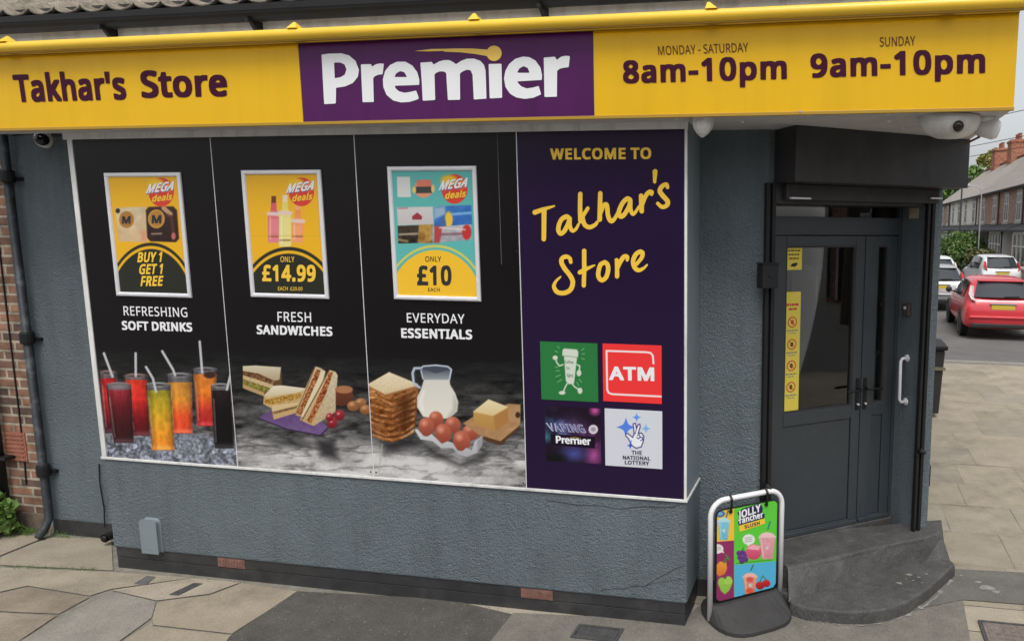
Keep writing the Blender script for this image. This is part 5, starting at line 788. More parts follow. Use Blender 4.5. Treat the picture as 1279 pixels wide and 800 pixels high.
# egg tray
for x, y, rx_, ry_ in ((422,390,42,46),(520,425,46,50),(625,468,50,48),(366,436,46,56),(464,474,48,58),(572,518,50,60)):
    c3.ell(x, y, rx_, ry_, (188,104,80), (140,64,48), soft=6, rot=-.25); c3.ell(x-14, y-22, rx_*.42, ry_*.35, (216,146,120), soft=18, a=.7, rot=-.3)
c3.poly([(295,452),(312,450),(350,490),(372,492),(395,478),(420,500),(455,535),(490,520),(520,530),(548,575),(575,580),(600,558),(630,575),(650,520),(690,490),(692,540),(660,590),(600,612),(560,600),(520,562),(450,560),(400,520),(330,510)], (206,206,206), (168,168,172), soft=5); c3.poly([(660,520),(690,488),(694,545),(664,588)], (150,150,156), soft=8, a=.7)
# butter
c3.poly([(580,415),(650,370),(850,300),(918,305),(916,440),(800,535),(700,500)], (170,132,92), soft=5, noise=16, ns=30); c3.poly([(700,490),(800,520),(916,425),(916,442),(800,545),(700,512)], (84,56,38), soft=5); c3.ell(902,366,14,18,(60,44,34),soft=5)
c3.poly([(640,345),(730,275),(845,318),(850,410),(770,460),(645,420)], (198,160,92), (176,130,70), soft=5); c3.poly([(640,347),(730,275),(845,320),(755,372)], (224,212,176), (214,190,136), soft=5); c3.poly([(757,374),(846,322),(850,412),(772,460)], (168,120,66), soft=6, a=.6)
c3.line([(105,540),(85,705)], 9, (170,168,150), 6, .6)
c3.build('panel', M['print'], g3)
cap(('EVERYDAY','r',(508.5,402.2),(580.5,404),(508,390.5)), ('ESSENTIALS','b',(501.5,421.5),(590,423.7),(501,409.5)), g3)
for g, k in ((g1,0),(g2,1),(g3,2)):       # fixing pins in the corners
    for x in (J[k]+.02, J[k+1]-.02):
        for z in (VZ0+.03, 1.55, 2.35): mb = MB(); mb.lathe([(.006,0),(.005,.0025)], (x, D-.0065, z), (0,-1,0), 8); obj('pin', mb, M['black_metal'], g)
mb = MB(); sm = FRONT.uv(622,170), FRONT.uv(629,330); mb.box((sm[0][0]-.002, D-.0085, sm[1][1]), (sm[0][0]+.002, D-.0065, VZ1)); obj('seam', mb, mat('dark seam', (.09,.08,.08), .5), g3)
g4, c4 = wpanel(3, 'purple window panel with yellow handwritten welcome and four logo tiles', (36,20,53))
c4.build('panel', M['print'], g4)
tl('WELCOME TO', 'b', (687.5,199.5), (813.5,198.6), (687.2,185.5), M['yellow_ink'], g4, .02, .0015, PF)
shape(HAND[:1], PF, M['yellow_ink'], g4, .0015); shape(HAND[1:], PF, M['yellow_ink'], g4, .0015)
def tile(px4, base, label):
    uv = [PF.uv(*p) for p in px4]; u0, u1 = (uv[0][0]+uv[3][0])/2, (uv[1][0]+uv[2][0])/2; v1, v0 = (uv[0][1]+uv[1][1])/2, (uv[2][1]+uv[3][1])/2
    return Canvas(PF, rows(u0, u1, .0024), rows(v0, v1, .0024), base), label
# (4.706 x, origin 665,420)
t1_, l_ = tile([(674,426),(746,428.5),(747.5,501.5),(677,498.5)], (44,118,62), 'green tile with a walking paper cup'); t1_.at(4.706, 665, 420); Wc = (206,214,200)
t1_.poly([(185,100),(265,104),(245,275),(215,280),(197,262)], Wc, soft=5); t1_.poly([(178,78),(188,70),(262,76),(270,90),(268,122),(175,112)], Wc, soft=5); t1_.line([(178,112),(266,122)], 4, (120,160,120), 4)
for p in ([(180,165),(158,172),(142,150),(138,125)],[(262,165),(278,172),(276,200),(270,228)],[(205,275),(192,300),(180,330)],[(232,275),(250,296),(275,312)]): t1_.line(p, 8, Wc, 5)
t1_.ell(134,124,15,13,Wc,soft=5); t1_.ell(274,214,14,18,Wc,soft=5); t1_.ell(175,330,19,11,Wc,soft=5); t1_.ell(280,318,14,18,Wc,soft=5)
for p in ([(150,92),(135,84)],[(158,68),(148,58)],[(290,80),(304,70)],[(292,102),(308,100)],[(290,128),(306,134)],[(160,200),(138,202)],[(165,225),(138,236)],[(172,252),(148,268)],[(275,250),(290,268)],[(262,268),(272,288)],[(150,180),(136,180)]): t1_.line(p, 5, (120,180,125), 4, .9)
e1 = t1_.build('logo_tile', M['print'], g4, .0012); e1['label'] = l_
for s, bl, br, tp in (('Coffee',(705.5,453),(716.5,454),(705.3,449.5)),('to',(707.5,460.5),(711.5,461),(707.3,457)),('go',(708.5,469.5),(716,470.5),(708.2,465.5))): tl(s, 'r', bl, br, tp, mat('green ink', (.03,.12,.045), .5) if s == 'Coffee' else bpy.data.materials['green ink'], e1, 0, .0018, PF)
t2_, l_ = tile([(752.3,429.2),(826,430.5),(827,504),(754,500.5)], (236,58,58), 'red cash machine tile with white lettering'); t2_.at(4.706, 665, 420)
t2_.line([(712,158),(708,112),(695,96),(670,92),(436,84),(440,310),(448,330),(470,338),(757,352)], 11, (240,225,225), 4)
e2 = t2_.build('logo_tile', M['print'], g4, .0012); e2['label'] = l_
tl('ATM', 'b', (761,474.2), (817.5,475.6), (760.5,457.2), M['white_ink'], e2, .0, .0018, PF)
t3_, l_ = tile([(679,507),(749.5,508.7),(751.8,579.5),(683.5,574.5)], (30,18,34), 'dark tile with blue and pink vapour'); t3_.at(8.889, 670, 500); X, Y = t3_.X, t3_.Y
nn = fbm(X/140, Y/140, 5, 41); n2 = fbm(X/60, Y/60, 4, 51); dg = np.exp(-((Y-(250+.55*(X-150)))/150)**2); cc = np.clip((X-120)/560, 0, 1)[:,None]; colv = np.array((70,120,165))*(1-cc)+np.array((165,70,150))*cc
t3_.put(np.arange(X.size), np.clip(dg*(nn-.28)*2.2, 0, .95), colv+((n2-.5)*120)[:,None]); t3_.ell(650,110,52,50,(190,80,150),soft=50,a=.8); t3_.ell(110,400,60,60,(60,130,140),soft=60,a=.6); t3_.ell(640,600,90,110,(196,90,170),soft=90,a=.55); t3_.ell(420,590,130,80,(74,84,160),soft=80,a=.6); t3_.ell(200,640,120,50,(14,20,14),soft=50,a=.8)
t3_.poly([(158,370),(655,400),(650,530),(165,490)], (26,14,34), soft=6); t3_.ell(632,318,52,52,(212,200,214),soft=8); t3_.ell(632,318,30,26,(150,150,150),soft=10,a=.7); t3_.line([(370,412),(430,404),(490,418)], 10, (190,150,60), 8, .8)
e3 = t3_.build('logo_tile', M['print'], g4, .0012); e3['label'] = l_
tl('VAPING', 'b', (687,537.8), (732.5,540.2), (681.8,527.5), mat('pale lilac ink', (.50,.55,.72), .5), e3, .02, .0018, PF); tl('VAPING', 'r', (688.2,537.2), (731.6,539.4), (683.4,528.1), mat('violet ink', (.12,.10,.25), .5), e3, .06, .0023, PF)
# the same wordmark again, small
def small(x, y): q = SIGN.uv(x, y); u = (q[0]+3.14)/1.635; v = (q[1]-3.194)/.25; return (692.3+u*46.2+v*-.4, 553.4+u*2.8-v*8.2)
shape(PREMIER, PF, M['white_ink'], e3, .0018, 'lettering', small)
t4_, l_ = tile([(754.5,510),(827,512.5),(827.5,585),(757,581)], (208,211,218), 'white lottery tile with crossed fingers and stars'); t4_.at(4.706, 665, 420)
def star(cx, cy, r_, col):
    P = []
    for k in range(4):
        a = k*math.pi/2; P += [(cx+r_*math.cos(a), cy+r_*math.sin(a))]
        for q in (.25,.5,.75):
            b = a+q*math.pi/2; rr = r_*(.42+.25*abs(q-.5)*2*.6); P += [(cx+rr*math.cos(b), cy+rr*math.sin(b))]
    t4_.poly(P, col, soft=4)
star(550,532,56,(84,128,222)); star(613,474,26,(92,148,232)); star(668,540,28,(120,178,232)); star(575,640,20,(60,90,205))
HB = [(592,512),(606,508),(612,540),(622,516),(632,514),(634,530),(622,568),(640,565),(656,585),(652,615),(640,648),(610,655),(585,640),(565,600),(548,580),(548,570),(562,570),(590,592),(598,570)]
t4_.poly(HB, (232,234,238), soft=4); t4_.line(HB+HB[:1], 6, (48,44,110), 4); t4_.line([(612,540),(604,572)], 4, (48,44,110), 4); t4_.line([(618,580),(628,575),(634,590),(624,600),(614,592)], 5, (48,44,110), 4); t4_.line([(634,592),(646,590),(648,606),(636,610)], 5, (48,44,110), 4); t4_.line([(585,640),(575,625),(582,612)], 5, (60,90,205), 4)
e4 = t4_.build('logo_tile', M['print'], g4, .0012); e4['label'] = l_
for s, bl, br, tp in (('THE',(789,567.2),(802,567.8),(788.8,562)),('NATIONAL',(778,573.2),(812.5,574.6),(777.8,568.3)),('LOTTERY',(780.5,579.3),(811,580.7),(780.3,574.4))): tl(s, 'b', bl, br, tp, mat('navy ink', (.02,.02,.07), .5) if s == 'THE' else bpy.data.materials['navy ink'], e4, 0, .0018, PF)
mb = MB()
for x in J[1:4]: mb = MB(); mb.box((x-.004, D-.0052, VZ0), (x+.004, D-.003, VZ1)); obj('joint_strip', mb, M['alu'], shop)
# ================================================================== POSTER FRAMES
PP = Plane((0, D-.018, 0), (0,-1,0), (1,0,0))
def poster(px4, label, base):
    uv = [PP.uv(*p) for p in px4]; u0, u1 = (uv[0][0]+uv[3][0])/2, (uv[1][0]+uv[2][0])/2; v1, v0 = (uv[0][1]+uv[1][1])/2, (uv[2][1]+uv[3][1])/2
    t = thing('poster_frame', ((u0+u1)/2, D-.006, v0), label, 'poster', 'snap frame posters on the window graphics')
    pl = Plane((0, D-.0075, 0), (0,-1,0), (1,0,0)); mb = MB()
    w = .028
    for (a, b) in (((u0,v0),(u1,v0)),((u1,v0),(u1,v1)),((u1,v1),(u0,v1)),((u0,v1),(u0,v0))):      # four mitred rails with a rounded face
        a = np.array(a); b = np.array(b); d = (b-a)/np.linalg.norm(b-a); n_ = np.array([-d[1], d[0]])
        prof = [(0,0),(0,.010),(.006,.0155),(.016,.0165),(.024,.013),(w,.006),(w,0)]; b0 = len(mb.v)
        for q, (h, o) in enumerate(prof): mb.v += [tuple(pl.xyz(*(a+d*h+n_*h), o)), tuple(pl.xyz(*(b-d*h+n_*h), o))]
        for q in range(len(prof)-1): mb.f.append((b0+2*q, b0+2*q+1, b0+2*q+3, b0+2*q+2))
    obj('frame', mb, M['alu'], t); p3 = Plane((0, D-.0105, 0), (0,-1,0), (1,0,0))
    return t, Canvas(p3, rows(u0+w-.006, u1-w+.006, .003), rows(v0+w-.006, v1-w+.006, .003), base), p3
def burst(c, cx, cy):
    c.ell(cx, cy, 72, 82, (214,62,48), soft=4); c.ell(cx-30, cy-48, 46, 30, (238,190,40), soft=16, a=.95); c.ell(cx+42, cy-30, 24, 30, (240,150,60), soft=14, a=.6)
def mega(t, p3, cx, cy, k, ox, oy):
    q = lambda x, y: (x/k+ox, y/k+oy)
    text('MEGA', 'b', p3, q(cx-86,cy+14), q(cx+66,cy-8), q(cx-66,cy-42), mat('grey blue ink', (.16,.20,.28), .5) if 'grey blue ink' not in bpy.data.materials else bpy.data.materials['grey blue ink'], t, .0008, .06)
    text('MEGA', 'b', p3, q(cx-88,cy+8), q(cx+66,cy-12), q(cx-66,cy-46), M['white_ink'], t, .0014, .0)
    text('deals', 'b', p3, q(cx-54,cy+56), q(cx+60,cy+44), q(cx-46,cy+18), M['yellow_ink'], t, .0014)
YB = (232,176,28)
f1, k1, P3 = poster([(129.8,216),(225,215),(238,371),(145,370)], 'white framed poster on the drinks panel offering buy one get one free', YB)
k1.at(4.57, 120, 205)
k1.ell(314,820,262,372,(36,38,28),soft=4); k1.ell(314,822,250,356,YB,soft=4); k1.ell(314,824,238,340,(36,38,28),soft=4)
k1.poly([(108,248),(285,242),(292,445),(128,440)], (205,186,150), (210,180,140), soft=6, noise=18, ns=30); k1.poly([(250,380),(290,378),(292,445),(255,440)], (214,150,120), soft=14, a=.7)
k1.ell(174,316,42,48,(168,118,50),soft=5); k1.ell(124,266,13,14,(50,40,30),soft=4)
k1.poly([(284,262),(300,244),(440,240),(462,262),(474,425),(455,445),(310,440),(292,420)], (58,34,26), (40,24,20), soft=8, noise=10, ns=22); k1.ell(344,312,48,54,(196,146,70),soft=5); k1.ell(344,312,40,46,(176,124,54),soft=5); k1.line([(385,250),(425,285)], 26, (190,150,110), 8, .9); k1.line([(400,290),(430,300),(440,380)], 20, (90,50,40), 12, .7); k1.ell(442,410,13,22,(196,100,96),soft=6,a=.8)
k1.line([(318,398),(372,396)], 12, (150,130,110), 6, .7)
burst(k1, 372, 160); pr1 = k1.build('poster_print', M['print_gloss'], f1); mega(pr1, P3, 372, 160, 4.57, 120, 205)
q1 = lambda x, y: (x/4.57+120, y/4.57+205)
for s_, a, b, c_ in (('BUY 1',(236,560),(372,558),(244,502)),('GET 1',(244,628),(376,626),(252,570)),('FREE',(254,696),(378,694),(262,638))): text(s_, 'b', P3, q1(*a), q1(*b), q1(*c_), M['yellow_ink'], pr1, .0012)
for a, b, c_ in (((148,340),(196,340),(150,296)),((318,338),(372,338),(320,290))): text('M', 'b', P3, q1(*a), q1(*b), q1(*c_), M['black_ink'], pr1, .0012)
f2_, k2, P3b = poster([(300.5,213),(399,211.5),(411,372.5),(313.5,371.5)], 'white framed poster on the sandwich panel showing three bottles', YB); k2.at(4.57, 290, 205)
k2.ell(322,850,300,378,(36,38,28),soft=4); k2.ell(322,852,286,360,YB,soft=4); k2.ell(322,854,272,344,(36,38,28),soft=4)
def bottle(c, cx, y0, y1, w, body, capc, body2):
    c.poly([(cx-w*.22,y0+30),(cx+w*.22,y0+30),(cx+w*.26,y0+80),(cx+w*.5,y0+112),(cx+w*.5,y1-8),(cx+w*.42,y1),(cx-w*.42,y1),(cx-w*.5,y1-8),(cx-w*.5,y0+112),(cx-w*.26,y0+80)], body, body2, soft=4); c.poly([(cx-w*.2,y0),(cx+w*.2,y0),(cx+w*.2,y0+38),(cx-w*.2,y0+38)], capc, soft=4)
    c.poly([(cx-w*.44,y0+125),(cx+w*.44,y0+125),(cx+w*.44,y1-50),(cx-w*.44,y1-50)], body2, soft=8, a=.6); c.line([(cx-w*.44,y0+100),(cx+w*.46,y0+104)], 26, (226,200,190), 8, .65); c.line([(cx-w*.4,y1-36),(cx+w*.4,y1-36)], 9, (120,60,60), 5, .6); c.line([(cx-w*.3,y0+120),(cx-w*.3,y1-20)], 6, (255,235,225), 6, .5)
bottle(k2, 237, 182, 448, 66, (208,84,104), (112,52,40), (222,130,136)); bottle(k2, 375, 222, 448, 66, (232,140,80), (235,170,120), (238,160,110)); bottle(k2, 302, 176, 470, 70, (222,208,110), (226,214,190), (228,216,140))
burst(k2, 395, 158); k2.line([(96,408),(500,408)], 3, (205,160,40), 4, .7); pr2 = k2.build('poster_print', M['print_gloss'], f2_); mega(pr2, P3b, 395, 158, 4.57, 290, 205); q2 = lambda x, y: (x/4.57+290, y/4.57+205)
for s_, st_, a, b, c_ in (('ONLY','r',(276,558),(356,558),(276,526)),('£14.99','b',(172,668),(478,670),(170,574)),('EACH','r',(262,720),(318,720),(262,698)),('£20.00','r',(332,720),(402,720),(332,700))): text(s_, st_, P3b, q2(*a), q2(*b), q2(*c_), M['yellow_ink'], pr2, .0012)
TB = (92,178,172)
f3_, k3, P3c = poster([(484.3,208.5),(597.5,206.5),(597,376),(491,374)], 'white framed turquoise poster on the groceries panel priced at ten', TB); k3.at(4.444, 475, 200)
k3.ell(305,800,286,330,(206,200,90),soft=4); k3.ell(305,802,276,318,TB,soft=4); k3.ell(305,806,262,308,(240,190,46),soft=4)
k3.poly([(92,92),(164,92),(170,205),(96,205)], (212,214,210), soft=4); k3.ell(240,158,52,50,(222,150,110),soft=4); k3.poly([(202,110),(282,108),(290,150),(205,150)], (214,120,96), soft=5); k3.poly([(196,148),(286,146),(288,182),(198,184)], (60,62,60), soft=5); k3.ell(188,165,10,18,(240,200,90),soft=5); k3.ell(292,158,10,22,(240,190,120),soft=5)
k3.poly([(92,262),(290,258),(296,355),(98,362)], (206,204,202), (190,186,186), soft=5); k3.poly([(176,312),(206,290),(232,312),(230,330),(178,330)], (150,52,58), soft=4); k3.line([(100,268),(150,266)], 8, (170,110,110), 6, .8)
k3.poly([(298,262),(330,255),(505,248),(510,360),(300,372)], (60,120,190), (46,98,176), soft=5, noise=24, ns=40); k3.poly([(296,262),(360,255),(365,300),(298,330)], (150,176,196), soft=14, a=.8); k3.ell(380,330,22,44,(230,190,60),soft=8); k3.ell(345,350,20,36,(70,100,160),soft=8,a=.8); k3.line([(400,300),(500,292)], 16, (130,180,225), 8, .7)
k3.poly([(96,365),(215,360),(210,460),(100,462)], (66,52,38), (40,34,30), soft=5, noise=40, ns=26); k3.poly([(215,358),(290,356),(290,460),(208,460)], (200,160,80), (150,112,52), soft=5, noise=50, ns=24); k3.line([(108,412),(205,408)], 12, (196,180,150), 8, .7); k3.line([(100,440),(150,450)], 16, (150,130,80), 8, .7)
k3.poly([(292,372),(505,355),(505,440),(295,460)], (190,190,194), (150,150,156), soft=5, noise=26, ns=24); k3.poly([(300,360),(345,372),(330,458),(298,460)], (176,66,66), soft=8, a=.9); k3.ell(480,400,26,42,(190,48,48),soft=8); k3.line([(340,412),(450,408)], 14, (110,60,70), 10, .6); k3.line([(330,375),(470,385)], 9, (225,215,205), 6, .7)
burst(k3, 412, 160); pr3 = k3.build('poster_print', M['print_gloss'], f3_); mega(pr3, P3c, 412, 160, 4.444, 475, 200); q3 = lambda x, y: (x/4.444+475, y/4.444+200)
for s_, st_, a, b, c_ in (('ONLY','r',(250,563),(338,563),(250,533)),('£10','b',(205,694),(396,694),(203,585)),('EACH','r',(266,728),(330,728),(266,708))): text(s_, st_, P3c, q3(*a), q3(*b), q3(*c_), M['black_ink'], pr3, .0012)
# ================================================================== SHUTTER, CAMERAS AND OTHER FIXTURES
sh = thing('roller_shutter', CORNER.xyz(.72, 2.78), 'black steel roller shutter housing with guide rails over the corner door', 'shutter')
mb = MB(); zb = 2.782
mb.obox(CORNER, .035, 1.42, zb, SOF-.002, .002, .25); obj('housing', mb, M['shutter'], sh, bevel=.004)
mb = MB(); mb.obox(CORNER, .10, 1.36, zb-.10, zb-.002, -.05, .05); obj('bottom_slat', mb, M['shutter'], sh, bevel=.004)
for a in (A0-.072, A1-.012):
    mb = MB(); mb.obox(CORNER, a, a+.024, ZST-.02, zb-.001, .001, .034); mb.obox(CORNER, a+.024, a+.042, ZST-.02, zb-.001, .001, .014); mb.obox(CORNER, a+.042, a+.068, ZST-.02, zb-.001, .001, .034); obj('guide_rail', mb, M['black_metal'], sh, bevel=.002)
for a in (.0, 1.305):
    z = CORNER.uv(962,603)[1] if a < 1 else CORNER.uv(1152,560)[1]; mb = MB(); mb.lathe([(.022,0),(.022,.03),(.014,.034),(.014,.05),(.006,.056)], CORNER.xyz(a, z, .034), CN, 14); obj('locking_knob', mb, M['black_metal'], sh, smooth=True)
for p, w in ((992,.075),(1160,.05)):
    a, z = CORNER.uv(p, 248); mb = MB(); mb.obox(CORNER, a-w, a+w, z-.006, z+.006, .06, .085); obj('catch', mb, M['alu'], sh, bevel=.003)
a, z = CORNER.uv(949,343); kb_ = thing('key_switch_box', CORNER.xyz(.07, z-.075), 'small black steel key switch box beside the shutter rail', 'switch box')
mb = MB(); mb.obox(CORNER, -.10, .015, z-.078, z+.072, .036, .115); obj('housing', mb, M['black_metal'], kb_, bevel=.006)
mb = MB(); mb.obox(CORNER, -.105, .02, z+.072, z+.079, .035, .12); obj('lid', mb, M['black_metal'], kb_, bevel=.002)
mb = MB(); mb.lathe([(.014,0),(.014,.006),(.004,.008)], CORNER.xyz(-.045,z,.115), CN, 14); obj('key_cylinder', mb, M['black_metal'], kb_)
# grab handle and intercom on the right hand reveal
RV = Plane(CORNER.xyz(A1,0,0), -CU, CN)           # reveal facing the door
def rp(p): return RV.hit(*p)
p0, p1_ = rp((1133,447)), rp((1131,501)); n_ = -CU; gh = thing('grab_handle', p1_, 'white vertical grab handle on the rendered door reveal', 'handle')
mb = MB(); mb.tube([p0, p0+n_*.045, p0+n_*.06+np.array([0,0,-.02]), p1_+n_*.06+np.array([0,0,.02]), p1_+n_*.045, p1_], .012, 12); obj('grip', mb, M['white_metal'], gh, smooth=True)
for p in (p0, p1_):
    mb = MB(); mb.lathe([(.028,0),(.026,.006),(.012,.009)], p, n_, 16); obj('mounting_plate', mb, M['white_metal'], gh)
q = rp((1135,386)); ic = thing('door_buzzer', q, 'small dark brown buzzer box on the door reveal above the white handle', 'buzzer'); mb = MB()
u = RV.uv(1135,386); mb.obox(RV, u[0]-.035, u[0]+.035, u[1]-.045, u[1]+.045, .001, .035); obj('housing', mb, mat('brown plastic', (.07,.05,.04), .5), ic, bevel=.006); mb = MB(); mb.lathe([(.012,0),(.012,.006),(.004,.008)], RV.xyz(u[0],u[1]+.012,.035), RV.n, 12); obj('push_button', mb, M['alu'], ic)
u = RV.uv(1142,263); mb = MB(); mb.obox(RV, u[0]-.05, u[0]+.05, u[1]-.055, u[1]+.02, .0005, .004); obj('bare_patch', mb, mat('bare cream plaster', (.42,.36,.25), .9, var=.3, vscale=20), shop)
# security cameras
def hemi(c, r, h, up=-1, n=8): return [(r*math.cos(math.pi/2*i/n)+.0008, up*h*math.sin(math.pi/2*i/n)) for i in range(n+1)]
q = at_y(52, 173, B-.03); dc = thing('dome_camera', q, 'small white dome camera with black lens on the wall left of the bay', 'camera')
mb = MB(); mb.lathe([(.066,0),(.066,.02),(.052,.045),(.045,.05)], (q[0],B,q[2]), (.55,-1,-.2), 24); obj('housing', mb, M['white_upvc'], dc, smooth=True); mb = MB(); mb.lathe([(.046,.045),(.043,.066),(.030,.084),(.012,.093),(.001,.094)], (q[0],B,q[2]), (.55,-1,-.2), 20); obj('dome', mb, mat('black dome', (.008,.008,.009), .08), dc, smooth=True)
mb = MB(); mb.tube([(q[0]-.30,B-.006,q[2]+.03),(q[0]-.1,B-.006,q[2]+.045),(q[0]-.05,B-.006,q[2]+.02)], .005, 6); mb.tube([(q[0]+.05,B-.006,q[2]+.03),(q[0]+.25,B-.006,q[2]+.015)], .005, 6); obj('cable', mb, M['black_metal'], dc)
q = at_y(1186, 152, 4.13); tc_ = thing('security_camera', (q[0],q[1],SOF), 'large white bowl shaped camera with dark lens under the soffit by the shutter', 'camera')
mb = MB(); prof = [(.156,0),(.161,-.02),(.156,-.048),(.139,-.078),(.105,-.103),(.06,-.118),(.001,-.123)]; mb.lathe(prof, (q[0],q[1],SOF-.001), (.04,-.05,1), 36); hb = obj('housing', mb, M['white_upvc'], tc_, smooth=True)
ld = np.array([.10,-.96,-.26]); ld /= np.linalg.norm(ld); lc = np.array([q[0]+.012, q[1]-.02, SOF-.042])+ld*.113
mb = MB(); mb.lathe([(.040,-.03),(.037,.012),(.031,.022),(.028,.018),(.001,.017)], lc, ld, 24); obj('lens_ring', mb, mat('light grey plastic', (.50,.49,.48), .45), tc_, smooth=True); mb = MB(); mb.lathe([(.0285,.019),(.024,.028),(.012,.034),(.001,.035)], lc, ld, 20); obj('lens', mb, mat('camera lens', (.02,.012,.010), .06), tc_, smooth=True)
q = at_y(1229, 148, 4.2); tc2 = thing('security_camera', (q[0],q[1],SOF), 'smaller white camera at the far end of the soffit facing the side street', 'camera')
mb = MB(); mb.lathe([(.062,0),(.062,-.02),(.045,-.03)], (q[0],q[1],SOF-.001), (0,0,1), 20); obj('base', mb, M['white_upvc'], tc2, smooth=True)
mb = MB(); mb.lathe([(.03,-.05),(.052,-.03),(.056,.05),(.045,.07),(.001,.069)], (q[0]+.01,q[1],SOF-.055), (.8,-.3,-.25), 20); obj('housing', mb, M['white_upvc'], tc2, smooth=True)
mb = MB(); mb.tube([(q[0]-.05,q[1]+.02,SOF-.002),(q[0]-.045,q[1]+.03,SOF-.06),(q[0]-.01,q[1]+.05,SOF-.10),(q[0]-.06,q[1]+.2,SOF-.12)], .007, 6); obj('cable', mb, mat('red brown cable', (.16,.07,.05), .6), tc2)
q = at_y(878, 152, 4.03); ps = thing('movement_sensor', (q[0],q[1],SOF), 'small white pointed movement sensor under the soffit at the bay corner', 'sensor')
mb = MB(); mb.lathe([(.060,0),(.060,-.035),(.052,-.06),(.034,-.085),(.010,-.104),(.001,-.106)], (q[0],q[1],SOF-.001), (.05,-.06,1), 9); obj('housing', mb, M['white_upvc'], ps)
# left hand end: downpipe, cables, pipe stub, cover
pipe = thing('downpipe', (WL-.03, B-.06, 0), 'black cast iron downpipe between the brick house and the shop', 'pipe')
px_ = float((at_y(20,300,B-.06)[0]+at_y(50,560,B-.06)[0])/2)
mb = MB(); mb.tube([(px_,B-.06,3.9),(px_,B-.06,.16),(px_-.0,B-.10,.08),(px_+.01,B-.16,.03)], .029, 14); obj('pipe', mb, mat('flaking black paint', (.022,.025,.03), .55, var=.5, vscale=11, dirt=((.17,.19,.21),.7,6)), pipe, smooth=True)
for z in (1.62, 2.85, .55):
    mb = MB(); mb.lathe([(.044,-.045),(.046,-.03),(.046,.03),(.042,.045)], (px_,B-.06,z), (0,0,1), 14); mb.box((px_-.07,B-.03,z-.03),(px_+.07,B-.001,z-.005)); obj('collar', mb, M['black_metal'], pipe)
mb = MB(); mb.box((px_-.055,B-.012,0),(px_-.035,B+.01,3.6)); obj('flashing_strip', mb, mat('grey lead strip', (.25,.29,.32), .6, var=.3, vscale=8), shop)
q = at_z(134, 676, .06); st_ = thing('waste_pipe', (q[0], B-.14, 0), 'short black waste pipe stub in the recess beside the bay', 'pipe')
sxp = float(at_y(130,672,B-.14)[0]); cxp = float(at_y(125,615,B-.02)[0])
mb = MB(); mb.tube([(sxp-.01,B-.02,.07),(sxp,B-.14,.065)], .033, 14, cap=False); mb.tube([(sxp,B-.14,.065),(sxp,B-.145,.065)], .026, 14); obj('pipe', mb, M['black_metal'], st_, smooth=True)
mb = MB(); mb.tube([(cxp+.01,B-.012,.62),(cxp,B-.014,.45),(cxp+.012,B-.012,.25),(cxp+.02,B-.03,.1)], .0045, 8); obj('cable', mb, M['black_metal'], st_)
u = FRONT.uv(183, 664); u[0] = -4.83; ub = thing('vent_cover', (u[0], D, .16), 'small grey round topped metal cover low on the bay wall', 'cover')
mb = MB(); w = .066; arc = [(u[0]+.036+.03*math.cos(t), .375+.03*math.sin(t)) for t in np.linspace(0, math.pi/2, 6)]+[(u[0]-.036-.03*math.sin(t), .375+.03*math.cos(t)) for t in np.linspace(0, math.pi/2, 6)]; poly = [(u[0]+w,.158)]+arc+[(u[0]-w,.158)]
n = len(poly); mb.add([(x,D-.001,z) for x,z in poly]+[(x,D-.038,z) for x,z in poly], [tuple(range(n)), tuple(range(2*n-1,n-1,-1))]+[(i,(i+1)%n,n+(i+1)%n,n+i) for i in range(n)]); obj('casing', mb, M['grey_plastic'], ub, bevel=.006)
mb = MB(); mb.lathe([(.007,0),(.006,.003)], (u[0],D-.038,.19), (0,-1,0), 10); obj('screw', mb, M['grey_plastic'], ub)
# neighbouring brick house on the left
nb = thing('brick_house', (-9, B, 0), 'old red brick house joined to the left end of the shop', 'house')
mb = MB(); mb.box((-7.0, B-.012, -.02), (px_-.056, B+.3, 3.56)); mb.box((-13, B-.012, -.02), (-7.001, 12.5, 5.3)); obj('wall', mb, M['brick'], nb)
mb = MB(); mb.add([(-13.2,B-.3,5.2),(-6.9,B-.3,5.2),(-6.9,8.5,7.9),(-13.2,8.5,7.9),(-13.2,12.8,5.2),(-6.9,12.8,5.2)], [(0,1,2,3),(3,2,5,4),(1,5,2),(0,3,4)]); obj('roof', mb, M['tile'], nb)
mb = MB(); mb.box((-13, B-.03, -.02), (px_-.09, B-.0125, .16)); obj('plinth', mb, mat('sooty brick', (.12,.09,.07), .9, var=.5, vscale=9, bump=.004), nb)
a, b = at_y(6,538,B-.012), at_y(36,576,B-.012); mb = MB(); mb.box((a[0],B-.022,b[2]),(b[0],B-.01,a[2]))
for i in range(7): z = b[2]+(a[2]-b[2])*(i+.25)/7; mb.box((a[0]+.012,B-.027,z),(b[0]-.012,B-.0215,z+(a[2]-b[2])*.07))
obj('vent', mb, M['terracotta'], nb)
mb = MB(); mb.tube([(at_y(12,410,B-.02)[0],B-.018,3.5),(at_y(25,530,B-.02)[0],B-.018,.7),(at_y(32,600,B-.02)[0],B-.018,.4)], .006, 6); obj('cable', mb, M['black_metal'], nb)
gp = thing('drain_pipe', (float(at_y(2,600,B-.07)[0]), B-.07, 0), 'black plastic drain pipe on the brick house at the far left', 'pipe'); X = float(at_y(1,590,B-.07)[0])
mb = MB(); mb.tube([(X,B-.07,3.5),(X,B-.07,.05)], .034, 12); obj('pipe', mb, M['black_metal'], gp, smooth=True); mb = MB(); mb.box((X-.05,B-.10,.62),(X+.10,B-.02,.645)); obj('bracket', mb, M['black_metal'], gp)
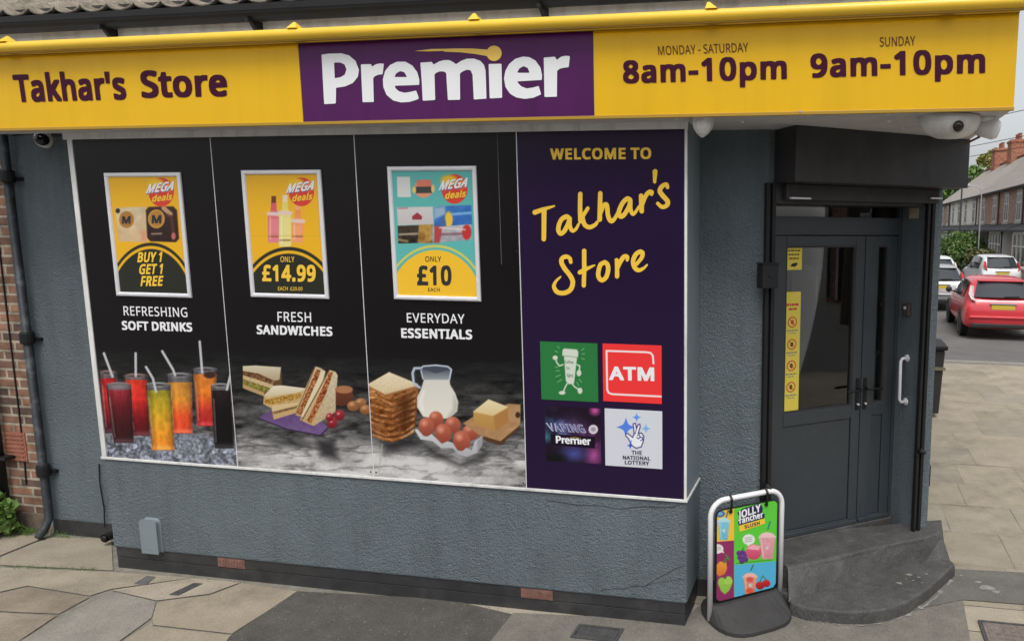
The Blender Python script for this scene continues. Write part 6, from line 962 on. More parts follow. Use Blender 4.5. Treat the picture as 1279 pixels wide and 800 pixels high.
# ================================================================== ENTRANCE STEPS
stp = thing('entrance_steps', (.25, 4.85, 0), 'two worn black steps in front of the corner door, the lower one rounded', 'steps')
lo = [tuple(at_z(*p, .09)[:2]) for p in ((984,742),(988,752),(1010,758.5),(1050,763),(1085,763),(1110,759),(1135,750),(1160,734),(1182,714),(1193,705),(1190,701))]
lo += [tuple(CORNER.xyz(1.5,0,.10)[:2]), tuple(CORNER.xyz(.06,0,.0)[:2])]
def slab(poly, z0, z1, flare, m, name, r=.012, seed=0):
    mb = MB(); c = np.mean(np.array(poly), 0); n = len(poly); q = [tuple(c+(np.array(p)-c)*(1+flare)) for p in poly]
    mb.add([(p[0],p[1],z0) for p in q]+[(p[0],p[1],z1) for p in poly], [tuple(range(n-1,-1,-1)), tuple(range(n,2*n))]+[(i,(i+1)%n,n+(i+1)%n,n+i) for i in range(n)]); return obj(name, mb, m, stp, bevel=r)
slab(lo, -.02, .09, .012, M['concrete'], 'lower_step')
up = [tuple(at_z(*p, .255)[:2]) for p in ((984,706),(1010,702),(1040,695.5),(1070,688),(1100,681),(1130,675),(1155,670.5),(1176,664.5))]
up += [(RX+.13, RY+.10), (RX+.02, RY+.22), (RX-.1, RY+.02), tuple(CORNER.xyz(A1+.02,0,.002)[:2]), tuple(DOOR.xyz(A1+.01,0,-.1)[:2]), tuple(DOOR.xyz(A0-.01,0,-.1)[:2]), tuple(CORNER.xyz(A0,0,.01)[:2])]
foot = [np.array(at_z(*p, .088)[:2]) for p in ((985,748),(1010,741),(1040,731),(1070,722),(1100,713),(1130,705),(1155,700.5),(1187,699.5))]
fr8 = [np.array(p) for p in up[:8]]; bA, bB = DOOR.xyz(A0-.05,0,-.16)[:2], CORNER.xyz(1.50,0,-.05)[:2]; m8 = 8; NR = 5
back = [bA+(bB-bA)*i/7 for i in range(8)]; back[7] = np.array([RX+.12, RY+.12]); back[6] = np.array([RX-.06, RY+.05])
mb = MB(); rws = []
rws.append([(*(foot[i]-(fr8[i]-foot[i])*.12*(i < 7)), .080) for i in range(8)])
rws.append([(*(fr8[i]*.86+foot[i]*.14), .225+.004*math.sin(i*2.1)) for i in range(8)]); rws.append([(*(fr8[i]*.93+foot[i]*.07), .243+.003*math.sin(i*2.9)) for i in range(8)])
for j in range(NR+1):
    f = j/NR; rws.append([(*(fr8[i]*(1-f)+back[i]*f+(back[i]-fr8[i])*(.03 if j == 0 else 0)), .253+.027*f+.003*math.sin(i*1.7+j*2.3)*(0 < j < NR)) for i in range(8)])
for r_ in rws: mb.v += r_
for j in range(len(rws)-1):
    for i in range(7): mb.f.append((j*8+i, j*8+i+1, (j+1)*8+i+1, (j+1)*8+i))
b0 = len(mb.v); tp_ = [j*8+7 for j in range(len(rws))]               # right hand flank down to the paving
for j in tp_: x, y, z = mb.v[j]; mb.v.append((x+.05, y+.02, -.01))
for a_, c_ in zip(range(len(tp_)-1), range(1, len(tp_))): mb.f.append((tp_[a_], b0+a_, b0+c_, tp_[c_]))
b0 = len(mb.v); tp_ = [j*8 for j in range(len(rws))]
for j in tp_: x, y, z = mb.v[j]; mb.v.append((x, y, -.01))
for a_, c_ in zip(range(len(tp_)-1), range(1, len(tp_))): mb.f.append((tp_[c_], b0+c_, b0+a_, tp_[a_]))
st_o = obj('upper_step', mb, M['concrete'], stp, bevel=.007)
M['splash'] = mat('pale paint splash', (.24,.23,.21), .8, var=.3, vscale=30)
def blot(c, z, r, par, n=9, name='paint_splash'):
    mb = MB(); mb.add([(c[0]+r*rng.uniform(.4,1.2)*math.cos(6.283*i/n)*1.4, c[1]+r*rng.uniform(.4,1.2)*math.sin(6.283*i/n), z) for i in range(n)], [tuple(range(n))]); return obj(name, mb, M['splash'], par)
for p, r in (((1136,717),.022),((1148,720),.010),((1141,724),.008),((1123,727.5),.020),((1157,716),.009),((1152,727),.007),((1132,722),.006)): blot(at_z(*p,.0915), .0915, r, stp)
for p, r in (((1231,733),.045),((1222,726),.02),((1245,738),.025),((1190,716),.02),((1201,718),.012),((1186,724),.03),((1174,738),.022),((1150,758),.02),((1135,767),.018)): blot(at_z(*p,.0095), .0095, r, None if False else stp, name='paint_splash')
# pale mortar smear where the lower step meets the paving
mb = MB(); lp_ = [at_z(*p,.0)[:2] for p in ((1005,772),(1025,777),(1050,780.5),(1080,781.5),(1105,778),(1130,770),(1150,760),(1170,745),(1190,723))]
for i in range(len(lp_)-1):
    a, b = np.array(lp_[i]), np.array(lp_[i+1])
    for k in range(5):
        p, q = a+(b-a)*k/5, a+(b-a)*(k+1)/5; t = (q-p)/np.linalg.norm(q-p); n_ = np.array([t[1], -t[0]]); w1 = rng.uniform(.003,.016)*(rng.random() > .25); mb.add([(*p,.0092),(*q,.0092),(*(q+n_*w1),.0092),(*(p+n_*w1*rng.uniform(.5,1)),.0092)], [(0,1,2,3)])
obj('mortar_smear', mb, M['splash'], stp)
# ================================================================== PAVEMENT SIGN
L0 = at_z(884, 778); TH = R(37); BU = np.array([math.cos(TH), math.sin(TH), 0]); BN = np.array([math.sin(TH), -math.cos(TH), 0])
BP = Plane((L0[0]+.012, L0[1]+.01, 0), BN, BU)
wR = BP.uv(975, 700)[0]; zT = BP.uv(930, 616.5)[1]
ab = thing('pavement_sign', BP.xyz(wR/2, 0), 'white framed swing pavement sign advertising coloured slush drinks beside the steps', 'sign')
zT -= .012; r_ = .10; P = [BP.xyz(0, .02, .0)]+[BP.xyz(0, zT-r_)]+[BP.xyz(r_-r_*math.cos(t), zT-r_+r_*math.sin(t)) for t in np.linspace(.15, math.pi/2, 7)]+[BP.xyz(wR-r_+r_*math.sin(t), zT-r_+r_*math.cos(t)) for t in np.linspace(0, math.pi/2, 8)]+[BP.xyz(wR, .02)]
mb = MB(); mb.tube(P, .0175, 14); obj('frame', mb, M['white_metal'], ab, smooth=True)
# ballast base: a rounded rubber foot on the street side and behind
mb = MB(); prf = [(0.0,-.30),(0.0,.30)]; top = []; bot = []
for i in range(25):
    t = 2*math.pi*i/25; c, s = math.cos(t), math.sin(t); uu = wR/2+(wR/2+.012)*np.sign(c)*abs(c)**.62; oo = .27*np.sign(s)*abs(s)**.8
    bot.append(BP.xyz(uu, .0, oo)); top.append((BP, uu, oo))
tp = [BP.xyz(wR/2+(uu-wR/2)*.985, .036+.075*max(0, 1-(abs(oo)/.27)**1.3), oo*.97) for _, uu, oo in top]; n = 25
cen = [BP.xyz(wR/2+(uu-wR/2)*.90, .115, oo*.12) for _, uu, oo in top]
mb.add(bot+[b+np.array([0,0,.032]) for b in bot]+cen, [tuple(range(n-1,-1,-1)), tuple(range(2*n,3*n))]+[(i,(i+1)%n,n+(i+1)%n,n+i) for i in range(n)]+[(n+i,n+(i+1)%n,2*n+(i+1)%n,2*n+i) for i in range(n)]); obj('ballast_base', mb, M['rubber'], ab, bevel=.006)
uvb = [BP.uv(*p) for p in ((892,626),(972,612),(972,738),(894,753))]; bu0, bu1 = .035, wR-.033; bz1 = zT-.062; bz0 = BP.uv(894,752)[1]
FP = Plane(BP.xyz(0,0,.006), BN, BU); cr_ = .045
mb = MB(); out = []
for (cx, cz, t0) in ((bu1-cr_,bz0+cr_,-math.pi/2),(bu1-cr_,bz1-cr_,0),(bu0+cr_,bz1-cr_,math.pi/2),(bu0+cr_,bz0+cr_,math.pi)):
    for q in range(6): t = t0+q*math.pi/10; out.append((cx+cr_*math.cos(t), cz+cr_*math.sin(t)))
n = len(out); mb.add([BP.xyz(*o,-.006) for o in out]+[BP.xyz(*o,.0045) for o in out], [tuple(range(n-1,-1,-1)), tuple(range(n,2*n))]+[(i,(i+1)%n,n+(i+1)%n,n+i) for i in range(n)]); bd = obj('sign_board', mb, M['black_metal'], ab)
mrg = .006; cv = Canvas(FP, rows(bu0+mrg, bu1-mrg, .0022), rows(bz0+mrg, bz1-mrg, .0022), (92,200,60)); cv.at(5.162, 880, 605); cv.mask = (bu0+mrg, bu1-mrg, bz0+mrg, bz1-mrg, cr_-mrg)
cv.poly([(-40,40),(190,95),(190,362),(-40,400)], (240,190,60)); cv.poly([(-40,376),(190,358),(190,900),(-40,900)], (140,46,96)); cv.poly([(192,516),(700,470),(700,900),(192,900)], (82,176,214))
# a blue cup, a pink cup and an orange cup of slush, with plain fruit beside them
def cup(c, x0, x1, b0, b1, y0, y1, body, body2, dome, strw):
    c.line(strw, 9, (46,120,110), 4); c.ell((x0+x1)/2, y0+4, (x1-x0)/2, (y1-y0)*.24, dome, soft=5); c.poly([(x0,y0),(x1,y0),(b1,y1),(b0,y1)], body, body2, soft=4, noise=12, ns=14); c.line([(x0-2,y0+2),(x1+2,y0)], 8, dome, 4, .9); c.ell((x0+x1)/2, (y0+y1)/2, 12, 12, (200,214,200), soft=6, a=.6); c.line([(x0+12,y0+14),(b0+10,y1-10)], 7, (245,245,245), 6, .4)
cup(cv, 86, 162, 98, 150, 235, 355, (132,200,218), (104,178,206), (176,220,230), [(140,210),(152,165)]); cv.ell(98,186,34,22,(50,100,160),soft=6); cv.ell(98,186,22,11,(120,170,210),soft=6)
cup(cv, 352, 456, 370, 440, 335, 478, (222,160,168), (214,140,150), (234,196,196), [(408,285),(422,238)]); cup(cv, 250, 338, 262, 322, 590, 705, (226,160,140), (216,120,96), (234,186,170), [(298,550),(314,518)]); cv.ell(292,610,24,18,(214,84,70),soft=8,a=.8); cv.ell(290,682,24,18,(222,84,60),soft=8,a=.85)
for c, r in (((82,412),(36,28)),): cv.ell(*c, 40, 31, (226,220,216), soft=4); cv.poly([(100,432),(128,440),(118,420)], (226,220,216), soft=4)
cv.ell(285,352,40,34,(230,230,224),soft=4); cv.poly([(270,378),(284,404),(296,378)], (230,230,224), soft=4)
for y in (340,352,364): cv.line([(262,y+3),(306,y-3)], 4, (120,120,120), 4, .7)
for y in (404,416): cv.line([(58,y+5),(104,y-2)], 4, (130,110,120), 4, .7)
cv.poly([(72,520),(100,492),(140,500),(146,540),(130,575),(92,590),(70,565)], (232,160,60), (214,110,50), soft=6); cv.line([(126,500),(146,468),(160,480),(140,452)], 11, (70,130,50), 5)
cv.ell(112,628,26,32,(150,196,76),soft=5); cv.ell(154,622,26,34,(160,206,84),soft=5); cv.poly([(90,640),(178,636),(160,680),(130,705),(104,680)], (140,190,70), soft=6); cv.line([(134,602),(140,588)], 8, (70,110,40), 4)
for x, y in ((222,440),(246,436),(270,445),(228,468),(254,470),(240,492),(266,480)): cv.ell(x,y,17,17,(112,62,140),(84,40,112),soft=4)
cv.ell(316,432,50,50,(226,110,140),(196,66,100),soft=5); cv.poly([(268,410),(310,384),(360,396),(350,420),(300,416)], (240,170,180), soft=6); cv.line([(240,424),(250,404)], 6, (70,110,50), 4)
cv.ell(358,648,28,26,(206,48,56),(150,26,36),soft=4); cv.ell(398,634,26,24,(212,52,60),(156,28,38),soft=4); cv.line([(358,624),(374,585),(398,612)], 5, (60,110,50), 3); cv.line([(206,506),(438,482)], 4, (40,80,30), 4, .7); cv.line([(250,706),(320,704)], 4, (30,70,90), 4, .6)
ps_ = cv.build('poster_print', M['print_gloss'], bd)
qb = lambda x, y: (x/5.162+880, y/5.162+605); navy = mat('dark navy ink', (.012,.016,.07), .5)
shape([[[qb(x,y) for x,y in ((210,180),(250,150),(360,118),(376,150),(372,178),(388,188),(386,214),(220,262),(212,228),(226,210))]]], FP, navy, ps_, .0006)
text('JOLLY', 'b', FP, qb(216,222), qb(362,170), qb(214,172), M['white_ink'], ps_, .0012, -.02); text('rancher', 'b', FP, qb(226,252), qb(380,208), qb(220,214), M['white_ink'], ps_, .0012, -.02)
shape([[[qb(x,y) for x,y in ((222,262),(386,216),(390,248),(228,302))]]], FP, M['yellow_ink'], ps_, .0014); text('SLUSH', 'b', FP, qb(258,283), qb(356,255), qb(255,260), navy, ps_, .002, .02)
for f in (.26, .76):
    mb = MB(); c = BP.xyz(wR*f, zT, 0); mb.tube([c+np.array([0,0,.026]), c+BN*.026+np.array([0,0,.004]), c+BN*.022-np.array([0,0,.05]), c+BN*.011-np.array([0,0,.085])], .008, 8); mb.lathe([(.012,0),(.012,.01)], c+BN*.006-np.array([0,0,.082]), BN, 10); obj('hanging_clip', mb, M['black_metal'], ab)
# ================================================================== COVERS AND WEEDS
def cover(px4, label, m, name='manhole_cover', ribs=True, cat='cover'):
    q = [at_z(*p) for p in px4]; c = np.mean(q, 0); t = thing(name, (c[0],c[1],0), label, cat)
    x0, x1 = min(p[0] for p in q), max(p[0] for p in q); y0, y1 = min(p[1] for p in q), max(p[1] for p in q)
    mb = MB(); pl = Plane((0,0,.0), (0,0,1), (1,0,0)); mb.box((x0,y0,-.02),(x1,y0+.018,.0135)); mb.box((x0,y1-.018,-.02),(x1,y1,.0135)); mb.box((x0,y0+.018,-.02),(x0+.018,y1-.018,.0135)); mb.box((x1-.018,y0+.018,-.02),(x1,y1-.018,.0135)); obj('frame', mb, M['iron'], t)
    mb = MB(); mb.box((x0+.022,y0+.022,-.02),(x1-.022,y1-.022,.0115))
    if ribs:
        nx, ny = max(2, int((x1-x0)/.05)), max(2, int((y1-y0)/.05))
        for i in range(nx):
            for k in range(ny): cx, cy = x0+.03+(x1-x0-.06)*(i+.5)/nx, y0+.03+(y1-y0-.06)*(k+.5)/ny; mb.box((cx-.014,cy-.014,.0115),(cx+.014,cy+.014,.0145))
    obj('plate', mb, m, t)
cover(((722,782),(766,785),(772,800),(716,797)), 'small black iron stopcock cover in the tarmac near the bay', M['iron'])
cover(((1237,780),(1300,783),(1310,830),(1240,830)), 'square inspection cover filled with worn brown concrete by the steps', mat('brown cover infill', (.17,.14,.12), .85, var=.4, vscale=20, bump=.004))
def flat_plate(px4, label, m, name, part):
    q = [at_z(*p) for p in px4]; c = np.mean(q, 0); t = thing(name, (c[0],c[1],0), label, 'cover'); mb = MB(); mb.hexa([(p[0],p[1],-.02) for p in q], [(p[0],p[1],.006) for p in q]); obj(part, mb, m, t, bevel=.002)
    return t, q
flat_plate(((184,719),(194,720.5),(183,730.5),(167,729)), 'small grey metal plate in the paving by the bay corner', mat('grey steel plate', (.105,.105,.105), .6, var=.35, vscale=20), 'metal_plate', 'plate')
flat_plate(((242,728),(253.5,728.7),(223,743.5),(211,742.5)), 'narrow black drain slot cover in the paving in front of the bay', M['iron'], 'drain_cover', 'slot_cover')
def leaves(n, c, r, size, seed, squash=1.0, up=.3):
    g = np.random.default_rng(seed); v = []; f = []
    for i in range(n):
        d = g.normal(size=3); d /= np.linalg.norm(d); p = np.array(c)+d*np.array(r)*g.uniform(.25,1)**.5
        a = g.normal(size=3); a[2] = a[2]*.5+up; a /= np.linalg.norm(a); b = np.cross(a, g.normal(size=3)); b /= np.linalg.norm(b); s = size*g.uniform(.6,1.3); k = len(v)
        v += [tuple(p-b*s*.5), tuple(p+a*s*.35-b*s*.05), tuple(p+b*s*.6), tuple(p-a*s*.35+b*s*.05)]; f.append((k,k+1,k+2,k+3))
    return v, f
M['weed'] = mat('bright weed leaves', (.10,.19,.035), .55, var=.4, vscale=25)
wd_ = thing('weed', (-6.72, B-.16, 0), 'leafy green weed growing at the foot of the brick wall on the far left', 'plant')
wx = float(at_z(10,660)[0])
mb = MB(); mb.add(*leaves(420, (wx+.04,B-.16,.19), (.26,.12,.20), .065, 5)); obj('leaves', mb, M['weed'], wd_)
mb = MB(); [mb.tube([(wx+rng.uniform(-.1,.1),B-.12,0),(wx+rng.uniform(-.14,.14),B-.16,.28)], .004, 5) for _ in range(9)]; obj('stems', mb, mat('weed stems', (.12,.18,.05), .7), wd_)
gv = MB()
def tuft(x, y, n, h, spread):
    for _ in range(n):
        px, py = x+rng.normal()*spread, y+rng.normal()*spread*.4; a = rng.uniform(0,6.28); l = h*rng.uniform(.5,1.2); t = np.array([math.cos(a),math.sin(a),0])*l*rng.uniform(.2,.8)
        gv.add([(px-.003,py,0),(px+.003,py,0),(px+t[0]*.5,py+t[1]*.5,l*.7),(px+t[0],py+t[1],l)], [(0,1,2),(2,3,0)])
for p, n, h, sp in (((10,664),70,.10,.10),((40,664),60,.07,.08),((70,665),30,.05,.05),((90,668),20,.04,.04)): q = at_z(*p); tuft(q[0], B-.06, n, h, sp)
for x in np.linspace(0, 116, 40): q = at_z(x, 708+x*.03); tuft(q[0], q[1], rng.integers(1,7), .022, .03)
for x in (260,300,420,520,610,700,800,850): q = at_z(x, 722+(x-250)*.098); tuft(q[0], q[1]-.01, 4, .018, .03)
gv_o = obj('grass', gv, M['weed']); tag(gv_o, 'thin grass in the paving joints by the wall', 'grass', kind='stuff')
# ================================================================== SIDE STREET: BIN AND WALL FIXTURES
q = at_z(1172, 522); bn = thing('wheelie_bin', (RX+.16, q[1], 0), 'black wheelie bin half hidden against the side wall', 'bin'); bx, by = RX+.045, q[1]
mb = MB(); xe = float(at_y(1180,480,by)[0])-.02; mb.hexa([(xe-.46,by,.06),(xe-.04,by,.06),(xe-.04,by+.5,.06),(xe-.46,by+.5,.06)], [(xe-.5,by-.04,.92),(xe,by-.04,.92),(xe,by+.56,.92),(xe-.5,by+.56,.92)]); mb.v = [(max(x,RX+.012),y,z) for x,y,z in mb.v]; obj('body', mb, mat('black bin plastic', (.025,.026,.027), .5, var=.2), bn, bevel=.015)
mb = MB(); mb.box((RX+.012,by-.09,.93),(xe+.03,by+.6,.99)); obj('lid', mb, M['black_metal'], bn, bevel=.015); mb = MB(); mb.box((RX+.02,by-.055,.66),(xe+.012,by-.03,.70)); obj('rim', mb, mat('faded label strip', (.16,.15,.10), .6), bn)
for x in (xe-.08,): mb = MB(); mb.lathe([(.1,0),(.1,.05)], (x,by+.45,.1), (1,0,0), 16); obj('wheel', mb, M['rubber'], bn)
a, b = at_y(1168,562,7.0), at_y(1168,586,7.0); zz = (.21, .0)
fx = thing('vent_cover', (RX, 7.0, zz[1]), 'small black box on the pavement against the side wall, nearer than the bin', 'cover'); mb = MB(); mb.box((RX+.0125,7.05,zz[1]),(RX+.225,7.25,zz[0])); obj('casing', mb, M['black_metal'], fx, bevel=.006); mb = MB(); [mb.box((RX+.04,7.044,.04+.03*k),(RX+.20,7.051,.052+.03*k)) for k in range(4)]; obj('grille', mb, M['black_metal'], fx)
# ================================================================== HOUSES ALONG THE SIDE STREET
HX = 8.8
M['b1'] = brick_mat('brown terrace brick', (.46,.32,.26), (.38,.25,.20), (.46,.41,.36), 'YZ'); M['b2'] = brick_mat('red terrace brick', (.50,.31,.24), (.42,.24,.185), (.50,.44,.38), 'YZ')
M['cream'] = mat('cream painted render', (.82,.78,.68), .8, var=.1, vscale=2); M['stone'] = mat('pale stone trim', (.52,.50,.45), .8, var=.1); M['slate'] = mat('grey roof slate', (.27,.24,.215), .8, var=.3, vscale=3, bump=.01, bscale=5); M['slate_brown'] = mat('brown roof tile', (.31,.275,.245), .85, var=.3, vscale=3, bump=.01, bscale=5)
M['pane'] = mat('window pane', (.12,.125,.13), .08, spec=.6); M['pvc'] = mat('house white frame', (.72,.72,.70), .45); M['chim'] = brick_mat('chimney brick', (.42,.17,.10), (.36,.14,.085), (.36,.27,.21), 'YZ'); M['dkdoor'] = mat('dark door', (.05,.02,.02), .4); M['dkband'] = mat('dark bay roof', (.04,.04,.045), .7, var=.3)
def house(y0, y1, wall, label, slate, door=None, wins=2, hx=HX, name='terraced_house', rz=0, org=None, chim=True, group='terraced houses along the side street'):
    w = y1-y0; t = thing(name, (hx, y0, 0) if org is None else org, label, 'house', group, rz)
    def o(nm, mb, m, par=None, **k): return obj(nm, mb, m, par or t, local=True, **k)
    mb = MB(); mb.box((0,0,-.1),(7.5,w,4.8)); mb.add([(0,0,4.8),(7.5,0,4.8),(3.75,0,7.6),(0,w,4.8),(7.5,w,4.8),(3.75,w,7.6)], [(0,1,2),(3,5,4)]); o('wall', mb, wall)
    mb = MB(); q = lambda x, z: [(x,-.0,z),(x,w,z)]
    mb.add([(-.28,0,4.62),(-.28,w,4.62),(3.75,w,7.66),(3.75,0,7.66),(-.28,0,4.72),(-.28,w,4.72),(3.75,w,7.76),(3.75,0,7.76)], [(0,3,2,1),(4,5,6,7),(0,1,5,4),(1,2,6,5),(2,3,7,6),(3,0,4,7)])
    mb.add([(7.8,0,4.62),(7.8,w,4.62),(3.75,w,7.66),(3.75,0,7.66),(7.8,0,4.72),(7.8,w,4.72),(3.751,w,7.76),(3.751,0,7.76)], [(0,3,2,1),(4,5,6,7),(0,1,5,4),(1,2,6,5),(2,3,7,6),(3,0,4,7)]); rf = o('roof', mb, slate)
    mb = MB(); mb.box((3.55,0,7.70),(3.95,w,7.82)); o('ridge', mb, M['terracotta'], rf)
    mb = MB(); mb.tube([(-.32,0,4.66),(-.32,w,4.66)], .06, 8); mb.tube([(-.10,.12,4.6),(-.10,.12,.1)], .045, 8); o('gutter', mb, M['dkband'], rf)
    if chim:
        mb = MB(); mb.box((3.15,-.45,6.9),(4.35,.45+.5,9.05)); mb.box((3.08,-.52,8.85),(4.42,1.02,9.0)); ch = o('chimney', mb, M['chim'], rf)
        for i in range(4):
            mb = MB(); mb.lathe([(.13,0),(.12,.1),(.10,.38),(.125,.40),(.125,.45),(.08,.45)], (3.75,-.28+i*.36,9.05), (0,0,1), 10); o('chimney_pot', mb, M['terracotta'], ch)
    for i in range(wins):
        yc = w*(i+.5)/wins; ww, hh, z0 = .5, 1.42, 2.98
        mb = MB(); mb.box((-.06,yc-ww-.14,z0-.16),(.02,yc+ww+.14,z0)); mb.box((-.03,yc-ww-.10,z0+hh),(.02,yc+ww+.10,z0+hh+.18)); f = o('window', mb, M['stone'])
        mb = MB(); mb.box((-.02,yc-ww,z0),(.03,yc-ww+.07,z0+hh)); mb.box((-.02,yc+ww-.07,z0),(.03,yc+ww,z0+hh)); mb.box((-.02,yc-.035,z0),(.03,yc+.035,z0+hh)); mb.box((-.02,yc-ww+.07,z0+hh-.07),(.03,yc+ww-.07,z0+hh)); mb.box((-.02,yc-ww+.07,z0),(.03,yc+ww-.07,z0+.07)); mb.box((-.018,yc-ww+.07,z0+.92),(.03,yc+ww-.07,z0+.97)); o('frame', mb, M['pvc'], f)
        mb = MB(); mb.box((-.008,yc-ww+.06,z0+.06),(-.002,yc+ww-.06,z0+hh-.06)); o('pane', mb, M['pane'], f)
    # ground floor bay and door under one lean-to roof
    mb = MB(); mb.add([(-.85,.15,2.52),(-.85,w-.15,2.52),(-.005,w-.15,2.86),(-.005,.15,2.86),(-.85,.15,2.42),(-.85,w-.15,2.42),(-.005,w-.15,2.42),(-.005,.15,2.42)], [(0,3,2,1),(4,5,6,7),(0,1,5,4),(1,2,6,5),(2,3,7,6),(3,0,4,7)]); br = o('bay_roof', mb, M['dkband'])
    b0, b1 = w*.40, w-.35; mb = MB(); mb.box((-.62,b0,-.1),(-.005,b1,.72)); bay = o('bay_window', mb, wall)
    mb = MB()
    for k in range(5): y = b0+(b1-b0-.09)*k/4; mb.box((-.62,y,.72),(-.53,y+.09,2.418))
    mb.box((-.62,b0,.72),(-.5,b1,.80)); mb.box((-.62,b0,2.3),(-.5,b1,2.417)); mb.box((-.61,b0,1.72),(-.54,b1,1.78)); mb.box((-.60,b0,.80),(-.02,b0+.07,2.416)); mb.box((-.60,b1-.07,.80),(-.02,b1,2.416)); o('frame', mb, M['pvc'], bay)
    mb = MB(); mb.box((-.57,b0+.05,.78),(-.56,b1-.05,2.32)); o('pane', mb, M['pane'], bay)
    mb = MB(); mb.box((-.03,.45,0),(.0-.002,1.38,2.05)); d = o('door', mb, door or M['dkdoor']); mb = MB(); mb.box((-.05,.36,0),(-.001,.45,2.38)); mb.box((-.05,1.38,0),(-.001,1.47,2.38)); mb.box((-.05,.45,2.05),(-.001,1.38,2.12)); o('frame', mb, M['pvc'], d); mb = MB(); mb.lathe([(.03,0),(.035,.03),(.02,.05)], (-.03,1.28,1.0), (-1,0,0), 10); o('handle', mb, M['alu'], d)
    return t
H_ = [(31.2,37.6,M['cream'],'cream rendered terraced house cut off at the right edge',M['slate'],None), (37.6,43.3,M['b1'],'brown brick terraced house nearest the edge, between cream house and red brick one',M['slate'],None),
      (43.3,50.2,M['b2'],'red brick terraced house behind the bushes with two tall windows',M['slate'],M['pvc']), (50.2,56.8,M['cream'],'cream painted terraced house left of the red brick one',M['slate_brown'],None),
      (56.8,62.6,M['cream'],'paler cream terraced house near the far end of the row',M['slate_brown'],M['pvc']), (62.6,69.0,M['b1'],'brown terraced house at the far end of the row',M['slate_brown'],None)]
for h in H_: house(h[0], h[1], h[2], h[3], h[4], h[5])
# garden walls
mb = MB(); mb.box((7.55,30.5,-.1),(7.8,43.2,.85)); gwl = thing('garden_wall', (7.68,36,0), 'low red brick garden wall in front of the terraced houses', 'wall'); obj('brickwork', mb, M['b2'], gwl); mb = MB(); mb.box((7.5,30.5,.85),(7.85,43.2,.93)); obj('coping', mb, M['stone'], gwl)
fp = MB(); fp.box((6.9+1.15,14.6,-.1),(HX+.3,75,.02)); tag(obj('far_pavement', fp, M['tarmac']), kind='structure')
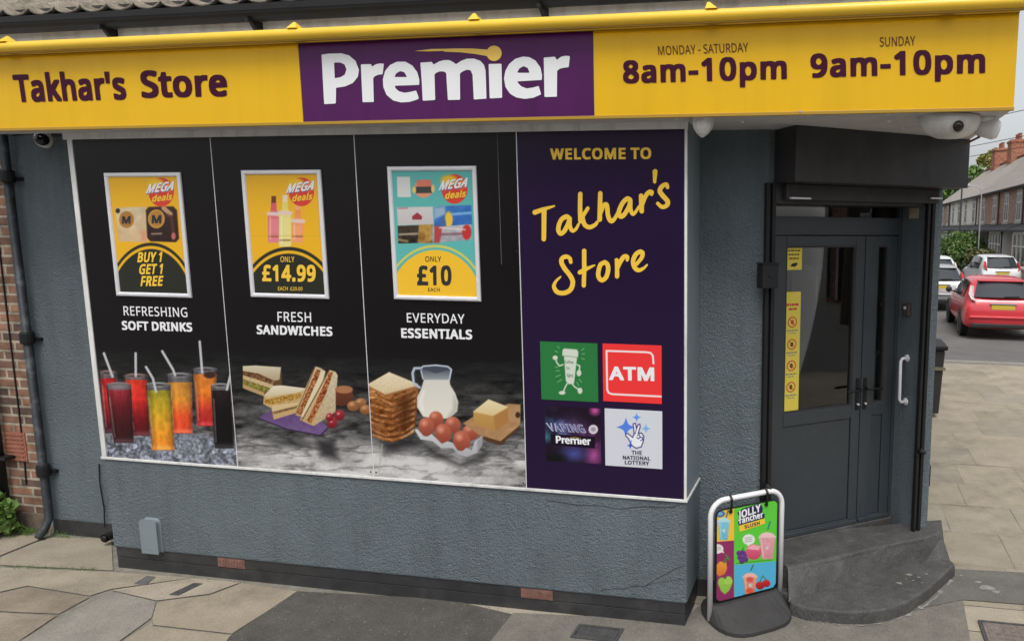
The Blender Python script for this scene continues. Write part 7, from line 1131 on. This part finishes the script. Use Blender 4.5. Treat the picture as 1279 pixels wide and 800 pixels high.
# ================================================================== CARS
M['tyre'] = mat('tyre', (.02,.02,.02), .85); M['rim'] = mat('alloy rim', (.42,.42,.44), .35, metal=.7); M['carglass'] = mat('car glass', (.035,.042,.047), .06, spec=.7); M['lamp_red'] = mat('red lamp lens', (.45,.03,.03), .15); M['lamp_clear'] = mat('clear lamp lens', (.62,.56,.55), .12); M['blackplastic'] = mat('black car plastic', (.02,.02,.021), .55); M['plate'] = mat('yellow number plate', (.62,.46,.06), .45)
def car(name, label, X, Y, rz, paint, Lc=4.3, W=.88, H=1.46, group='cars parked along the side street', suv=0.0, lampc='lamp_clear'):
    t = thing(name, (X, Y, 0), label, 'car', group, rz); t.location.z = -.10
    def o(nm, mb, m, par=None, **k): return obj(nm, mb, m, par or t, local=True, **k)
    # stations: y from the tail, bottom, half width low, shoulder z, half width shoulder, top z, half width top
    st = [(0.00,.40,W*.80,.58,W*.86,.66,W*.80),(.05,.30,W*.93,.72,W*.96,.90,W*.84),(.16,.25,W*.98,.82,W*.985,1.02,W*.82),(.36,.24,W,.90,W*.97,1.22+suv,W*.78),(.60,.23,W,.93,W*.955,1.38+suv,W*.745),(1.0,.22,W,.94,W*.95,H-.02,W*.725),(1.7,.22,W,.93,W*.95,H,W*.72),(2.3,.22,W,.92,W*.95,H-.04,W*.71),(2.75,.22,W,.91,W*.95,1.22,W*.70),(3.1,.22,W*.99,.90,W*.94,.99,W*.74),(3.6,.23,W*.97,.84,W*.90,.90,W*.70),(4.0,.26,W*.92,.74,W*.84,.80,W*.66),(4.22,.32,W*.80,.62,W*.74,.66,W*.60),(4.3,.40,W*.70,.54,W*.66,.56,W*.55)]
    mb = MB(); ring = []
    for (y, zb, wl, zs_, ws, zt, wt) in st:
        y = y*Lc/4.3
        half = [(0,zb),(wl*.86,zb),(wl,zb+.10),(wl*1.0,(zb+zs_)/2),(ws,zs_),((ws+wt)/2+.005,(zs_+zt)/2),(wt,zt-.035),(wt*.80,zt),(0,zt+.012)]
        full = half+[(-x,z) for x,z in half[-2:0:-1]]; ring.append([(x,y,z) for x,z in full])
    n = len(ring[0])
    for rg in ring: mb.v += rg
    for i in range(len(ring)-1):
        for k in range(n): mb.f.append((i*n+k, (i+1)*n+k, (i+1)*n+(k+1)%n, i*n+(k+1)%n))
    mb.f.append(tuple(range(n))); mb.f.append(tuple((len(ring)-1)*n+k for k in range(n-1,-1,-1)))
    body = o('body', mb, paint, smooth=True, subd=2)
    sy = Lc/4.3
    def surf(y):                                    # half widths and heights at a station
        a = np.array(st); return [np.interp(y, a[:,0], a[:,k]) for k in range(1,7)]
    # rear window lies on the sloping tail
    ya, yb = .145, .56; za, zb_ = 1.0+suv*.3, 1.355+suv; mb = MB(); m_ = 6; gr = []
    for i in range(m_+1):
        f = i/m_; y = ya+(yb-ya)*f; z = za+(zb_-za)*f; hw = W*(.74-.13*f)
        gr.append([(hw*math.sin(q*1.25)/math.sin(1.25), (y-.085+.075*q*q)*sy, z+.02) for q in np.linspace(-1, 1, 9)])
    for g_ in gr: mb.v += g_
    for i in range(m_):
        for k in range(8): mb.f.append((i*9+k, i*9+k+1, (i+1)*9+k+1, (i+1)*9+k))
    rw = o('rear_window', mb, M['carglass'], smooth=True)
    mb = MB(); mb.tube([(.02,(ya-.085)*sy,za+.05),(.24,(ya-.075)*sy,za+.055),(.36,(ya-.06)*sy,za+.06)], .014, 6); o('wiper', mb, M['blackplastic'], rw)
    mb = MB(); mb.box((-W*.60,(yb-.14)*sy,zb_+.012),(W*.60,(yb+.12)*sy,zb_+.055)); o('spoiler', mb, paint, body, bevel=.02)
    for s in (-1, 1):
        mb = MB(); q = []
        for y in (.72,1.2,1.75,2.3,2.72): _,_,zs_,ws,zt,wt = surf(y); q.append((y, zs_+.015, ws+.004, zt-.085, wt+(ws-wt)*.13+.012))
        for (y,z0,w0,z1,w1) in q: mb.v += [(s*w0,y*sy,z0),(s*((w0+w1)/2+.018),y*sy,(z0+z1)/2),(s*w1,y*sy,z1)]
        for i in range(len(q)-1):
            for k in range(2): mb.f.append((i*3+k,(i+1)*3+k,(i+1)*3+k+1,i*3+k+1))
        o('side_window', mb, M['carglass'])
        mb = MB(); mb.add([(s*W*.70,.03*sy,.90),(s*W*.82,.07*sy,.95),(s*W*.86,.20*sy,1.06),(s*W*.80,.34*sy,1.26),(s*W*.735,.27*sy,1.25),(s*W*.75,.10*sy,1.0)], [(0,1,2,5),(5,2,3,4)]); lo_ = o('tail_light', mb, M[lampc], smooth=False); lo_.modifiers.new('s','SOLIDIFY').thickness = .045
        mb = MB(); c = (s*(W+.09), 2.62*sy, 1.0); mb.lathe([(.02,-.05),(.075,-.03),(.085,.0),(.06,.05),(.01,.065)], c, (s*.15,1,0), 12); mb.tube([(s*(W-.06),2.6*sy,.95),(s*(W+.06),2.6*sy,.97)], .02, 6); o('mirror', mb, M['blackplastic'], smooth=True)
        for yw in (.80, 3.42):
            mb = MB(); rr = .315; mb.lathe([(rr*.62,.0),(rr*.93,.0),(rr,.025),(rr,.17),(rr*.93,.195),(rr*.62,.195)], (s*(W-.185) if s > 0 else -(W-.185), yw*sy, rr), (s,0,0), 28); wh = o('wheel', mb, M['tyre'], smooth=False)
            mb = MB(); mb.lathe([(rr*.64,.15),(rr*.66,.198),(rr*.58,.19),(rr*.52,.165),(rr*.14,.175),(rr*.12,.19),(.005,.192)], (s*(W-.185), yw*sy, rr), (s,0,0), 24); o('rim', mb, M['rim'], wh)
            mb = MB(); mb.lathe([(rr+.05,.155),(rr+.05,.192),(.01,.192)], (s*(W-.185), yw*sy, rr+.01), (s,0,0), 28); o('wheel_arch', mb, M['blackplastic'], body)
    mb = MB(); mb.box((-W*.80,-.035,.30),(W*.80,.10,.40)); o('bumper', mb, M['blackplastic'], bevel=.02); mb = MB(); mb.box((-W*.86,-.03,.52),(W*.86,.06,.58)); o('bumper_strip', mb, paint, bevel=.02)
    mb = MB(); mb.box((-.26,.012,.735),(.26,.03,.845)); o('number_plate', mb, M['plate'], bevel=.004)
    mb = MB(); mb.box((-.30,.0,.855),(.30,.045,.885)); o('boot_handle', mb, M['rim'], bevel=.006)
    return t
q = at_z(1210, 410, -.1)
M['redcar'] = mat('red car paint', (.62,.035,.05), .3, coat=.6); M['silver'] = mat('silver car paint', (.42,.43,.44), .3, metal=.4, coat=.5); M['whitecar'] = mat('white car paint', (.70,.71,.72), .3, coat=.5)
car('parked_car', 'red hatchback seen from behind at the mouth of the side street', 3.80, 17.75, R(-2), M['redcar'])
car('parked_car', 'silver car half hidden behind the red hatchback', 3.15, 23.8, R(0), M['silver'], lampc='lamp_red')
car('parked_car', 'white car beyond the silver one, only its roof and window showing', 4.0, 31.0, R(0), M['whitecar'], H=1.5)
car('parked_car', 'white estate with dark rear window parked before the brick houses', 6.75, 32.0, R(4), M['whitecar'], H=1.55, suv=.08, lampc='lamp_red')
# ================================================================== TREES, BUSHES, LAMP POST, WIRES
M['olive'] = mat('olive brown leaves', (.13,.14,.05), .65, var=.45, vscale=2.5); M['mid'] = mat('mid green leaves', (.12,.21,.05), .6, var=.5, vscale=2.0); M['lime'] = mat('pale yellow green leaves', (.27,.27,.07), .6, var=.4, vscale=1.5)
def crown(parts, size, seed, n):
    g = np.random.default_rng(seed); mb = MB()
    for i, (c, r_, k) in enumerate(parts): mb.add(*leaves(int(n*k), c, r_, size, seed*31+i))
    return mb
def bush(x, y, h, w, m, label, seed, name='bush'):
    t = thing(name, (x,y,0), label, 'bush', None); g = np.random.default_rng(seed); ps = []
    for i in range(9): a = g.uniform(0,6.28); rr = w*g.uniform(.1,.62); z = h*g.uniform(.25,.72); ps.append(((x+rr*math.cos(a),y+rr*math.sin(a),z),(w*g.uniform(.3,.5),w*g.uniform(.3,.5),h*g.uniform(.18,.3)),1))
    obj('foliage', crown(ps, .17, seed, 330), m, t); mb = MB(); [mb.tube([(x+g.normal()*.1,y,0),(x+g.normal()*w*.35,y+g.normal()*w*.3,h*.7)], [.04,.012], 6) for _ in range(6)]; obj('stems', mb, M['stem'], t)
def gpt(px, d):                                     # ground point seen at a column, at a distance along the street
    r_ = ray(px, 330); k = d/r_[1]; return float(r_[0]*k), d
x, y = gpt(1205, 46); bush(x, y, 2.9, 1.9, M['mid'], 'tall bright green bush at the roadside in front of the cream houses', 3)
x, y = gpt(1231, 40); bush(x, y, 1.75, 1.35, M['olive'], 'lower olive brown bush behind the white estate car', 8); x, y = gpt(1188, 52); bush(x, y, 2.0, 1.6, M['mid'], 'green bush at the left end beside the silver car', 12)
def tree(x, y, h, r_, m, label, seed, n=420):
    t = thing('tree', (x,y,0), label, 'tree', 'trees beyond the end of the row'); g = np.random.default_rng(seed); mb = MB(); mb.tube([(x,y,-.1),(x+.1,y,h*.35),(x,y,h*.75)], [.28,.2,.06], 8)
    ps = []
    for i in range(13):
        a = g.uniform(0,6.28); rr = r_*g.uniform(.15,.75); z = h*g.uniform(.45,.92); c = (x+rr*math.cos(a),y+rr*math.sin(a),z); ps.append((c,(r_*g.uniform(.25,.45),)*2+(r_*g.uniform(.2,.36),),1)); mb.tube([(x,y,h*.35+.3*h*g.random()),c], [.09,.02], 6)
    obj('trunk', mb, M['stem'], t); obj('crown', crown(ps, .42, seed, n), m, t)
x, y = gpt(1192, 78); tree(x, y, 8.8, 3.4, M['mid'], 'green tree beyond the far end of the row, left of the lamp post', 4); x, y = gpt(1236, 92); tree(x, y, 12.6, 2.6, M['lime'], 'pale yellow green treetop rising behind the roofs', 6); x, y = gpt(1212, 95); tree(x, y, 8.6, 3.2, M['mid'], 'green tree showing between the shutter and the roofs', 9)
x, y = gpt(1196.5, 48); lp = thing('street_lamp', (x,y,0), 'dark slim street lamp post in front of the cream houses', 'street lamp'); mb = MB(); mb.tube([(x,y,-.1),(x,y,1.2),(x,y,1.25),(x,y,5.4)], [.09,.09,.06,.05], 10); obj('post', mb, M['iron'], lp); mb = MB(); mb.tube([(x,y,5.38),(x,y,5.55),(x+.25,y,5.72)], .04, 8); obj('arm', mb, M['iron'], lp); mb = MB(); mb.lathe([(.04,-.1),(.1,0),(.11,.25),(.05,.42)], (x+.2,y,5.70), (1,0,.12), 12); obj('lantern', mb, M['iron'], lp)
x, y = gpt(1221, 44); lp = thing('street_lamp', (x,y,0), 'pale grey street lamp with a curved arm before the brick houses', 'street lamp'); mb = MB(); mb.tube([(x,y,-.1),(x,y,1.3),(x,y,4.5)], [.06,.045,.03], 10); gm = mat('galvanised post', (.42,.43,.44), .5); obj('post', mb, gm, lp); mb = MB(); mb.tube([(x,y,4.5),(x-.08,y,4.85),(x-.3,y,5.0),(x-.75,y,5.03)], .028, 8); obj('arm', mb, gm, lp); mb = MB(); mb.lathe([(.04,0),(.09,.05),(.09,.35),(.03,.42)], (x-.7,y,5.02), (-1,0,0), 10); obj('lantern', mb, gm, lp)
for k, (a, b, lb) in enumerate((((1170,160),(1300,131),'highest of the overhead cables above the side street'),((1170,190),(1300,164),'middle overhead cable above the side street'),((1170,202),(1300,178),'lowest of the overhead cables above the side street'))):
    P0, P1 = at_y(*a, 30+3*k), at_y(*b, 24+3*k); P0 = P0+(P0-P1)*2; P1 = P1+(P1-P0)*.8; mb = MB(); mb.tube([P0+(P1-P0)*f+np.array([0,0,-.5*4*f*(1-f)+.45]) for f in np.linspace(0,1,14)], .012, 5); c = thing('overhead_cable', tuple((P0+P1)/2), lb, 'cable', 'cables over the side street'); obj('wire', mb, M['black_metal'], c)
# ================================================================== ACROSS THE ROAD (seen only in the glass and as the open street's light)
for k in range(5): house(0, 6.2, M['b1'] if k % 2 else M['b2'], 'brick house across the front road, mirrored in the shop door', M['slate'], None, org=(-14+k*6.2, -19.0, 0), rz=R(-90), chim=False, group='houses across the front road')
for k, y0 in enumerate((-1.5, 4.7)): house(y0, y0+6.2, M['b2'], 'brick house on the opposite corner, mirrored in the shop door', M['slate'], None, hx=19.5, chim=False, group='houses on the opposite corner')
for k in range(5): house(0, 6.2, (M['cream'], M['b2'], M['b1'], M['b2'], M['cream'])[k], 'terraced house on the shop side of the side street, beyond the side road', M['slate_brown'], None, org=(.4, 26.2+k*6.2, 0), rz=R(180), chim=k % 2 == 0, group='terraced houses on the shop side')
tree(14.2, 1.0, 7.5, 2.4, M['mid'], 'tree on the opposite corner, mirrored in the shop door', 21, 260)
